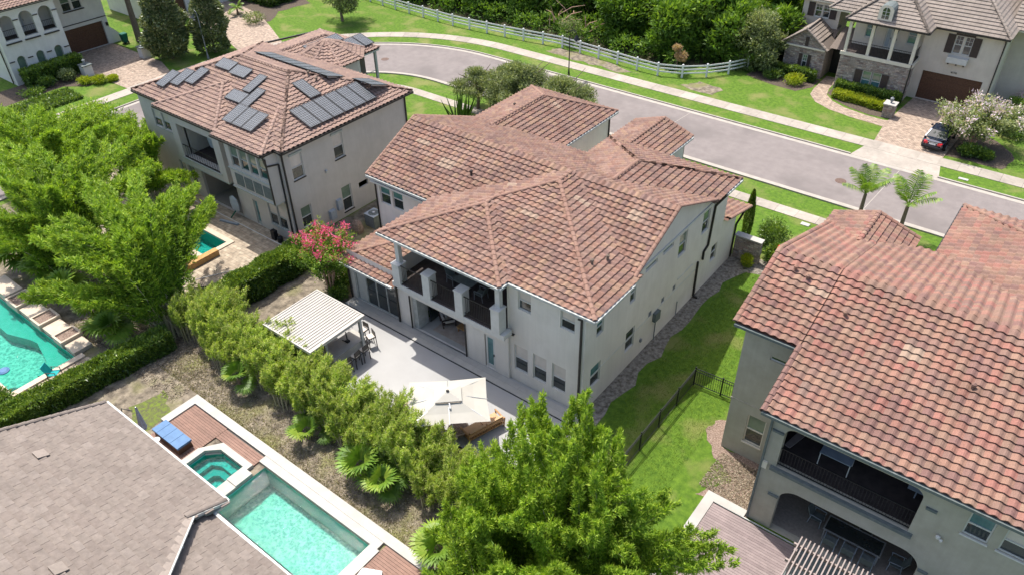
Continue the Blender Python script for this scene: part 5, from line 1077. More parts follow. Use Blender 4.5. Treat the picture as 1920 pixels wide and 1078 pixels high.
for x_ in (-17.75, -15.8, -13.9):
    for s in (-1, 1): m_ = MB(); m_.tube([(x_+s*.85, 74.05, 6.0), (x_+s*.75, 74.05, 6.35), (x_+s*.35, 74.05, 6.6)], .05, 5); m_.build('brace', 'shutter', H3)
for a, b, c, d in gw[1:]: window(H3, 'y', 76, a, b, c, d, frame='trim', up='glass', muntin=1, sill=False)
garage(H3, 'y', 76, -12.15, -7.2, .03, 2.68)
for a in (-11.0, -8.93): m_ = MB(); m_.box(a, a+.62, 75.93, 75.997, 4.62, 6.25); m_.build('shutter', 'shutter', H3)
m_ = MB(); m_.box(-10.42, -8.88, 75.9, 75.997, 6.25, 6.62); m_.build('window_header', 'shutter', H3)
m_ = MB(); m_.box(-10.5, -8.85, 75.4, 75.997, 3.95, 4.45); m_.build('window_box', 'trim', H3); m_ = MB(); [m_.box(x_, x_+.12, 75.45, 75.99, 3.8, 3.94) for x_ in (-10.35, -9.7, -9.1)]; m_.build('box_brackets', 'shutter', H3)
for a in (-17.35, -14.98): m_ = MB(); m_.box(a, a+.62, 73.80, 73.867, .6, 2.3); m_.build('shutter', 'shutter', H3)
for a, b, c, d in ((-16.7, -15.9, .65, 2.27), (-15.8, -15.0, .65, 2.27)): window(H3, 'y', 73.9, a, b, c, d, frame='trim', up='glass_green', lo='teal_glass')
window(H3, 'y', 75.3, -22.85, -22.38, .75, 2.05, frame='trim', up='glass_green', lo='glass', muntin=1)
for a in (-23.2, -22.32): m_ = MB(); m_.box(a, a+.3, 75.2, 75.267, .7, 2.1); m_.build('shutter', 'shutter', H3)
m_ = MB(); m_.box(-22.85, -22.55, 75.2, 75.267, 2.9, 3.8); m_.build('gable_vent', 'shutter', H3)
for a, b in ((-23.72, -23.05), (-22.95, -22.3)): window(H3, 'y', 79, a, b, 4.6, 5.8, frame='trim', up='glass', muntin=1)
for a in (-24.4, -22.25): m_ = MB(); m_.box(a, a+.62, 78.93, 78.997, 4.6, 5.9); m_.build('shutter', 'shutter', H3)
for a, b, c, d in ((-18.0, -17.1, 4.4, 6.0), (-14.3, -13.4, 4.5, 6.0)): window(H3, 'y', 76.6, a, b, c, d, frame='trim', up='teal_glass', lo='teal_glass')
door(H3, 'y', 76.6, -16.2, -15.65, 3.62, 6.1, m='trim', glass='ac_top'); door(H3, 'y', 76.6, -15.63, -15.1, 3.62, 6.1, m='trim', glass='ac_top')
m_ = MB(); m_.box(-20.7, -19.05, 77.6, 77.7, 0, 2.9); m_.build('entry_recess', 'black', H3)
downspout(H3, [(-6.6, 75.5, 6.65), (-6.55, 75.93, 6.3), (-6.55, 75.93, .1)]); downspout(H3, [(-12.78, 73.7, 3.3), (-12.78, 73.85, 3.0), (-12.78, 73.85, .1)])
dm = thing('dormer', 'x', 'x'); dm.parent = H3; dm.location = Vector((-16.0, 73.55, 7.0))-H3.location; del dm['label'], dm['category']
m_ = MB(); pr_ = [(-.62, 0), (-.62, .95)]+[(-.62*math.cos(t_), .95+.45*math.sin(t_)) for t_ in np.linspace(.2, math.pi-.2, 7)]+[(.62, .95), (.62, 0)]
for (a, b), (c, d) in zip(pr_, pr_[1:]): m_.face([(-16+a, 73.55, 6.98+b), (-16+a, 76, 6.98+b), (-16+c, 76, 6.98+d), (-16+c, 73.55, 6.98+d)])
m_.build('dormer_roof', 'ac', dm); m_ = MB(); m_.face([(-16+a, 73.55, 6.98+b) for a, b in pr_][::-1]); m_.build('dormer_face', 'tan_trim', dm)
m_ = MB(); m_.face([(-16.3, 73.54, 7.2), (-15.7, 73.54, 7.2), (-15.7, 73.54, 7.95), (-15.8, 73.54, 8.11), (-16, 73.54, 8.2), (-16.2, 73.54, 8.11), (-16.3, 73.54, 7.95)]); m_.build('pane', 'glass', dm)
m_ = MB(); m_.box(-16.02, -15.98, 73.50, 73.535, 7.2, 8.2); m_.box(-16.3, -15.7, 73.51, 73.536, 7.5, 7.53); m_.box(-16.3, -15.7, 73.51, 73.536, 7.8, 7.83); m_.build('muntins', 'trim', dm)
def txt(par, s, x, y, z, size, m, rotz=0):
    cu = bpy.data.curves.new('house_number', 'FONT'); cu.body = s; cu.size = size; cu.extrude = .01
    o = bpy.data.objects.new('tmp', cu); COL.objects.link(o); dg = bpy.context.evaluated_depsgraph_get(); me = bpy.data.meshes.new_from_object(o.evaluated_get(dg)); COL.objects.unlink(o); bpy.data.objects.remove(o)
    me.materials.clear(); me.materials.append(MT[m]); q_ = bpy.data.objects.new('house_number', me); COL.objects.link(q_); q_.parent = par; q_.location = Vector((x, y, z))-WP(par); q_.rotation_euler = (math.pi/2, 0, rotz)
txt(H3, '4176', -9.9, 75.97, 2.9, .26, 'dark_metal')
# ================================================================== white arcaded house (top left)
H4 = thing('arcaded_house', 'white house with arched balcony openings and a brown garage door at the top left corner', 'house', (-88, 33, 0))
r8 = hip(-98, -83.9, 27.2, 42, 7.3, .35, 'fr'); make_roof(H4, [r8], 'tile_grey_red', 'underlay', None, nsingle=0, single_caps=False)
def arch_wall(mb, ax, c, a0, a1, z0, z1, arches, rev=.35):
    """arches: (a, b, zbottom, zspring) with a half round head"""
    holes = [(a, b, zb, zs+(b-a)/2, rev) for a, b, zb, zs in arches]; facade(mb, ax, c, a0, a1, z0, z1, holes, rev)
    for a, b, zb, zs in arches:
        r = (b-a)/2; m = (a+b)/2
        for s in (-1, 1):
            P = [(m+s*r, zs+r)]+[(m+s*r*math.cos(t_), zs+r*math.sin(t_)) for t_ in [k*math.pi/2/6 for k in range(7)]]
            for k in range(1, 7):
                mb.face([FP(ax, c, *(P[0][0], .002, P[0][1])), FP(ax, c, P[k][0], .002, P[k][1]), FP(ax, c, P[k+1][0], .002, P[k+1][1])]); mb.face([FP(ax, c, P[k][0], .002, P[k][1]), FP(ax, c, P[k+1][0], .002, P[k+1][1]), FP(ax, c, P[k+1][0], -rev, P[k+1][1]), FP(ax, c, P[k][0], -rev, P[k][1])])
ar = [(28.45, 29.7, 4.3, 6.0), (30.3, 31.6, 4.3, 6.0), (32.2, 33.5, 4.3, 6.0), (28.7, 29.5, .6, 2.3), (30.6, 31.4, .6, 2.3), (32.45, 33.25, .6, 2.3)]
m_ = MB(); arch_wall(m_, 'x', -84.5, 27.9, 34.0, 0, 7.2, ar); facade(m_, 'y', 27.9, -96, -84.5, 0, 7.2); facade(m_, 'x', -88.2, 34.0, 40.35, 0, 7.2, [(35.5, 39.75, .03, 2.62, .4), (36.1, 37.05, 4.45, 6.1), (37.25, 38.2, 4.45, 6.1)])
m_.face([(-84.5, 34, 0), (-88.2, 34, 0), (-88.2, 34, 7.2), (-84.5, 34, 7.2)]); m_.face([(-88.2, 40.35, 0), (-96, 40.35, 0), (-96, 40.35, 7.2), (-88.2, 40.35, 7.2)]); m_.build('wall', 'cream_stucco', H4)
for a, b, zb, zs in ar[3:]:
    p = MB(); p.face([FP('x', -84.5, a, -.3, zb), FP('x', -84.5, b, -.3, zb), FP('x', -84.5, b, -.3, zs+.4), FP('x', -84.5, a, -.3, zs+.4)]); p.build('window', 'glass_green', H4)
    p = MB(); p.box(-84.78, -84.74, a, b, zb, zb+.8); p.build('pane', 'ac_top', H4)
m_ = MB(); facade(m_, 'x', -86.6, 28, 34, 3.9, 7.2, [(28.2, 29.0, 5, 6.4), (30.6, 31.5, 4.2, 6.6), (32.4, 33.1, 5, 6.4)]); m_.build('balcony_wall', 'cream_stucco', H4); m_ = MB(); m_.box(-86.7, -84.86, 28, 34, 4.0, 4.15); m_.build('balcony_floor', 'dark_floor', H4)
for a, b, c, d in ((28.2, 29.0, 5, 6.4), (32.4, 33.1, 5, 6.4)): window(H4, 'x', -86.6, a, b, c, d, frame='trim', sill=False)
door(H4, 'x', -86.6, 30.6, 31.05, 4.2, 6.6, m='trim', glass='ac_top'); door(H4, 'x', -86.6, 31.06, 31.5, 4.2, 6.6, m='trim', glass='ac_top')
for a, b, zb, zs in ar[:3]: railing(H4, [(-84.65, a+.02), (-84.65, b-.02)], 4.3, 5.25, 'dark_metal', .16)
m_ = MB()
for a in (28.3, 30.15, 32.05): m_.box(-84.5, -84.3, a, a+1.5, 3.98, 4.08)
for a in (29.72, 31.62, 33.55): m_.box(-84.5, -84.4, a-.02, a+.48, 6.0, 6.08)
for a in (27.95, 29.75, 31.65, 33.45): m_.box(-84.5, -84.4, a, a+.5, 2.3, 2.38)
m_.box(-88.2, -88.12, 34.5, 40.3, 3.0, 3.07); m_.box(-88.2, -88.0, 36.0, 38.3, 4.36, 4.44); m_.box(-84.5, -84.44, 28, 34, 7.0, 7.06); m_.build('moulding', 'dark_metal', H4)
for a, b in ((36.1, 37.05), (37.25, 38.2)): window(H4, 'x', -88.2, a, b, 4.45, 6.1, frame='trim', sill=False)
garage(H4, 'x', -88.2, 35.5, 39.75, .03, 2.62)
m_ = MB(); m_.prism([(-88.6, 40.36), (-88.2, 40.36), (-88.2, 41.2), (-88.6, 41.2)], 0, .9); v = [(-88.2, 40.35, .9), (-88.2, 41.2, .9), (-88.2, 40.35, 1.8)]; m_.face(v); m_.build('buttress', 'cream_stucco', H4)
m_ = MB(); m_.box(-88.2, -88.0, 40.05, 40.25, 2.0, 2.35); m_.build('wall_lamp', 'black', H4); downspout(H4, [(-85.2, 27.8, 7.1), (-85.2, 27.8, .1)])
# ================================================================== white house with entry columns (top centre)
H7 = thing('column_house', 'white house with a brown garage and entry columns cut by the top edge', 'house', (-92, 56, 0))
walls(H7, 'cream_stucco', [('x', -91, 46.5, 53.2, 0, 7, [(47.5, 51.6, .03, 2.6, .3)]), ('x', -92.5, 53.2, 56.6, 0, 7, [(54.2, 55.4, .03, 2.5, .3)]), ('x', -90.5, 56.6, 64, 0, 7, [(58.0, 59.6, 1, 2.6)]), ('y', 56.6, -92.5, -90.5, 0, 7), ('y', 46.5, -100, -91, 0, 7)])
garage(H7, 'x', -91, 47.5, 51.6, .03, 2.6); m_ = MB(); m_.box(-93, -92.85, 54.2, 55.4, 0, 2.5); m_.build('entry_door', 'shutter', H7)
for y_ in (53.4, 56.3): m_ = MB(); m_.box(-90.9, -90.5, y_-.25, y_+.25, 0, 3.4); m_.build('column', 'cream_stucco', H7)
m_ = MB(); m_.box(-92.5, -90.4, 53.1, 56.58, 3.4, 3.8); m_.build('entry_beam', 'cream_stucco', H7); window(H7, 'x', -90.5, 58.0, 59.6, 1, 2.6)
m_ = MB(); m_.box(-101, -90, 46, 64.5, 7.0, 7.3); m_.build('roof', 'tile_grey_red', H7)
# ================================================================== flat tiled house (bottom left)
H5 = thing('flat_tiled_house', 'single storey house with a grey brown flat tiled roof in the bottom left corner', 'house', (-28, 4, 0)); pe = .41
ra = CutPiece(-32.1, -18.0, -6.0, 8.62, [(3.2, 0, 8.62, 0, 1, -pe)])
ra.pl = [(3.2, 0, 8.62, 0, -1, pe)]; ra.cut = lambda x, y: -99
def fa(x, y): return x <= -22.5+max(0, 6.9-y)
ra.rake = ('l',)
rb = Piece(-22.5, -8, -6.0, 7.92, [(3.12, 0, 7.92, 0, -1, pe)])
_ap = ra.polys
ra.polys = lambda: [clip(clip(P, lambda c: -22.5+12.9-c[0]), lambda c: (-22.5-c[0]) if c[1] > 6.9 else (-22.5+6.9-c[1]-c[0])) if False else P for P in [[(-32.1, -6), (-9.6, -6), (-22.5, 6.9), (-22.5, 8.62), (-32.1, 8.62)]]]
ra.inside = lambda x, y, e=0: Piece.inside(ra, x, y, e) and x <= -22.5+max(0, 6.9-y)+e
_ri = rb.inside
rb.inside = lambda x, y, e=0: Piece.inside(rb, x, y, e) and x >= -22.5+max(0, 6.9-y)-e
rb.polys = lambda: [[(-22.5, 7.92), (-22.5, 6.9), (-9.6, -6), (-8, -6), (-8, 7.92)]]
ra.r = (-32.1, -9.0, -6.0, 8.62)
make_roof(H5, [ra, rb], 'tile_flat', 'underlay_grey', 'tile_flat', kind='f', w=.55, l=.37, stagger=True, single_caps=True, jit=.006)
cp = MB()
pA, pB = Vector((-22.5, 6.9, 3.2+pe*1.72+.06)), Vector((-9.6, -6.0, 3.2+pe*14.62+.06)); dd = (pB-pA).normalized(); sd_ = dd.cross(Vector((0, 0, 1))).normalized()
for s, w_ in ((-1, .30), (1, .30)): cp.face([pA, pB, pB+sd_*s*w_-Vector((0, 0, .06)), pA+sd_*s*w_-Vector((0, 0, .06))])
cp.build('hip_flashing', 'tile_taupe', H5); cp = MB(); cp.bar(pA-sd_*.33-Vector((0, 0, .03)), pB-sd_*.33-Vector((0, 0, .03)), .07, .06); cp.build('flashing_edge', 'gutter_white', H5)
gutter(H5, [(-32.1, 8.70, 3.16), (-22.42, 8.70, 3.16), (-22.42, 7.98, 3.14), (-8, 7.98, 3.08)], 'gutter_white'); gutter(H5, [(-22.42, 8.6, 3.22), (-22.42, 6.9, 3.9)], 'gutter_white')
gl = MB(); gl.box(-32.1, -22.5, 8.55, 8.63, 3.0, 3.12); gl.build('fascia', 'trim', H5)
walls(H5, 'cream_stucco', [('y', 8.2, -31.7, -22.6, 0, 3.1)]); wback(H5, 'cream_stucco', -31.7, -9, -5.8, 8.15, 3.0, 'far_wall'); wback(H5, 'cream_stucco', -22.6, -9, -5, 7.5, 3.0)
g_ = MB(); g_.face([(-31.7, 8.15, 3.0), (-31.7, 8.15, 3.25), (-31.7, -5.8, 3.15+pe*14.3), (-31.7, -5.8, 3.0)]); g_.build('gable_wall', 'cream_stucco', H5)
for x, y in ((-29.8, 4.6), (-22.9, 2.2)): m_ = MB(); z_ = ra.pz(0, x, y)+.06; m_.hexa([(x, y, z_), (x+.55, y, z_), (x+.55, y+.45, z_-.45*pe), (x, y+.45, z_-.45*pe), (x, y, z_+.06), (x+.55, y, z_+.06), (x+.55, y+.45, z_-.45*pe+.06), (x, y+.45, z_-.45*pe+.06)]); m_.build('roof_vent', 'tile_taupe', H5)
for x, y in ((-21.4, 6.0), (-19.3, 4.6)): vent_pipe(H5, x, y, rb.pz(0, x, y)+.02, 'gutter_white', .25)
# ------------------------------------------------------------------ pavilion, bar, grill, stools
pv = thing('pavilion', 'cream louvre roofed pavilion over the outdoor bar on the patio', 'pavilion', (-29.3, 19.3, 0))
PX0, PX1, PY0, PY1, PZ = -31.4, -27.4, 17.3, 21.25, 2.62
m_ = MB()
for bx in ((PX0, PX1, PY0, PY0+.08), (PX0, PX1, PY1-.08, PY1), (PX0, PX0+.08, PY0+.08, PY1-.08), (PX1-.08, PX1, PY0+.08, PY1-.08)): m_.box(*bx, PZ-.12, PZ+.06)
m_.build('frame', 'slat', pv); ns = 19; sw_ = (PX1-PX0-.16)/ns
s_ = MB(); s_.hexa([(.012, 0, -.03), (sw_-.012, 0, .0), (sw_-.012, PY1-PY0-.16, .0), (.012, PY1-PY0-.16, -.03), (.012, 0, .02), (sw_-.012, 0, .05), (sw_-.012, PY1-PY0-.16, .05), (.012, PY1-PY0-.16, .02)]); sm = s_.mesh('louvre', 'slat')
for k in range(ns): inst(sm, 'louvre', pv, loc=(PX0+.08+k*sw_+29.3, PY0+.08-19.3, PZ))
m_ = MB(); m_.box(PX0+.09, PX1-.09, PY0+.09, PY1-.09, PZ-.10, PZ-.06); m_.build('ceiling', 'wood', pv)
for x, y in ((PX0+.1, PY0+.1), (PX0+.1, PY1-.25), (-28.25, 18.75), (PX1-.35, PY1-.3)): m_ = MB(); m_.box(x, x+.16, y, y+.16, .06, PZ-.12); m_.build('post', 'gutter_white', pv)
m_ = MB(); m_.box(PX0+.02, PX0+.10, PY0+.3, PY1-.3, .06, 2.3); m_.build('back_panel', 'ac', pv); m_ = MB(); m_.box(PX0+.3, -28.9, PY0+.02, PY0+.08, .06, 2.3); m_.build('side_panel', 'ac', pv)
br = thing('bar_island', 'white stone topped bar island beside the pavilion post', 'bar', (-28, 20, .06))
m_ = MB(); m_.box(-28.45, -27.85, 18.95, 21.1, .06, .92); m_.build('base', 'trim', br); m_ = MB(); m_.box(-28.75, -27.6, 18.8, 21.25, .92, .98); m_.build('counter', 'coping', br)
kt = thing('outdoor_kitchen', 'beige counter run under the pavilion roof', 'kitchen counter', (-30, 18, .06)); m_ = MB(); m_.box(-31.1, -28.6, 17.6, 18.3, .06, .9); m_.build('base', 'beige_wall', kt); m_ = MB(); m_.box(-31.15, -28.55, 17.55, 18.35, .9, .95); m_.build('counter', 'coping_tan', kt); m_ = MB(); m_.box(-30.2, -29.6, 17.65, 18.2, .951, .98); m_.build('sink', 'steel_top', kt)
gr = thing('grill', 'steel grill with its dark lid set in a pale counter at the pavilion corner', 'grill', (-28, 17.5, .06)); m_ = MB(); m_.box(-28.5, -27.3, 17.15, 18.0, .06, .9); m_.build('cabinet', 'trim', gr)
m_ = MB(); m_.box(-28.35, -27.5, 17.3, 17.9, .9, 1.0); m_.build('grate', 'black', gr); m_ = MB()
for k in range(6): a0, a1 = math.pi*k/6/1.3, math.pi*(k+1)/6/1.3; m_.face([(-28.35, 17.6+.3*math.cos(a0), 1.0+.22*math.sin(a0)), (-27.5, 17.6+.3*math.cos(a0), 1.0+.22*math.sin(a0)), (-27.5, 17.6+.3*math.cos(a1), 1.0+.22*math.sin(a1)), (-28.35, 17.6+.3*math.cos(a1), 1.0+.22*math.sin(a1))])
m_.build('lid', 'dark_metal', gr); m_ = MB(); m_.tube([(-28.3, 17.2, 1.02), (-27.55, 17.2, 1.02)], .02, 6); m_.build('handle', 'silver', gr)
def stool(label, x, y, rz, seatm='cushion'):
    t = thing('bar_stool', label, 'bar stool', (0, 0, 0), 'bar stools around the island'); m = MB()
    for a, b in ((-.2, -.2), (.2, -.2), (.2, .2), (-.2, .2)): q = MB(); q.bar((a*1.15, b*1.15, 0), (a, b, .72 if b < 0 else 1.12), .04); q.build('leg', 'dark_metal', t)
    m = MB(); m.box(-.22, .22, -.22, .22, .70, .74); m.bar((-.21, -.2, .3), (.21, -.2, .3), .025); m.build('seat_frame', 'dark_metal', t)
    m = MB(); m.box(-.2, .2, -.2, .18, .741, .79); m.build('seat', seatm, t); m = MB(); m.box(-.22, .22, .17, .21, .84, 1.16); m.build('backrest', 'dark_metal', t)
    t.location = (x, y, .062); t.rotation_euler = (0, 0, rz); return t
s0 = stool('dark bar stool at the far end of the island, left of the pair', -28.35, 21.75, 0)
dup(s0, (-27.55, 21.55, .062), -.35, 'dark bar stool at the far end of the island, right of the pair'); dup(s0, (-27.05, 20.5, .062), -math.pi/2, 'dark bar stool on the open side of the island, farthest of three')
dup(s0, (-27.05, 19.85, .062), -math.pi/2+.1, 'dark bar stool on the open side of the island, middle one of three'); dup(s0, (-27.05, 19.2, .062), -math.pi/2-.08, 'dark bar stool on the open side of the island, nearest of three')
ow = thing('antler_ornament', 'black antler shaped ornament standing on the white bar counter', 'ornament', (-28.1, 20.3, .98)); m_ = MB(); m_.box(-28.2, -28.0, 20.2, 20.4, .98, 1.1); m_.tube([(-28.1, 20.3, 1.1), (-28.25, 20.4, 1.25), (-28.35, 20.45, 1.5)], .035, 6); m_.tube([(-28.1, 20.3, 1.1), (-28.0, 20.1, 1.22), (-28.1, 19.95, 1.35)], .03, 6); m_.build('antler', 'black', ow)
# ------------------------------------------------------------------ cantilever parasol and lounge group
um = thing('cantilever_parasol', 'large square off white cantilever parasol over the lounge seats', 'parasol', (-18.7, 18.4, .06))
cb = [Vector((-19.64, 16.7, 2.55)), Vector((-16.77, 19.34, 2.55)), Vector((-18.87, 21.53, 2.55)), Vector((-21.75, 18.9, 2.55))]; cc = sum(cb, Vector())/4; top = cc+Vector((0, 0, .62))
def lerp(a, b, t): return a.lerp(b, t)
m_ = MB(); inner = [lerp(v, top, .72) for v in cb]
for i in range(4):
    a, b = cb[i], cb[(i+1) % 4]; ia, ib = inner[i], inner[(i+1) % 4]; mo = (a+b)/2+(cc-(a+b)/2)*.035+Vector((0, 0, -.02)); mi = (ia+ib)/2+Vector((0, 0, -.02)); qa, qb = lerp(a, ia, .5)+Vector((0, 0, -.05)), lerp(b, ib, .5)+Vector((0, 0, -.05)); qm = (qa+qb)/2-Vector((0, 0, .02))
    m_.face([a, mo, qm, qa]); m_.face([mo, b, qb, qm]); m_.face([qa, qm, mi, ia]); m_.face([qm, qb, ib, mi])
m_.build('canopy', 'canvas', um); m_ = MB(); v2 = [lerp(v, top, .66)+Vector((0, 0, .09)) for v in cb]; tp2 = top+Vector((0, 0, .10))
for i in range(4): m_.face([v2[i], v2[(i+1) % 4], tp2])
m_.build('vent_flap', 'canvas', um); m_ = MB(); m_.lathe(tuple(tp2), [(.08, 0), (.08, .03), (.04, .06)], 10); m_.build('cap', 'dark_metal', um)
m_ = MB(); m_.bar(v2[0]+Vector((.05, .05, -.06)), v2[1]-Vector((.05, .05, .06)), .05, .04); m_.build('vent_strap', 'coping_tan', um)
m_ = MB()
for v in cb+[(cb[i]+cb[(i+1) % 4])/2 for i in range(4)]: m_.bar(top-Vector((0, 0, .08)), v+Vector((0, 0, -.035)), .03)
m_.build('ribs', 'silver', um); m_ = MB(); pb = Vector((-18.55, 18.5, .06)); m_.bar(pb, pb+Vector((-.12, .1, 2.85)), .08); m_.bar(pb+Vector((-.1, .08, 2.8)), top+Vector((0, 0, .0)), .06); m_.bar(pb+Vector((-.05, .05, 1.3)), lerp(pb+Vector((-.1, .08, 2.8)), top, .45), .05); m_.build('mast', 'silver', um)
m_ = MB(); m_.lathe((-18.3, 18.35, .06), [(.46, 0), (.46, .07), (.15, .12)], 18); m_.build('base', 'dark_metal', um)
def sofa(label, cat, x, y, rz, w, d=.85, seats=1, frame='wood', fab='tan_cushion', name='lounge_sofa', pillow=False, z=.062, group=None):
    t = thing(name, label, cat, (0, 0, 0), group)
    for sx in (-1, 1):
        m = MB(); m.bar((sx*(w/2-.04), -d/2+.05, 0), (sx*(w/2-.04), -d/2+.05, .56), .06); m.bar((sx*(w/2-.04), d/2-.05, 0), (sx*(w/2-.04), d/2+.03, .72), .06); m.bar((sx*(w/2-.04), -d/2, .58), (sx*(w/2-.04), d/2+.05, .58), .09, .04); m.build('arm', frame, t)
    m = MB(); m.box(-w/2+.05, w/2-.05, -d/2+.03, d/2-.04, .22, .28); m.bar((-w/2+.05, d/2+.02, .68), (w/2-.05, d/2+.02, .68), .05)
    for k in range(int(w/.16)): m.bar((-w/2+.12+k*.16, d/2-.02, .28), (-w/2+.12+k*.16, d/2+.02, .68), .025)
    m.build('frame', frame, t); cw = (w-.16)/seats
    for k in range(seats):
        a = -w/2+.08+k*cw; q = MB(); q.hexa([(a+.01, -d/2+.02, .285), (a+cw-.01, -d/2+.02, .285), (a+cw-.01, d/2-.2, .285), (a+.01, d/2-.2, .285), (a+.03, -d/2+.05, .44), (a+cw-.03, -d/2+.05, .44), (a+cw-.03, d/2-.2, .42), (a+.03, d/2-.2, .42)]); q.build('seat_cushion', fab, t)
        q = MB(); q.hexa([(a+.02, d/2-.22, .40), (a+cw-.02, d/2-.22, .40), (a+cw-.02, d/2-.06, .42), (a+.02, d/2-.06, .42), (a+.04, d/2-.12, .80), (a+cw-.04, d/2-.12, .80), (a+cw-.04, d/2, .80), (a+.04, d/2, .80)]); q.build('back_cushion', fab, t)
    if pillow: q = MB(); q.box(-.18, .18, d/2-.34, d/2-.22, .46, .76, rot=.25); q.build('pillow', 'canvas', t)
    t.location = (x, y, z); t.rotation_euler = (0, 0, rz); return t
sofa('long tan cushioned wooden sofa at the right side of the parasol', 'sofa', -18.2, 20.35, -math.pi/2-.3, 2.2, seats=2)
sofa('tan cushioned wooden armchair left of the parasol mast', 'armchair', -19.75, 17.75, math.pi-.6, .95, name='lounge_chair'); sofa('tan cushioned wooden armchair half under the left corner of the parasol', 'armchair', -20.45, 18.75, math.pi/2+.2, .95, name='lounge_chair')
tb_ = thing('round_fire_table', 'round stone table between the lounge seats under the parasol', 'table', (-19.1, 19.5, .06)); m_ = MB(); m_.lathe((-19.1, 19.5, .06), [(.35, 0), (.5, .3), (.55, .38)], 18); m_.build('bowl', 'pot', tb_); m_ = MB(); m_.lathe((-19.1, 19.5, .44), [(.48, 0), (.3, .05)], 14); m_.build('stones', 'mulch', tb_)
def pot_plant(label, x, y, z0, r, h, n=16, L=.9, m='palm_leaf', w=.07, purple=False, name='potted_plant'):
    t = thing(name, label, 'potted plant', (x, y, z0)); q = MB(); q.lathe((x, y, z0), [(r*.7, 0), (r, h), (r*1.08, h), (r*1.08, h+.05), (r*.9, h+.05)], 16); q.build('pot', 'pot', t); rr = random.Random(int(x*10))
    for k in range(n):
        az = 2*math.pi*k/n+rr.uniform(-.2, .2); el = rr.uniform(.5, 1.35); pts = frond_pts((x, y, z0+h), az, el, L*rr.uniform(.7, 1.1), .35, 6); q = MB(); q.ct = rr.random(); sd = Vector((-math.sin(az), math.cos(az), 0))*w/2
        for a, b in zip(range(5), range(1, 6)):
            wa, wb = math.sin(math.pi*(a/5*.85+.13)), math.sin(math.pi*(b/5*.85+.13)); q.face([Vector(pts[a])-sd*wa, Vector(pts[a])+sd*wa, Vector(pts[b])+sd*wb, Vector(pts[b])-sd*wb])
        q.build('leaf', 'shutter' if purple and k % 3 == 0 else m, t)
    return t
pot_plant('potted spiky palm with a few dark blades left of the parasol', -22.45, 18.85, .06, .33, .6, 16, 1.25, purple=True)
pot_plant('leafy plant in a low pot behind the parasol mast', -19.0, 18.85, .06, .3, .3, 22, .8)
# living room furniture
for args in (('cream armchair with a pillow inside the open living room', -25.35, 25.75, 2.55), ('cream armchair at the right edge of the open living room', -22.95, 25.6, math.pi+.9), ('cream armchair at the back of the open living room', -24.0, 27.3, .2)): sofa(args[0], 'armchair', args[1], args[2], args[3], .85, fab='cushion', frame='shutter', name='armchair', pillow=True, z=.062)
ct_ = thing('coffee_table', 'low warm wood coffee table on the rug in the open room', 'coffee table', (-24.0, 25.9, .06)); m_ = MB(); m_.box(-24.45, -23.55, 25.5, 26.3, .36, .42); m_.build('top', 'wood', ct_)
for a, b in ((-24.4, 25.55), (-23.66, 25.55), (-23.66, 26.2), (-24.4, 26.2)): m_ = MB(); m_.box(a, a+.06, b, b+.06, .06, .36); m_.build('leg', 'wood', ct_)
m_ = MB(); m_.box(-25.7, -22.9, 24.75, 27.6, .052, .062); one(m_, 'rug', 'rug', 'faded beige rug under the armchairs in the open room', 'rug', (-24.3, 26.2, .05))
# balcony furniture
bt_ = thing('balcony_table', 'dark low table on the brown balcony of the white house', 'table', (-23.2, 25.3, 3.8)); m_ = MB(); m_.box(-23.9, -22.6, 24.9, 25.7, 4.45, 4.5); m_.build('top', 'ac', bt_)
for a, b in ((-23.85, 24.95), (-22.7, 24.95), (-22.7, 25.6), (-23.85, 25.6)): m_ = MB(); m_.box(a, a+.05, b, b+.05, 3.8, 4.45); m_.build('leg', 'dark_metal', bt_)
def sling_chair(label, x, y, z, rz, fab='ac', fr='grey_metal', name='balcony_chair', group=None):
    t = thing(name, label, 'chair', (0, 0, 0), group)
    for s in (-.27, .27): m = MB(); m.bar((s, -.28, 0), (s, -.26, .42), .03); m.bar((s, .28, 0), (s, .2, .62), .03); m.bar((s, -.28, .6), (s, .28, .6), .03); m.bar((s, -.26, .42), (s, -.28, .6), .03); m.build('side_frame', fr, t)
    m = MB(); m.hexa([(-.25, -.28, .39), (.25, -.28, .39), (.25, .22, .33), (-.25, .22, .33), (-.25, -.28, .42), (.25, -.28, .42), (.25, .22, .36), (-.25, .22, .36)]); m.build('seat', fab, t)
    m = MB(); m.hexa([(-.25, .2, .36), (.25, .2, .36), (.25, .24, .36), (-.25, .24, .36), (-.25, .42, .95), (.25, .42, .95), (.25, .46, .95), (-.25, .46, .95)]); m.build('backrest', fab, t)
    t.location = (x, y, z); t.rotation_euler = (0, 0, rz); return t
sling_chair('grey green sling chair with a white cushion on the brown balcony', -24.3, 25.4, 3.8, 1.4); sling_chair('grey green sling chair at the right of the balcony table', -22.1, 25.2, 3.8, -1.5)
m_ = MB(); m_.lathe((-22.9, 24.55, 6.2), [(.05, 0), (.12, .05), (.12, .14), (.03, .2)], 10); m_.lathe((-22.6, 24.5, 6.2), [(.05, 0), (.12, .05), (.12, .14), (.03, .2)], 10); m_.tube([(-22.9, 24.55, 6.3), (-22.75, 24.6, 6.5), (-22.6, 24.5, 6.3)], .02, 5); one(m_, 'balcony_lamp', 'canvas', 'pair of pale globe lamps hanging under the balcony roof', 'lamp', (-22.7, 24.5, 6.2))
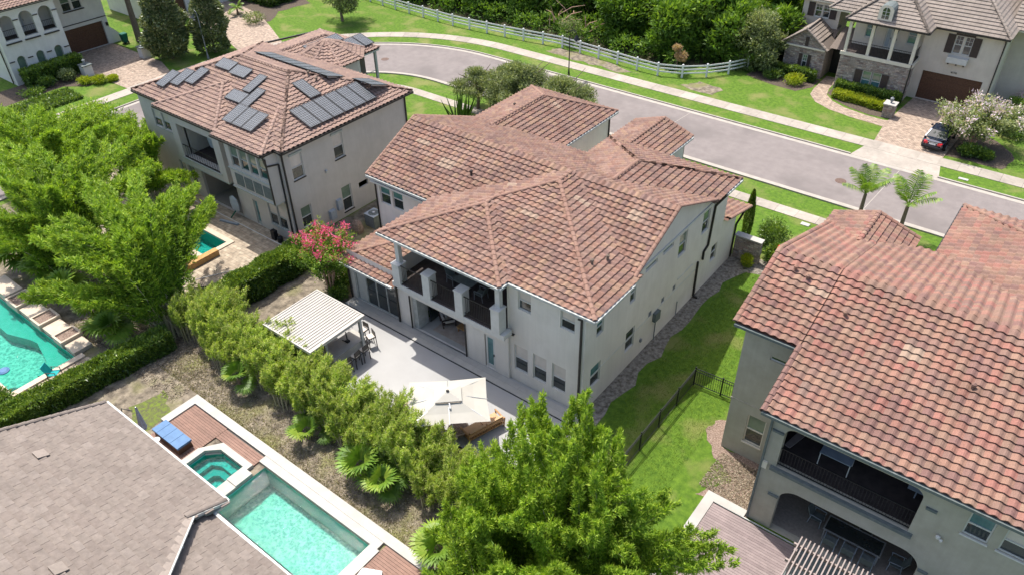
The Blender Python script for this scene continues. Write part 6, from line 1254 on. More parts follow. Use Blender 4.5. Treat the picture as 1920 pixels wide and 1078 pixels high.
# ------------------------------------------------------------------ pool deck things of the flat tiled house
cl = thing('sun_lounger', 'blue three cushion lounger on a brown base at the corner of the deck', 'lounger', (-30.4, 10.3, .08)); m_ = MB(); m_.hexa([(-31.5, 9.92, .08), (-29.35, 9.92, .08), (-29.35, 10.72, .08), (-31.5, 10.72, .08), (-31.5, 9.97, .48), (-29.35, 9.97, .48), (-29.35, 10.67, .48), (-31.5, 10.67, .48)]); m_.build('base', 'wood_door', cl)
for k, (a, b) in enumerate(((-31.55, -31.12), (-31.1, -30.55), (-30.53, -29.95), (-29.93, -29.3))): m_ = MB(); m_.box(a, b, 9.9, 10.72, .481, .60); m_.build('cushion', 'blue_cushion', cl)
ft = thing('closed_parasol', 'closed lilac grey parasol beside the blue lounger', 'parasol', (-31.6, 9.5, 0)); m_ = MB(); m_.tube([(-31.6, 9.5, .02), (-31.35, 9.55, 2.6)], .025, 6); m_.build('pole', 'silver', ft)
m_ = MB(); n_ = 12; P0 = [(-31.47, 9.53, 1.0), (-31.35, 9.55, 2.55)]
for k in range(n_):
    r0_, r1_ = (.22 if k % 2 else .15), .05; a, b = 2*math.pi*k/n_, 2*math.pi*(k+1)/n_; rn = (.22 if (k+1) % 2 else .15); m_.face([(P0[0][0]+r0_*math.cos(a), P0[0][1]+r0_*math.sin(a), 1.0), (P0[0][0]+rn*math.cos(b), P0[0][1]+rn*math.sin(b), 1.0), (P0[1][0]+r1_*math.cos(b), P0[1][1]+r1_*math.sin(b), 2.55), (P0[1][0]+r1_*math.cos(a), P0[1][1]+r1_*math.sin(a), 2.55)])
m_.build('folded_canopy', 'striped', ft)
sd2 = thing('side_table', 'small round white side table by the blue lounger', 'side table', (-30.8, 9.65, .05)); m_ = MB(); m_.lathe((-30.8, 9.65, .48), [(.2, 0), (.2, .03)], 16); m_.build('top', 'trim', sd2); m_ = MB(); m_.tube([(-30.8, 9.65, .06), (-30.8, 9.65, .48)], .02, 6); m_.lathe((-30.8, 9.65, .06), [(.14, 0), (.14, .02)], 12); m_.build('stem', 'dark_metal', sd2)
lf = thing('garden_swing_frame', 'thin black metal hanging frame on the grass patch behind the closed parasol', 'frame', (-33, 9.5, 0)); m_ = MB(); m_.tube([(-33.3, 9.3, 0), (-33.0, 9.4, 1.6), (-32.2, 9.6, 1.75)], .025, 6); m_.tube([(-32.6, 9.1, 0), (-33.0, 9.4, 1.6)], .025, 6); m_.build('frame', 'black', lf)
m_ = MB(); m_.prism([(-16.9, 9.9), (-15.8, 10.6), (-16.3, 11.3), (-17.1, 10.9)], .08, .55); one(m_, 'covered_chair', 'trim', 'white covered lounge chair on the deck at the bottom edge', 'chair', (-16.5, 10.6, .08))
sling_chair('teal sling chair at the left pool corner, nearer the water', -40.0, 9.0, .03, 2.2, 'teal_fabric', 'dark_metal', 'patio_chair', 'teal chairs by the left pool'); sling_chair('teal sling chair nearer the hedge by the left pool', -38.9, 10.7, .03, -2.0, 'teal_fabric', 'dark_metal', 'patio_chair', 'teal chairs by the left pool')
tt_ = thing('wire_side_table', 'open wire side table between the two teal chairs', 'side table', (-39.6, 9.9, .03)); m_ = MB()
for a in ((-39.85, 9.7), (-39.35, 9.7), (-39.35, 10.15), (-39.85, 10.15)): m_.tube([(*a, .03), (*a, .45)], .015, 5)
m_.bar((-39.85, 9.7, .45), (-39.35, 9.7, .45), .02); m_.bar((-39.35, 9.7, .45), (-39.35, 10.15, .45), .02); m_.bar((-39.35, 10.15, .45), (-39.85, 10.15, .45), .02); m_.bar((-39.85, 10.15, .45), (-39.85, 9.7, .45), .02); m_.build('frame', 'dark_metal', tt_)
# ------------------------------------------------------------------ things around the grey house
def ac_unit(label, x, y, z=0, s=.95):
    t = thing('air_conditioner', label, 'air conditioner', (x, y, z)); m = MB(); m.box(x-s/2, x+s/2, y-s/2, y+s/2, z, z+.95)
    m.build('cabinet', 'ac', t); m = MB()
    for k in range(9):
        for side in (-1, 1): m.box(x-s/2+.05, x+s/2-.05, y+side*(s/2+.004)-.004, y+side*(s/2+.004)+.004, z+.08+k*.09, z+.12+k*.09)
    m.build('louvres', 'grey_metal', t); m = MB(); m.box(x-s/2-.02, x+s/2+.02, y-s/2-.02, y+s/2+.02, z+.951, z+.99); m.build('top_plate', 'ac_top', t)
    m = MB(); m.lathe((x, y, z+.991), [(s*.40, 0), (s*.40, .02), (s*.36, .03)], 20); m.build('fan_well', 'ac', t); m = MB(); m.lathe((x, y, z+1.022), [(.11, 0), (.1, .04), (.03, .06)], 12); m.build('fan_hub', 'lens', t)
    m = MB(); [m.bar((x+math.cos(a)*.1, y+math.sin(a)*.1, z+1.04), (x+math.cos(a)*s*.38, y+math.sin(a)*s*.38, z+1.04), .012) for a in np.linspace(0, 2*math.pi, 17)[:-1]]; m.build('guard', 'silver', t); return t
ac_unit('grey green air conditioner in the gap between the grey and white houses', -37.0, 31.0); ac_unit('air conditioner among the shrubs at the right side of the stone front house', -5.3, 76.2)
bd = thing('boulder', 'mottled tan boulder shaped cover beside the air conditioner', 'boulder', (-37.2, 29.6, 0)); m_ = MB(); m_.lathe((-37.3, 29.6, 0), [(.42, 0), (.5, .3), (.38, .75), (.15, .95)], 9, 1, .8); m_.build('stone', 'mulch', bd)
fp_ = thing('parked_trampoline', 'grey white oval float board leaning on the terrace corner post', 'float', (-45.6, 25.6, .03)); m_ = MB(); m_.lathe((-45.9, 25.7, .5), [(.1, 0), (.42, .15), (.52, .6), (.42, 1.1), (.1, 1.3)], 16, 1, .25); m_.build('shell', 'ac_top', fp_); m_ = MB(); m_.bar((-46.2, 25.3, .03), (-45.9, 25.7, .6), .08); m_.build('strap', 'bin', fp_)
m_ = MB(); m_.bar((-46.5, 24.6, .1), (-44.9, 25.0, .1), .16, .12); one(m_, 'folded_pad', 'steel_top', 'folded blue grey pad lying on the terrace paving', 'pad', (-45.6, 24.8, 0))
sp_ = thing('garden_speaker', 'tall black cabinet speaker standing by the grey house windows', 'speaker', (-41.3, 25.4, .03)); m_ = MB(); m_.box(-41.5, -41.1, 25.3, 25.6, .03, .75); m_.build('cabinet', 'black', sp_); m_ = MB(); m_.lathe((-40.7, 25.45, .03), [(.2, 0), (.2, .35), (.15, .42)], 14); one(m_, 'black_bucket', 'black', 'round black bucket beside the tall black speaker', 'bucket', (-40.7, 25.45, .03))
hc = thing('hanging_egg_chair', 'white hanging egg chair on the balcony of the grey house', 'hanging chair', (-48.6, 27.2, 3.6)); m_ = MB(); m_.lathe((-48.6, 27.0, 4.2), [(.15, 0), (.5, .25), (.58, .8), (.42, 1.3), (.08, 1.6)], 14, 1, .75); m_.build('shell', 'ac_top', hc); m_ = MB(); m_.tube([(-48.6, 27.5, 3.6), (-48.7, 27.7, 5.2), (-48.6, 27.2, 6.1), (-48.6, 27.0, 5.8)], .03, 6); m_.lathe((-48.6, 27.4, 3.6), [(.45, 0), (.45, .04)], 14); m_.build('stand', 'grey_metal', hc)
sofa('pale cushioned chair at the right of the grey house balcony', 'armchair', -46.9, 27.4, -.6, .8, fab='ac_top', frame='grey_metal', name='armchair', z=3.6)
# ------------------------------------------------------------------ balcony and terrace of the olive house
t_ = thing('balcony_table', 'blue grey rectangular table on the black balcony of the olive house', 'table', (-2.6, 25.1, 3.96)); m_ = MB(); m_.box(-3.3, -2.0, 24.75, 25.55, 4.66, 4.7); m_.build('top', 'steel_top', t_)
for a, b in ((-3.28, 24.77), (-2.06, 24.77), (-2.06, 25.49), (-3.28, 25.49)): m_ = MB(); m_.box(a, a+.04, b, b+.04, 3.96, 4.66); m_.build('leg', 'trim', t_)
m_ = MB(); m_.hexa([(.15, 25.2, 4.5), (.95, 25.2, 4.5), (.95, 25.65, 4.7), (.15, 25.65, 4.7), (.15, 25.2, 4.53), (.95, 25.2, 4.53), (.95, 25.65, 4.73), (.15, 25.65, 4.73)]); m_.bar((.5, 25.4, 3.96), (.5, 25.4, 4.55), .05); one(m_, 'bench_seat', 'steel_top', 'small pale grey seat at the right end of the black balcony', 'seat', (.5, 25.4, 3.96))
m_ = MB(); m_.prism([(-4.75, 24.9), (-4.5, 24.85), (-4.3, 25.6), (-4.05, 26.6), (-4.35, 26.7), (-4.6, 25.7)], 4.0, 4.06); one(m_, 'paddle_board', 'pink_slat', 'long pinkish board leaning at the left end of the black balcony', 'board', (-4.4, 25.6, 3.96))
dt = thing('dining_table', 'dark glass dining table with a silver rim on the covered terrace', 'dining table', (-.95, 24.9, .02)); m_ = MB()
for bx in ((-2.15, .3, 24.45, 24.5), (-2.15, .3, 25.3, 25.35), (-2.15, -2.1, 24.5, 25.3), (.25, .3, 24.5, 25.3)): m_.box(*bx, .70, .75)
m_.build('rim', 'silver', dt); m_ = MB(); m_.box(-2.09, .24, 24.51, 25.29, .71, .735); m_.build('top', 'glass', dt)
for a, b in ((-2.1, 24.5), (.2, 24.5), (.2, 25.25), (-2.1, 25.25)): m_ = MB(); m_.box(a, a+.05, b, b+.05, .02, .70); m_.build('leg', 'silver', dt)
for k in range(3): sling_chair(f'dark sling chair on the near side of the terrace dining table, {("left", "middle", "right")[k]} one', -1.7+k*.8, 24.25, .02, math.pi, 'ac', 'steel_top', 'dining_chair', 'chairs around the dining table')
for k, (x_, y_, r_) in enumerate(((-2.6, 25.2, 1.5), (-.6, 25.9, 0), (.95, 24.9, -1.5))): sling_chair(('dark sling chair at the left end of the terrace dining table', 'dark sling chair on the far side of the terrace dining table', 'dark sling chair at the right end of the terrace dining table')[k], x_, y_, .02, r_, 'ac', 'steel_top', 'dining_chair', 'chairs around the dining table')
dk = deck('mauve grey board deck in front of the olive house terrace', -6.75, -2.75, 14.5, 23.35, .14, 'deck_grey', skip=lambda y: (-6.75, -2.75)); m_ = MB(); m_.box(-6.75, 6, 23.38, 23.44, .05, .09); one(m_, 'deck_edge_strip', 'gutter_white', 'pale metal strip along the terrace threshold', 'strip', (0, 23.4, .05))
mb = MB(); mb.box(-7.25, -6.77, 14, 23.85, .01, .10); mb.box(-6.77, -5.3, 23.4, 23.85, .01, .10); struct(mb, 'deck_border', 'concrete'); mb = MB(); mb.face([(-2.75, 14, .02), (12, 14, .02), (12, 23.6, .02), (-2.75, 23.6, .02)]); struct(mb, 'terrace', 'ac')
pg = thing('slatted_pergola', 'pinkish grey slatted pergola cut by the bottom edge beside the deck', 'pergola', (-.9, 20, 0)); zc = 2.6
n_ = 30; s_ = MB(); s_.box(0, .05, 0, 4.5, 0, .14); sm = s_.mesh('slat', 'pink_slat')
for k in range(n_): inst(sm, 'slat', pg, loc=(-2.55+k*.175+.9, 17.4-20, zc))
for y_ in (17.6, 18.6, 19.6, 20.6, 21.5): m_ = MB(); m_.box(-2.7, 2.8, y_, y_+.08, zc-.15, zc-.002); m_.build('beam', 'pink_slat', pg)
for x_ in (-2.6, 2.6): m_ = MB(); m_.box(x_, x_+.14, 21.3, 21.44, 0, zc-.15); m_.build('post', 'pink_slat', pg)
# ------------------------------------------------------------------ fences
wf = thing('rail_fence', 'long white three rail fence curving between the far lawn and the woodland', 'fence', (-50, 67, 0)); pts = [(-92, 67.0), (-80, 67.8), (-69.85, 66.9), (-60, 66.5), (-52.4, 67.1), (-46.5, 67.9), (-40, 67.4), (-34.5, 66.9), (-32.2, 67.6), (-30.0, 69.4), (-28.4, 71.6), (-27.5, 73.6)]
ln = [0]
for a, b in zip(pts, pts[1:]): ln.append(ln[-1]+math.dist(a, b))
def along(s): return tuple(np.interp(s, ln, [p[c] for p in pts]) for c in (0, 1))
nb = int(ln[-1]/2.4); pp = [along(ln[-1]*k/nb) for k in range(nb+1)]
pm = MB(); pm.box(-.075, .075, -.075, .075, 0, 1.32); pm.hexa([(-.09, -.09, 1.32), (.09, -.09, 1.32), (.09, .09, 1.32), (-.09, .09, 1.32), (-.03, -.03, 1.38), (.03, -.03, 1.38), (.03, .03, 1.38), (-.03, .03, 1.38)]); pm = pm.mesh('post', 'fence_white')
for p in pp: inst(pm, 'post', wf, loc=(p[0]+50, p[1]-67, 0))
for a, b in zip(pp, pp[1:]):
    for z_ in (.45, .80, 1.15): m_ = MB(); m_.bar((*a, z_), (*b, z_), .04, .14); m_.build('rail', 'fence_white', wf)
bf_ = thing('metal_fence', 'black metal picket fence across the side lawn between the two houses', 'fence', (-11.1, 26, 0)); FPT = [(-11.15, 12.5), (-11.12, 29.9), (-8.05, 30.1)]
for a, b in zip(FPT, FPT[1:]):
    n_ = max(1, round(math.dist(a, b)/1.85)); 
    for k in range(n_+(1 if b == FPT[-1] else 0)): p = (a[0]+(b[0]-a[0])*k/n_, a[1]+(b[1]-a[1])*k/n_); m_ = MB(); m_.box(p[0]-.035, p[0]+.035, p[1]-.035, p[1]+.035, 0, 1.3); m_.build('post', 'black', bf_)
    for k in range(n_):
        p, q_ = (a[0]+(b[0]-a[0])*k/n_, a[1]+(b[1]-a[1])*k/n_), (a[0]+(b[0]-a[0])*(k+1)/n_, a[1]+(b[1]-a[1])*(k+1)/n_)
        for z_ in (.12, 1.02, 1.2): m_ = MB(); m_.bar((*p, z_), (*q_, z_), .035, .03); m_.build('rail', 'black', bf_)
        m_ = MB(); L_ = math.dist(p, q_); c_ = int(L_/.11)
        for j in range(1, c_): r_ = (p[0]+(q_[0]-p[0])*j/c_, p[1]+(q_[1]-p[1])*j/c_); m_.box(r_[0]-.009, r_[0]+.009, r_[1]-.009, r_[1]+.009, .1, 1.2)
        m_.build('pickets', 'black', bf_, kind='stuff')
# ------------------------------------------------------------------ street lamps, bin, pillars
def lamp(label, x, y, h, m, hook=1):
    t = thing('street_lamp', label, 'street lamp', (x, y, 0), 'street lamps'); q = MB(); q.tube([(x, y, 0), (x, y, .6)], [.13, .07], 8); q.tube([(x, y, .6), (x, y, h-.6)], [.06, .045], 8); q.tube([(x, y, h-.6), (x+.1*hook, y, h-.1), (x+.45*hook, y, h+.05), (x+.75*hook, y, h-.15), (x+.78*hook, y, h-.4)], .035, 6); q.build('pole', m, t)
    q = MB(); q.lathe((x+.78*hook, y, h-.95), [(.10, 0), (.17, .1), (.3, .16), (.16, .42), (.06, .56)], 12); q.build('lantern', m, t); q = MB(); q.lathe((x+.78*hook, y, h-1.1), [(.05, 0), (.13, .05), (.14, .14)], 10); q.build('lens', 'lens', t)
lamp('black hooked street lamp in front of the oak tree behind the white house', -41.2, 61.9, 4.6, 'black'); lamp('pale grey street lamp between the two magnolia trees', -75.2, 43.6, 5.0, 'grey_metal', -1)
bn = thing('wheelie_bin', 'dark green wheeled bin beside the brown garage door', 'bin', (-87, 41.1, 0)); m_ = MB(); x_, y_ = -87, 41.0; m_.hexa([(x_-.25, y_-.25, .1), (x_+.25, y_-.25, .1), (x_+.25, y_+.25, .1), (x_-.25, y_+.25, .1), (x_-.32, y_-.32, 1.05), (x_+.32, y_-.32, 1.05), (x_+.32, y_+.32, 1.05), (x_-.32, y_+.32, 1.05)]); m_.build('body', 'bin', bn); m_ = MB(); m_.hexa([(x_-.35, y_-.35, 1.055), (x_+.35, y_-.35, 1.055), (x_+.35, y_+.35, 1.055), (x_-.35, y_+.35, 1.055), (x_-.3, y_-.3, 1.12), (x_+.3, y_-.3, 1.12), (x_+.3, y_+.3, 1.12), (x_-.3, y_+.3, 1.12)]); m_.build('lid', 'bin', bn)
for s in (-.22, .22): m_ = MB(); m_.tube([(x_+.3, y_+s-.03, .12), (x_+.3, y_+s+.03, .12)], .12, 10); m_.build('wheel', 'tyre', bn)
def pier(label, x, y, m, cap, h=1.1, stone_=False):
    t = thing('garden_pillar', label, 'pillar', (x, y, 0)); q = MB(); q.box(x-.45, x+.45, y-.45, y+.45, 0, h); q.build('shaft', m, t); q = MB(); q.box(x-.53, x+.53, y-.53, y+.53, h+.001, h+.1); q.build('cap', cap, t)
    q = MB(); q.lathe((x, y, h+.1), [(.1, 0), (.05, .08), (.13, .15), (.15, .4), (.17, .42), (.03, .55)], 8); q.build('lantern', 'grey_metal', t)
    if stone_: stones(t, 'y', y-.45, x-.45, x+.45, 0, h, .3, .16); stones(t, 'x', x+.45, y-.45, y+.45, 0, h, .3, .16)
pier('white pillar with a small lantern at the left of the paved driveway', -81.3, 33.5, 'cream_stucco', 'ac'); pier('white pillar with a small lantern under the magnolia tree', -81.2, 39.9, 'cream_stucco', 'ac'); pier('stone pillar with a small lantern beside the driveway of the stone front house', -12.95, 70.6, 'mortar', 'coping', 1.15, True)
# ------------------------------------------------------------------ car
car = thing('parked_car', 'dark blue grey sedan parked with its rear towards the road on the paved driveway', 'car', (0, 0, 0)); CL = 4.7
prof = [(-2.35, .42, .55, .70), (-2.30, .30, .88, .80), (-2.1, .25, .98, .86), (-1.55, .22, 1.02, .90), (-.5, .2, 1.0, .91), (.7, .2, .98, .91), (1.2, .22, .92, .90), (1.9, .25, .82, .86), (2.25, .3, .68, .78), (2.36, .40, .55, .66)]
m_ = MB(); rings = []
for y_, zb, zt, hw in prof: rings.append([(-hw*.92, y_, zb), (hw*.92, y_, zb), (hw, y_, (zb+zt)*.5), (hw*.97, y_, zt-.06), (hw*.85, y_, zt), (-hw*.85, y_, zt), (-hw*.97, y_, zt-.06), (-hw, y_, (zb+zt)*.5)])
for a, b in zip(rings, rings[1:]):
    for k in range(8): m_.face([a[k], a[(k+1) % 8], b[(k+1) % 8], b[k]])
m_.face(rings[0][::-1]); m_.face(rings[-1]); bd_ = m_.build('body', 'car', car)
bev = bd_.modifiers.new('soft', 'SUBSURF'); bev.levels = 1; bev.render_levels = 2
for p in bd_.data.polygons: p.use_smooth = True
m_ = MB(); cab = [(-1.7, .98, .80, .80), (-1.0, 1.40, .62, .62), (.15, 1.43, .62, .62), (1.0, .97, .78, .78)]
for (ya, za, wa, _), (yb2, zb2, wb, _) in zip(cab[1:2], cab[2:3]): m_.hexa([(-wa, ya, za-.03), (wa, ya, za-.03), (wb, yb2, zb2-.03), (-wb, yb2, zb2-.03), (-wa+.04, ya, za+.02), (wa-.04, ya, za+.02), (wb-.04, yb2, zb2+.02), (-wb+.04, yb2, zb2+.02)])
for s in (-1, 1):
    for i in range(3): a, b = cab[i], cab[i+1]; m_.bar((s*a[2], a[0], a[1]), (s*b[2], b[0], b[1]), .06)
m_.build('roof', 'car', car)
m_ = MB(); m_.face([(-.76, -1.66, 1.0), (.76, -1.66, 1.0), (.58, -1.0, 1.39), (-.58, -1.0, 1.39)]); m_.build('rear_window', 'glass', car); m_ = MB(); m_.face([(.74, .96, .99), (-.74, .96, .99), (-.58, .17, 1.40), (.58, .17, 1.40)]); m_.build('windscreen', 'glass', car)
for s in (-1, 1): m_ = MB(); m_.face([(s*.79, -1.6, 1.0), (s*.61, -1.0, 1.38), (s*.61, .13, 1.41), (s*.77, .93, .99)]); m_.build('side_window', 'glass', car)
for s in (-1, 1):
    m_ = MB(); m_.hexa([(s*.52-.16, -2.36, .66), (s*.52+.16, -2.36, .66), (s*.60+.16, -2.15, .66), (s*.60-.16, -2.15, .66), (s*.52-.16, -2.34, .82), (s*.52+.16, -2.34, .82), (s*.60+.16, -2.15, .86), (s*.60-.16, -2.15, .86)]); m_.build('tail_lamp', 'red_lens', car)
    m_ = MB(); m_.box(s*.58-.14, s*.58+.14, 2.18, 2.33, .55, .68); m_.build('headlight', 'lens', car); m_ = MB(); m_.box(s*.95-.08, s*.95+.08, .62, .78, .95, 1.07); m_.build('mirror', 'car', car)
    for y_ in (-1.4, 1.42):
        m_ = MB(); m_.tube([(s*.72, y_, .33), (s*.93, y_, .33)], .33, 18); w_ = m_.build('wheel', 'tyre', car); m_ = MB(); m_.tube([(s*.92, y_, .33), (s*.945, y_, .33)], .2, 12); m_.build('rim', 'silver', w_)
m_ = MB(); m_.box(-.25, .25, -2.385, -2.36, .66, .79); m_.build('number_plate', 'plate', car); m_ = MB(); m_.box(-.4, .4, -2.375, -2.34, .82, .85); m_.build('chrome_trim', 'silver', car); m_ = MB(); m_.box(-.78, .78, -2.38, -2.2, .34, .46); m_.build('bumper', 'black', car)
car.location = (-8.05, 67.95, .025); car.rotation_euler = (0, 0, -.03)
# ------------------------------------------------------------------ bamboo, hedges, palms and trees
# big arching clumps at the left
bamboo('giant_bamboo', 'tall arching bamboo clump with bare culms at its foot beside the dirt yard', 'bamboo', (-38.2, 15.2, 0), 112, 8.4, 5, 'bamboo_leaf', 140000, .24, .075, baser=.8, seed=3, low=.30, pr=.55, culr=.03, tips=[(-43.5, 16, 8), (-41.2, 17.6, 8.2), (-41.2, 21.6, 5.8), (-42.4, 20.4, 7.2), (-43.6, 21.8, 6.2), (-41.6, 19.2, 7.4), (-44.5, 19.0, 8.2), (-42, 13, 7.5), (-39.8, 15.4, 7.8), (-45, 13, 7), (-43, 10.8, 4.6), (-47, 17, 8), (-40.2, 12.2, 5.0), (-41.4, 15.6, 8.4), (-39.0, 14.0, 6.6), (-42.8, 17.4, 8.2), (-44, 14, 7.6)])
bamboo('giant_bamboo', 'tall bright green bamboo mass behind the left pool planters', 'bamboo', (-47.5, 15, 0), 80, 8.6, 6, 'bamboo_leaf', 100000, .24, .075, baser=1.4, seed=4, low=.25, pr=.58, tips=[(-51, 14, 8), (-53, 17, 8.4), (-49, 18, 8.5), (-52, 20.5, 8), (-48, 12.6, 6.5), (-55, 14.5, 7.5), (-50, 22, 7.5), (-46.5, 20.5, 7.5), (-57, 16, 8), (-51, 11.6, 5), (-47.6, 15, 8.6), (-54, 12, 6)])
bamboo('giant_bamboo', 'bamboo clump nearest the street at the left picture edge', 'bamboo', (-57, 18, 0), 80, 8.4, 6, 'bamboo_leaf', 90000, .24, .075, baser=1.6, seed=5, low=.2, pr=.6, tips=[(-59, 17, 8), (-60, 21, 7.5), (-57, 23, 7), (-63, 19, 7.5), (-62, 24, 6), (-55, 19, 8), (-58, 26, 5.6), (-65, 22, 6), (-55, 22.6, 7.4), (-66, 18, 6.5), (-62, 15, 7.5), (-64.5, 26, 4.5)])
bamboo('giant_bamboo', 'bamboo clump in front of the left wall of the grey house', 'bamboo', (-53.5, 23, 0), 44, 6.5, 5, 'bamboo_leaf', 46000, .24, .075, baser=1.2, seed=6, low=.2, pr=.55, tips=[(-54, 23.5, 6.4), (-52.5, 24, 6), (-55.5, 25, 5.5), (-50.5, 22.8, 5.2), (-57.5, 27, 4.8), (-48.6, 24.2, 3.8)])
shrub('broad_shrub', 'broad dark shrub at the far left under the bamboo by the street', -66, 26, 3.2, 3.5, 'bamboo_leaf', 9000, .25, .09); shrub('broad_shrub', 'bright broad shrub at the left edge below the arcaded house', -71.5, 20, 3.6, 3.6, 'bamboo_leaf', 11000, .25, .09)
# bottom centre clump
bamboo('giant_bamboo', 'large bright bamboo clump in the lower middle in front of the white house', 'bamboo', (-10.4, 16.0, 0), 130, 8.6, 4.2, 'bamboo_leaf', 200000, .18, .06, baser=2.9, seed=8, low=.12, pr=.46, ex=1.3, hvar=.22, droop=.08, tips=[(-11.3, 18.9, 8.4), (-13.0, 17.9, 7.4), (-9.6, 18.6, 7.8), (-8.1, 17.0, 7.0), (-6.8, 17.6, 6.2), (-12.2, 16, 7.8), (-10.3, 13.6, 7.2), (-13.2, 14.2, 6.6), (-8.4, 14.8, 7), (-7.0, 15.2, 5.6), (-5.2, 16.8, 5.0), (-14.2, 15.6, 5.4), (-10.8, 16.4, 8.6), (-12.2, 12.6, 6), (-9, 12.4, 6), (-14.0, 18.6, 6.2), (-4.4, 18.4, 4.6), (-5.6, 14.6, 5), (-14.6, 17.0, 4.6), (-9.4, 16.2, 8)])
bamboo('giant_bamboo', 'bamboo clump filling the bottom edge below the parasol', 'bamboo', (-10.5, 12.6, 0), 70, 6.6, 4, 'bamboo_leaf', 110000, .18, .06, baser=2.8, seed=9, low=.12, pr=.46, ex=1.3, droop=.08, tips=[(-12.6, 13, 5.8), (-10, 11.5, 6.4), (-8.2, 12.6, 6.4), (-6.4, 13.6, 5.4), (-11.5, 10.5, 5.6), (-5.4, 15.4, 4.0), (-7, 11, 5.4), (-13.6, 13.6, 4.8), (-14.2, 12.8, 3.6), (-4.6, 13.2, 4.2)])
# low bamboo hedge between the yards: one clump after another
hx = [-36.6, -34.9, -33.2, -31.5, -29.8, -28.0, -26.2, -24.4, -22.6, -20.8, -19.0, -17.3, -15.7]
wh = ['beside the giant clump', 'second from the giant clump', 'third from the giant clump', 'opposite the corner of the pavilion', 'beside the pavilion', 'opposite the grill', 'opposite the open patio', 'left of the potted palm', 'opposite the potted palm', 'above the large fan palm', 'opposite the parasol mast', 'right of the parasol mast', 'touching the big front clump']
for k, x_ in enumerate(hx): bamboo('hedge_bamboo', 'yellow green bamboo clump of the dividing hedge, '+wh[k], 'bamboo', (x_, 15.9+.25*math.sin(k*2.1), 0), 70, 3.05-.5*(k % 3 == 2)+.35*(k % 4 == 1), 1.1, 'hedge_bamboo', 20000, .17, .048, lean=(.0, .7), droop=.16, baser=.8, seed=20+k, group='bamboo clumps of the dividing hedge', low=.46, pr=.2, culr=.024, hvar=.42, tb=.36, ex=2.0)
for lb, x_, y_, h_, nf, r_, sd_ in (('fan palm at the foot of the hedge near the blue lounger end', -30.9, 14.8, .8, 8, .62, 1), ('small bright fan palm low against the hedge culms', -25.0, 14.6, .4, 8, .6, 2), ('large fan palm with broad leaves in the middle of the hedge', -20.9, 14.5, .9, 11, .95, 3), ('pale yellow green fan palm right of the large one', -19.4, 14.4, .8, 7, .75, 4), ('silvery fan palm between hedge and patio near the armchair', -20.4, 16.9, 1.0, 9, .8, 5), ('fan palm at the bottom edge beside the pool coping', -14.9, 13.3, .7, 9, .85, 6), ('fan palm under the big clump near the bottom edge', -13.6, 12.2, .5, 8, .8, 7),
    ('fan palm in the shade beneath the giant clump, nearest the dirt', -40.3, 12.8, .9, 11, 1.0, 8), ('fan palm behind the planters at the left pool, right one', -42.6, 13.2, 1.1, 11, 1.1, 9), ('fan palm behind the planters at the left pool, middle one', -45.8, 13.0, 1.2, 11, 1.1, 10), ('fan palm behind the planters at the left pool, left one', -48.8, 13.2, 1.3, 11, 1.1, 11), ('fan palm at the left picture edge above the stone ledge', -52.0, 12.8, 1.2, 11, 1.1, 12)): fan_palm('fan_palm', lb, x_, y_, h_, nf+5, r_, sd_)
# clipped hedges
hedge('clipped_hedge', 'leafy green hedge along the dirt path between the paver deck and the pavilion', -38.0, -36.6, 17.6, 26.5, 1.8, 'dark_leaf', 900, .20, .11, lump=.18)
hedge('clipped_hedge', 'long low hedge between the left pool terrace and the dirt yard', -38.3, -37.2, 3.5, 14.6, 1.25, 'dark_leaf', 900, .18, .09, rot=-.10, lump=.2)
shrub('round_shrub', 'rounded bright shrub at the lower end of the left pool hedge', -40.0, 5.9, 1.1, 1.3, 'dark_leaf', 3500, .16, .09)
hedge('clipped_hedge', 'clipped dark hedge in front of the arcaded white house', -83.9, -82.6, 28.3, 34.0, 1.7, 'dark_leaf', 260, .22, .14)
for x_, y_, r_, h_, lf_, lb in ((-81.9, 29.6, .9, 1.0, 'dark_leaf', 'round green shrub below the dark hedge, left one'), (-81.6, 31.6, 1.0, 1.1, 'olive_leaf', 'round green shrub below the dark hedge, right one'), (-80.6, 27.6, 1.2, .7, 'dark_leaf', 'low shrub at the left end of that planting bed'), (-78.4, 33.2, .8, .8, 'lime_leaf', 'yellow green shrub at the driveway corner, middle one'), (-79.4, 32.2, .7, .7, 'lime_leaf', 'yellow green shrub at the driveway corner, left one'), (-77.9, 34.2, .6, .6, 'lime_leaf', 'yellow green shrub at the driveway corner, right one'), (-80.6, 54.0, 1.5, 1.3, 'olive_leaf', 'round grey green shrub beside the upper driveway')): shrub('round_shrub', lb, x_, y_, r_, h_, lf_, 900, .2, .1)
sh_ = [(-77.2, 27.5), (-78.5, 29), (-76.5, 30), (-78, 31)]
hedge('ground_cover_bed', 'low green ground cover patch on the lawn below the arcaded house', -79.4, -76.2, 24.5, 30.2, .3, 'dark_leaf', 170, .2, .12, cat='ground cover')
hedge('clipped_hedge', 'clipped hedge under the stone front house windows', -18.6, -12.9, 72.9, 73.7, 1.1, 'dark_leaf', 380, .17, .10); hedge('flower_border', 'bright lime border plants in front of the clipped hedge', -18.3, -13.6, 71.4, 72.6, .6, 'lime_leaf', 420, .2, .08, cat='border plants', rot=-.10)
hedge('clipped_hedge', 'clipped hedge below the stone gable with the shuttered window', -27.2, -20.9, 73.9, 74.6, 1.1, 'dark_leaf', 320, .17, .10); shrub('round_shrub', 'bright green shrub in front of the stone gable, right one', -22.3, 72.7, 1.1, .9, 'lime_leaf', 900, .2, .1); shrub('round_shrub', 'green shrub in front of the stone gable, left one', -24.6, 73.1, 1.0, .9, 'dark_leaf', 900, .2, .1)
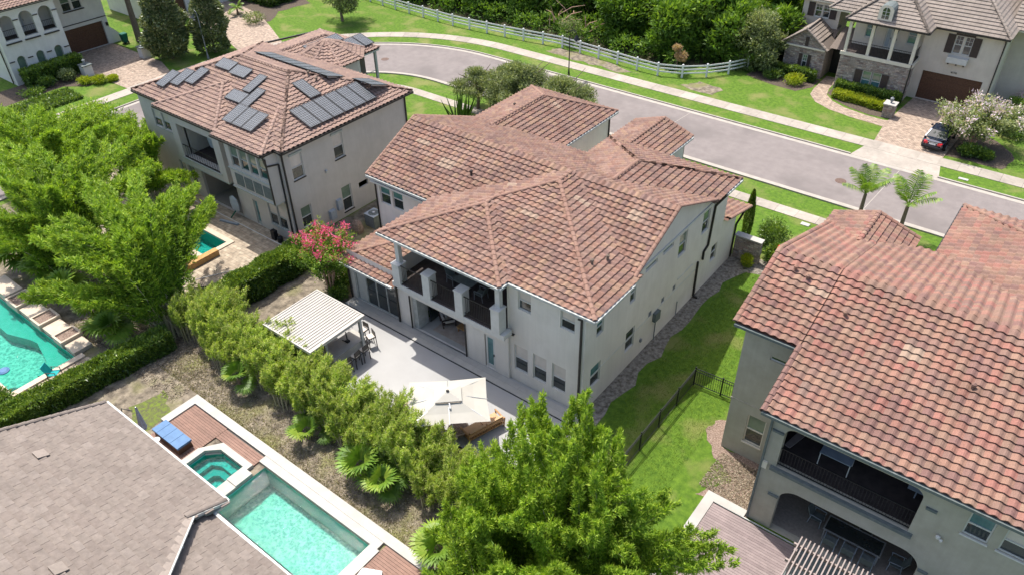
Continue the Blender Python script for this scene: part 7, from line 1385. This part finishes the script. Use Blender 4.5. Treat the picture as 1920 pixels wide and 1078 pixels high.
for k, (x_, y_, r_, h_, lf_, lb) in enumerate(((-5.6, 66.6, .9, 1.0, 'dark_leaf', 'dark shrub under the blossoming crape tree, nearest the car'), (-4.5, 67.0, .8, .8, 'dark_leaf', 'dark shrub under the blossoming crape tree, second from the car'), (.4, 68.5, 1.2, 1.3, 'olive_leaf', 'round grey shrub on the lawn at the right picture edge'), (-4.2, 76.6, 1.3, 1.8, 'dark_leaf', 'dark shrub at the right wall of the stone front house'), (-3.0, 79.5, 1.6, 1.6, 'pale_bloom', 'white flowering shrub at the right picture edge near the air conditioner'), (-3.6, 72.5, 1.4, 1.3, 'dark_leaf', 'dark shrub on the far side of the crape tree'))): shrub('round_shrub', lb, x_, y_, r_, h_, lf_, 1600, .18, .1)
shrub('round_shrub', 'small round bright shrub in front of the stone garden wall', -13.55, 42.0, .5, .75, 'lime_leaf', 1800, .10, .05)
shrub('round_shrub', 'large clipped round shrub beyond the stone garden wall', -13.0, 45.4, 1.2, 1.7, 'dark_leaf', 4200, .13, .07); shrub('flowering_shrub', 'leafy shrub with a red flower beside the stone garden wall', -12.2, 43.6, .9, 1.4, 'dark_leaf', 2400, .2, .10)
m_ = MB(); [m_.lathe((-11.95+random.uniform(-.2, .2), 43.2+random.uniform(-.2, .2), 1.25), [(.03, 0), (.12, .06), (.10, .15)], 8) for _ in range(3)]; one(m_, 'red_flower', 'red_bloom', 'red flower head on the leafy shrub by the stone wall', 'flower', (-11.9, 43.2, 1.2))
cy_ = thing('cypress', 'narrow dark columnar cypress behind the stone garden wall', 'cypress', (-14.8, 44.7, 0)); trunk_mb((-14.8, 44.7, 0), (-14.8, 44.7, 2.5), .06, .02, 0).build('trunk', 'bark', cy_)
n_ = 6500; zz = rng.random(n_)**.8*3.9; rr_ = .34*np.sin(np.pi*np.clip(.18+.82*(zz/3.9), 0, 1))**.7*rng.random(n_)**.3; aa = rng.uniform(0, 6.283, n_); leaf_obj('crown', 'dark_leaf', np.stack([-14.8+rr_*np.cos(aa), 44.7+rr_*np.sin(aa), zz+.1], 1), np.stack([np.cos(aa)*.4, np.sin(aa)*.4, np.ones(n_)], 1)+rng.normal(size=(n_, 3))*.3, .12, .04, cy_)
# crape myrtles
def crape(name, label, x, y, h, r, leaf, bloom, n, bf, seed, stems=3, L=.15, Wd=.07, low=.4):
    rr = random.Random(seed); t = thing(name, label, 'tree', (x, y, 0)); m = MB()
    for k in range(stems+4):
        an = 2*math.pi*k/(stems+4)+rr.random(); e = Vector((x+math.cos(an)*r*.5, y+math.sin(an)*r*.5, h*.72)); b0 = Vector((x+math.cos(an)*.12, y+math.sin(an)*.12, 0)); m.tube([b0, b0.lerp(e, .5)-Vector((math.cos(an), math.sin(an), 0))*r*.08, e], [.07, .05, .02], 6)
    m.build('trunk', 'pale_bark', t); P, D, T, MI = [], [], [], []
    for k in range(60):     # upright sprays
        an, q_ = rr.uniform(0, 2*math.pi), rr.random()**.5; b = np.array([x+math.cos(an)*q_*r*.6, y+math.sin(an)*q_*r*.6, h*(low+.18*rr.random())]); e = b+np.array([math.cos(an)*q_*r*.55, math.sin(an)*q_*r*.55, h*(.52-.25*q_)*rr.uniform(.6, 1)]); u = rng.random(n//60)
        p = b+(e-b)*u[:, None]+rng.normal(size=(len(u), 3))*.15*r/2; P.append(p); D.append((e-b)/np.linalg.norm(e-b)*.5+rng.normal(size=(len(u), 3))*.6); T.append(np.clip(.2+.6*u+.15*rng.normal(size=len(u)), 0, 1)); MI.append(((u > .74) & (rng.random(len(u)) < bf*1.4) & (rr.random() < .55)).astype(int))
    P = np.concatenate(P); n2 = len(P); leaf_obj('crown', [leaf, bloom], P, np.concatenate(D), L*(.7+.6*rng.random(n2)), Wd*(.7+.6*rng.random(n2)), t, tint=np.concatenate(T), midx=np.concatenate(MI)); return t
crape('crape_myrtle', 'crape myrtle with bright pink blossoms between the grey house and the pavilion', -33.3, 23.6, 5.2, 1.9, 'palm_leaf', 'pink_bloom', 13000, .6, 31, L=.16, Wd=.07)
crape('crape_myrtle', 'pale pink blossoming crape myrtle beside the parked car', -5.7, 68.8, 4.6, 3.0, 'olive_leaf', 'pale_bloom', 12000, .6, 32, L=.22, Wd=.13, low=.3)
shrub('round_shrub', 'bright leafy shrub at the foot of the pink crape myrtle', -33.6, 24.6, 1.2, 1.5, 'palm_leaf', 3000, .18, .08); shrub('round_shrub', 'dark shrub between the crape myrtle and the sliding doors', -32.6, 23.6, .7, .9, 'dark_leaf', 1800, .14, .07); shrub('round_shrub', 'small shrub at the back corner of the pavilion', -32.3, 20.6, .6, .7, 'palm_leaf', 1200, .15, .07)
# magnolias, palms, street and lawn trees
def cone_tree(name, label, x, y, h, r, leaf, n, seed, L=.34, Wd=.2):
    t = thing(name, label, 'tree', (x, y, 0)); trunk_mb((x, y, 0), (x, y, h*.8), .16, .05, 6, r*.4, seed).build('trunk', 'bark', t)
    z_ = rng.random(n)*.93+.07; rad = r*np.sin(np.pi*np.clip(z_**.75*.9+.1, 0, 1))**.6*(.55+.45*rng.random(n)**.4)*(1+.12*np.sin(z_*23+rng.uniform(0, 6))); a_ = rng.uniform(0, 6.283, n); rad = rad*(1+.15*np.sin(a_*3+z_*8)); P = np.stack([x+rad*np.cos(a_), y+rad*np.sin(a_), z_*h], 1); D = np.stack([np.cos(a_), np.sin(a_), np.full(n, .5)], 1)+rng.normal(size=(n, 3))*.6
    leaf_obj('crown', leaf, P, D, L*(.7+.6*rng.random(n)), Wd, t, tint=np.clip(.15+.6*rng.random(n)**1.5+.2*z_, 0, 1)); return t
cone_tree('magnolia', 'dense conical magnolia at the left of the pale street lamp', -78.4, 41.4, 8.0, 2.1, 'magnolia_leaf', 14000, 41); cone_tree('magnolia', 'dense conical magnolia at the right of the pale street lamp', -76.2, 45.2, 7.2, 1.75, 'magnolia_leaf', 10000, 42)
feather_palm('feather_palm', 'tall palm trunk left of the magnolias, left one', -86.3, 42.3, 6.6, 18, 2.8, 1, 'palms by the green bin', tr=.3); feather_palm('feather_palm', 'tall palm trunk left of the magnolias, right one', -85.3, 44.2, 7.0, 18, 2.8, 2, 'palms by the green bin', tr=.3)
feather_palm('feather_palm', 'feather palm in the near verge, left of the two', -9.3, 51.2, 2.5, 9, 2.7, 3, 'feather palms in the near verge', tr=.14, el0=.75, el1=1.3, droop=.35); feather_palm('feather_palm', 'feather palm in the near verge, right of the two', -6.5, 51.0, 2.7, 9, 2.8, 7, 'feather palms in the near verge', tr=.14, el0=.75, el1=1.3, droop=.35)
tree('lawn_tree', 'single tree on the far lawn at the top edge with its shadow beside it', 'tree', -72.4, 60.2, 6.5, 3.0, 'olive_leaf', 9000, .28, .12, seed=51, lumps=16)
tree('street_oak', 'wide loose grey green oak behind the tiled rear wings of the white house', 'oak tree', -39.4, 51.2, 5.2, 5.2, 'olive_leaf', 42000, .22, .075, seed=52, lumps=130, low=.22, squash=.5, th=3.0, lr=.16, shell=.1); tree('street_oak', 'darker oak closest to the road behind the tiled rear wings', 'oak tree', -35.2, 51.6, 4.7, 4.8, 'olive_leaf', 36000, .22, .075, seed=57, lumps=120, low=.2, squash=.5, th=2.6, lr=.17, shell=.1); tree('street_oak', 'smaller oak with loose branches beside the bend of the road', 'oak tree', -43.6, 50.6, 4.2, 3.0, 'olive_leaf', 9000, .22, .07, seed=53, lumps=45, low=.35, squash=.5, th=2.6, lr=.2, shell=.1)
sn = thing('sword_plant', 'clump of tall dark sword leaves behind the white house roof', 'plant', (-42.6, 47.0, 0)); rr_ = random.Random(5)
for k in range(22): az, el = rr_.uniform(0, 6.28), rr_.uniform(.9, 1.5); L_ = rr_.uniform(2.2, 3.6); a = Vector((-42.6+rr_.uniform(-.5, .5), 47+rr_.uniform(-.5, .5), 0)); e = a+Vector((math.cos(az)*math.cos(el), math.sin(az)*math.cos(el), math.sin(el)))*L_; m_ = MB(); m_.ct = .05+.3*rr_.random(); m_.tube([a, a.lerp(e, .5), e], [.07, .09, .01], 5); m_.build('leaf', 'palm_leaf', sn)
tree('dry_sapling', 'small dry tan tree in front of the white rail fence', 'tree', -32.9, 68.6, 3.0, .9, 'dry_leaf', 1400, .16, .1, seed=54, lumps=6, trunk=.05); tree('bare_shrub', 'thin pale half bare shrub at the middle of the rail fence', 'shrub', -46.0, 69.0, 3.4, 1.6, 'olive_leaf', 900, .16, .08, seed=55, lumps=8, trunk=.06)
fb = thing('fallen_branches', 'tangle of bare grey fallen branches at the woodland edge', 'branches', (-47, 71, 0)); m_ = MB(); rr_ = random.Random(8)
for k in range(16): a = Vector((-48+rr_.uniform(-2, 3), 70.5+rr_.uniform(-.5, 2.5), rr_.uniform(.3, 2.5))); e = a+Vector((rr_.uniform(-3, 3), rr_.uniform(-1, 1.5), rr_.uniform(.2, 2.2))); m_.tube([a, a.lerp(e, .5)+Vector((0, 0, .3)), e], [.07, .05, .02], 5)
m_.build('branch', 'pale_bark', fb)
# woodland behind the fence
rr_ = random.Random(12); FT = [(-88, 73, 8, 4.5), (-81, 75, 9, 4.6), (-74, 73, 7.5, 4), (-68, 74.5, 9, 4.6), (-62, 72.8, 7, 4.2), (-57, 75, 9, 4.6), (-51.5, 77.0, 8, 4.2), (-46, 79, 9, 4.5), (-42.5, 74, 5.8, 3.6), (-38, 77, 8, 4.6), (-35.8, 72.3, 5.2, 3.5), (-32, 76, 7.5, 4.4), (-31.5, 82, 9, 5), (-27.8, 79.5, 8, 4.0), (-40, 84, 10, 5), (-50, 86, 10, 5), (-60, 83, 10, 5.2), (-70, 84, 10, 5.4), (-80, 86, 10, 5.5), (-92, 82, 10, 5.5), (-26.5, 87, 9, 5), (-34, 92, 10, 5.5), (-46, 95, 11, 6), (-58, 94, 11, 6), (-70, 96, 11, 6), (-84, 97, 11, 6.5), (-98, 76, 9, 5), (-96, 92, 10, 6)]
ORD = ['first', 'second', 'third', 'fourth', 'fifth', 'sixth', 'seventh', 'eighth', 'ninth', 'tenth', 'eleventh', 'twelfth', 'thirteenth', 'fourteenth', 'fifteenth']
ROW = lambda y: 0 if y < 80.5 else 1 if y < 90 else 2
def wl_(x, y):
    k = sorted(q[0] for q in FT if ROW(q[1]) == ROW(y)).index(x); return f"dense woodland tree, {ORD[k]} from the left in the {('front', 'middle', 'back')[ROW(y)]} row behind the fence"
for k, (x_, y_, h_, r_) in enumerate(FT): tree('woodland_tree', wl_(x_, y_), 'tree', x_, y_, h_, r_, 'forest_leaf', 13000 if y_ < 80 else 7000, .46, .26, group='woodland trees behind the fence', seed=60+k, lumps=20, low=.12, squash=.75, trunk=.2, lr=.42, shell=.6)
tree('woodland_tree', 'paler grey green tree between the rail fence end and the stone front house', 'tree', -27.2, 74.6, 5.2, 2.9, 'olive_leaf', 9000, .3, .14, seed=97, lumps=18, low=.1)
P, D, H_ = blobs([(x_, y_, .9) for x_ in np.arange(-92, -27, 2.2) for y_ in (70.8+1.2*math.sin(x_), 73.5)], [(1.9, 1.3, 1.3)]*60, 26000); m = (P[:, 2] > 0) & ~((P[:, 0] > -33) & (P[:, 1] < 72.3)); P, D, H_ = P[m], D[m], H_[m]; o = leaf_obj('undergrowth', 'forest_leaf', P, D+rng.normal(size=P.shape)*.6, .38, .2, None, (-60, 72, 0), tint=np.clip(.1+.5*H_+.2*rng.normal(size=len(P)), 0, 1)); tag(o, 'dark leafy undergrowth at the woodland edge behind the rail fence', 'undergrowth')
mb = MB(); mb.face([(-120, 69.5, .02), (-34, 69.5, .02), (-28.5, 75, .02), (-27, 130, .02), (-120, 130, .02)]); struct(mb, 'woodland_floor', mat('dark leaf litter', (.03, .035, .012), (.07, .06, .03), 3, .95))  # dark brown and green ground tones
hedge('shrub_border', 'dark shrub border along the column house at the top edge', -89.5, -83.5, 58.5, 66.5, 1.3, 'dark_leaf', 120, .3, .18, lump=.4)
feather_palm('feather_palm', 'small arching palm beside the upper driveway pillars', -84.6, 54.4, .8, 10, 1.8, 9, tr=.12)
# loose weeds and grass blades
def scatter(name, label, m, n, area, L, Wd, zj=.02, cat='grass'):
    xs, ys = area(n); P = np.stack([xs, ys, np.full(len(xs), .01)], 1); D = rng.normal(size=(len(xs), 3))*.45+np.array([0, 0, 1.0]); o = leaf_obj(name, m, P, D, L*(.6+.8*rng.random(len(xs))), Wd, None, (float(xs.mean()), float(ys.mean()), 0)); tag(o, label, cat)
MT['blade'] = tint_mat('grass blade', [(.05, .10, .01), (.09, .15, .014), (.15, .22, .02), (.22, .28, .05)], .8, .2, 1.5, leaf=True, trans=.3); MT['dry_blade'] = tint_mat('dry grass blade', [(.16, .14, .05), (.28, .24, .12), (.36, .32, .18), (.14, .17, .04)], .85, .2, 1.5, leaf=True, trans=.2); MT['litter'] = tint_mat('fallen leaf litter', [(.12, .09, .06), (.28, .22, .15), (.42, .36, .27), (.07, .06, .04)], .85, .2, 3, leaf=True, trans=.1)
def side(n): x = rng.uniform(-13.5, -8.1, n); y = rng.uniform(12, 48, n); k = ~((x > -11.1) & (y > 40) & False) & ~((x > -8.9) & (y < 29.4)) & ~((x < -11) & (y > 41.7)); return x[k], y[k]
scatter('side_lawn_grass', 'mown grass of the side lawn between the white and olive houses', 'blade', 60000, side, .055, .022)
def dry(n): x = rng.uniform(-36, -14, n); y = 13.05+rng.random(n)**1.6*1.9; return x, y
scatter('dry_grass_strip', 'dry straw coloured grass on the dirt strip beside the pool coping', 'dry_blade', 9000, dry, .10, .03)
def lit(n): x = rng.uniform(-39, -13, n); y = rng.uniform(13.1, 18.5, n); k = (y < 17) | (x < -32); return x[k], y[k]
def flat_scatter(name, label, m, n, area, s):
    xs, ys = area(n); P = np.stack([xs, ys, np.full(len(xs), .018)], 1); D = np.stack([rng.normal(size=len(xs)), rng.normal(size=len(xs)), rng.uniform(-.05, .35, len(xs))], 1); o = leaf_obj(name, m, P, D, s*(.5+rng.random(len(xs))), s*.45, None, (float(xs.mean()), float(ys.mean()), 0)); tag(o, label, 'leaf litter')
flat_scatter('leaf_litter', 'fallen bamboo leaves on the soil under the dividing hedge', 'litter', 12000, lit, .11)
flat_scatter('leaf_litter', 'brown leaf litter on the dirt yard around the giant bamboo', 'litter', 9000, lambda n: (rng.uniform(-44, -33, n), rng.uniform(11.8, 18, n)), .12)
flat_scatter('wood_chips', 'pinkish wood chips of the mulch bed beside the olive house', 'litter', 5000, lambda n: (rng.uniform(-7.8, -5.3, n), rng.uniform(23.9, 26.4, n)), .09)
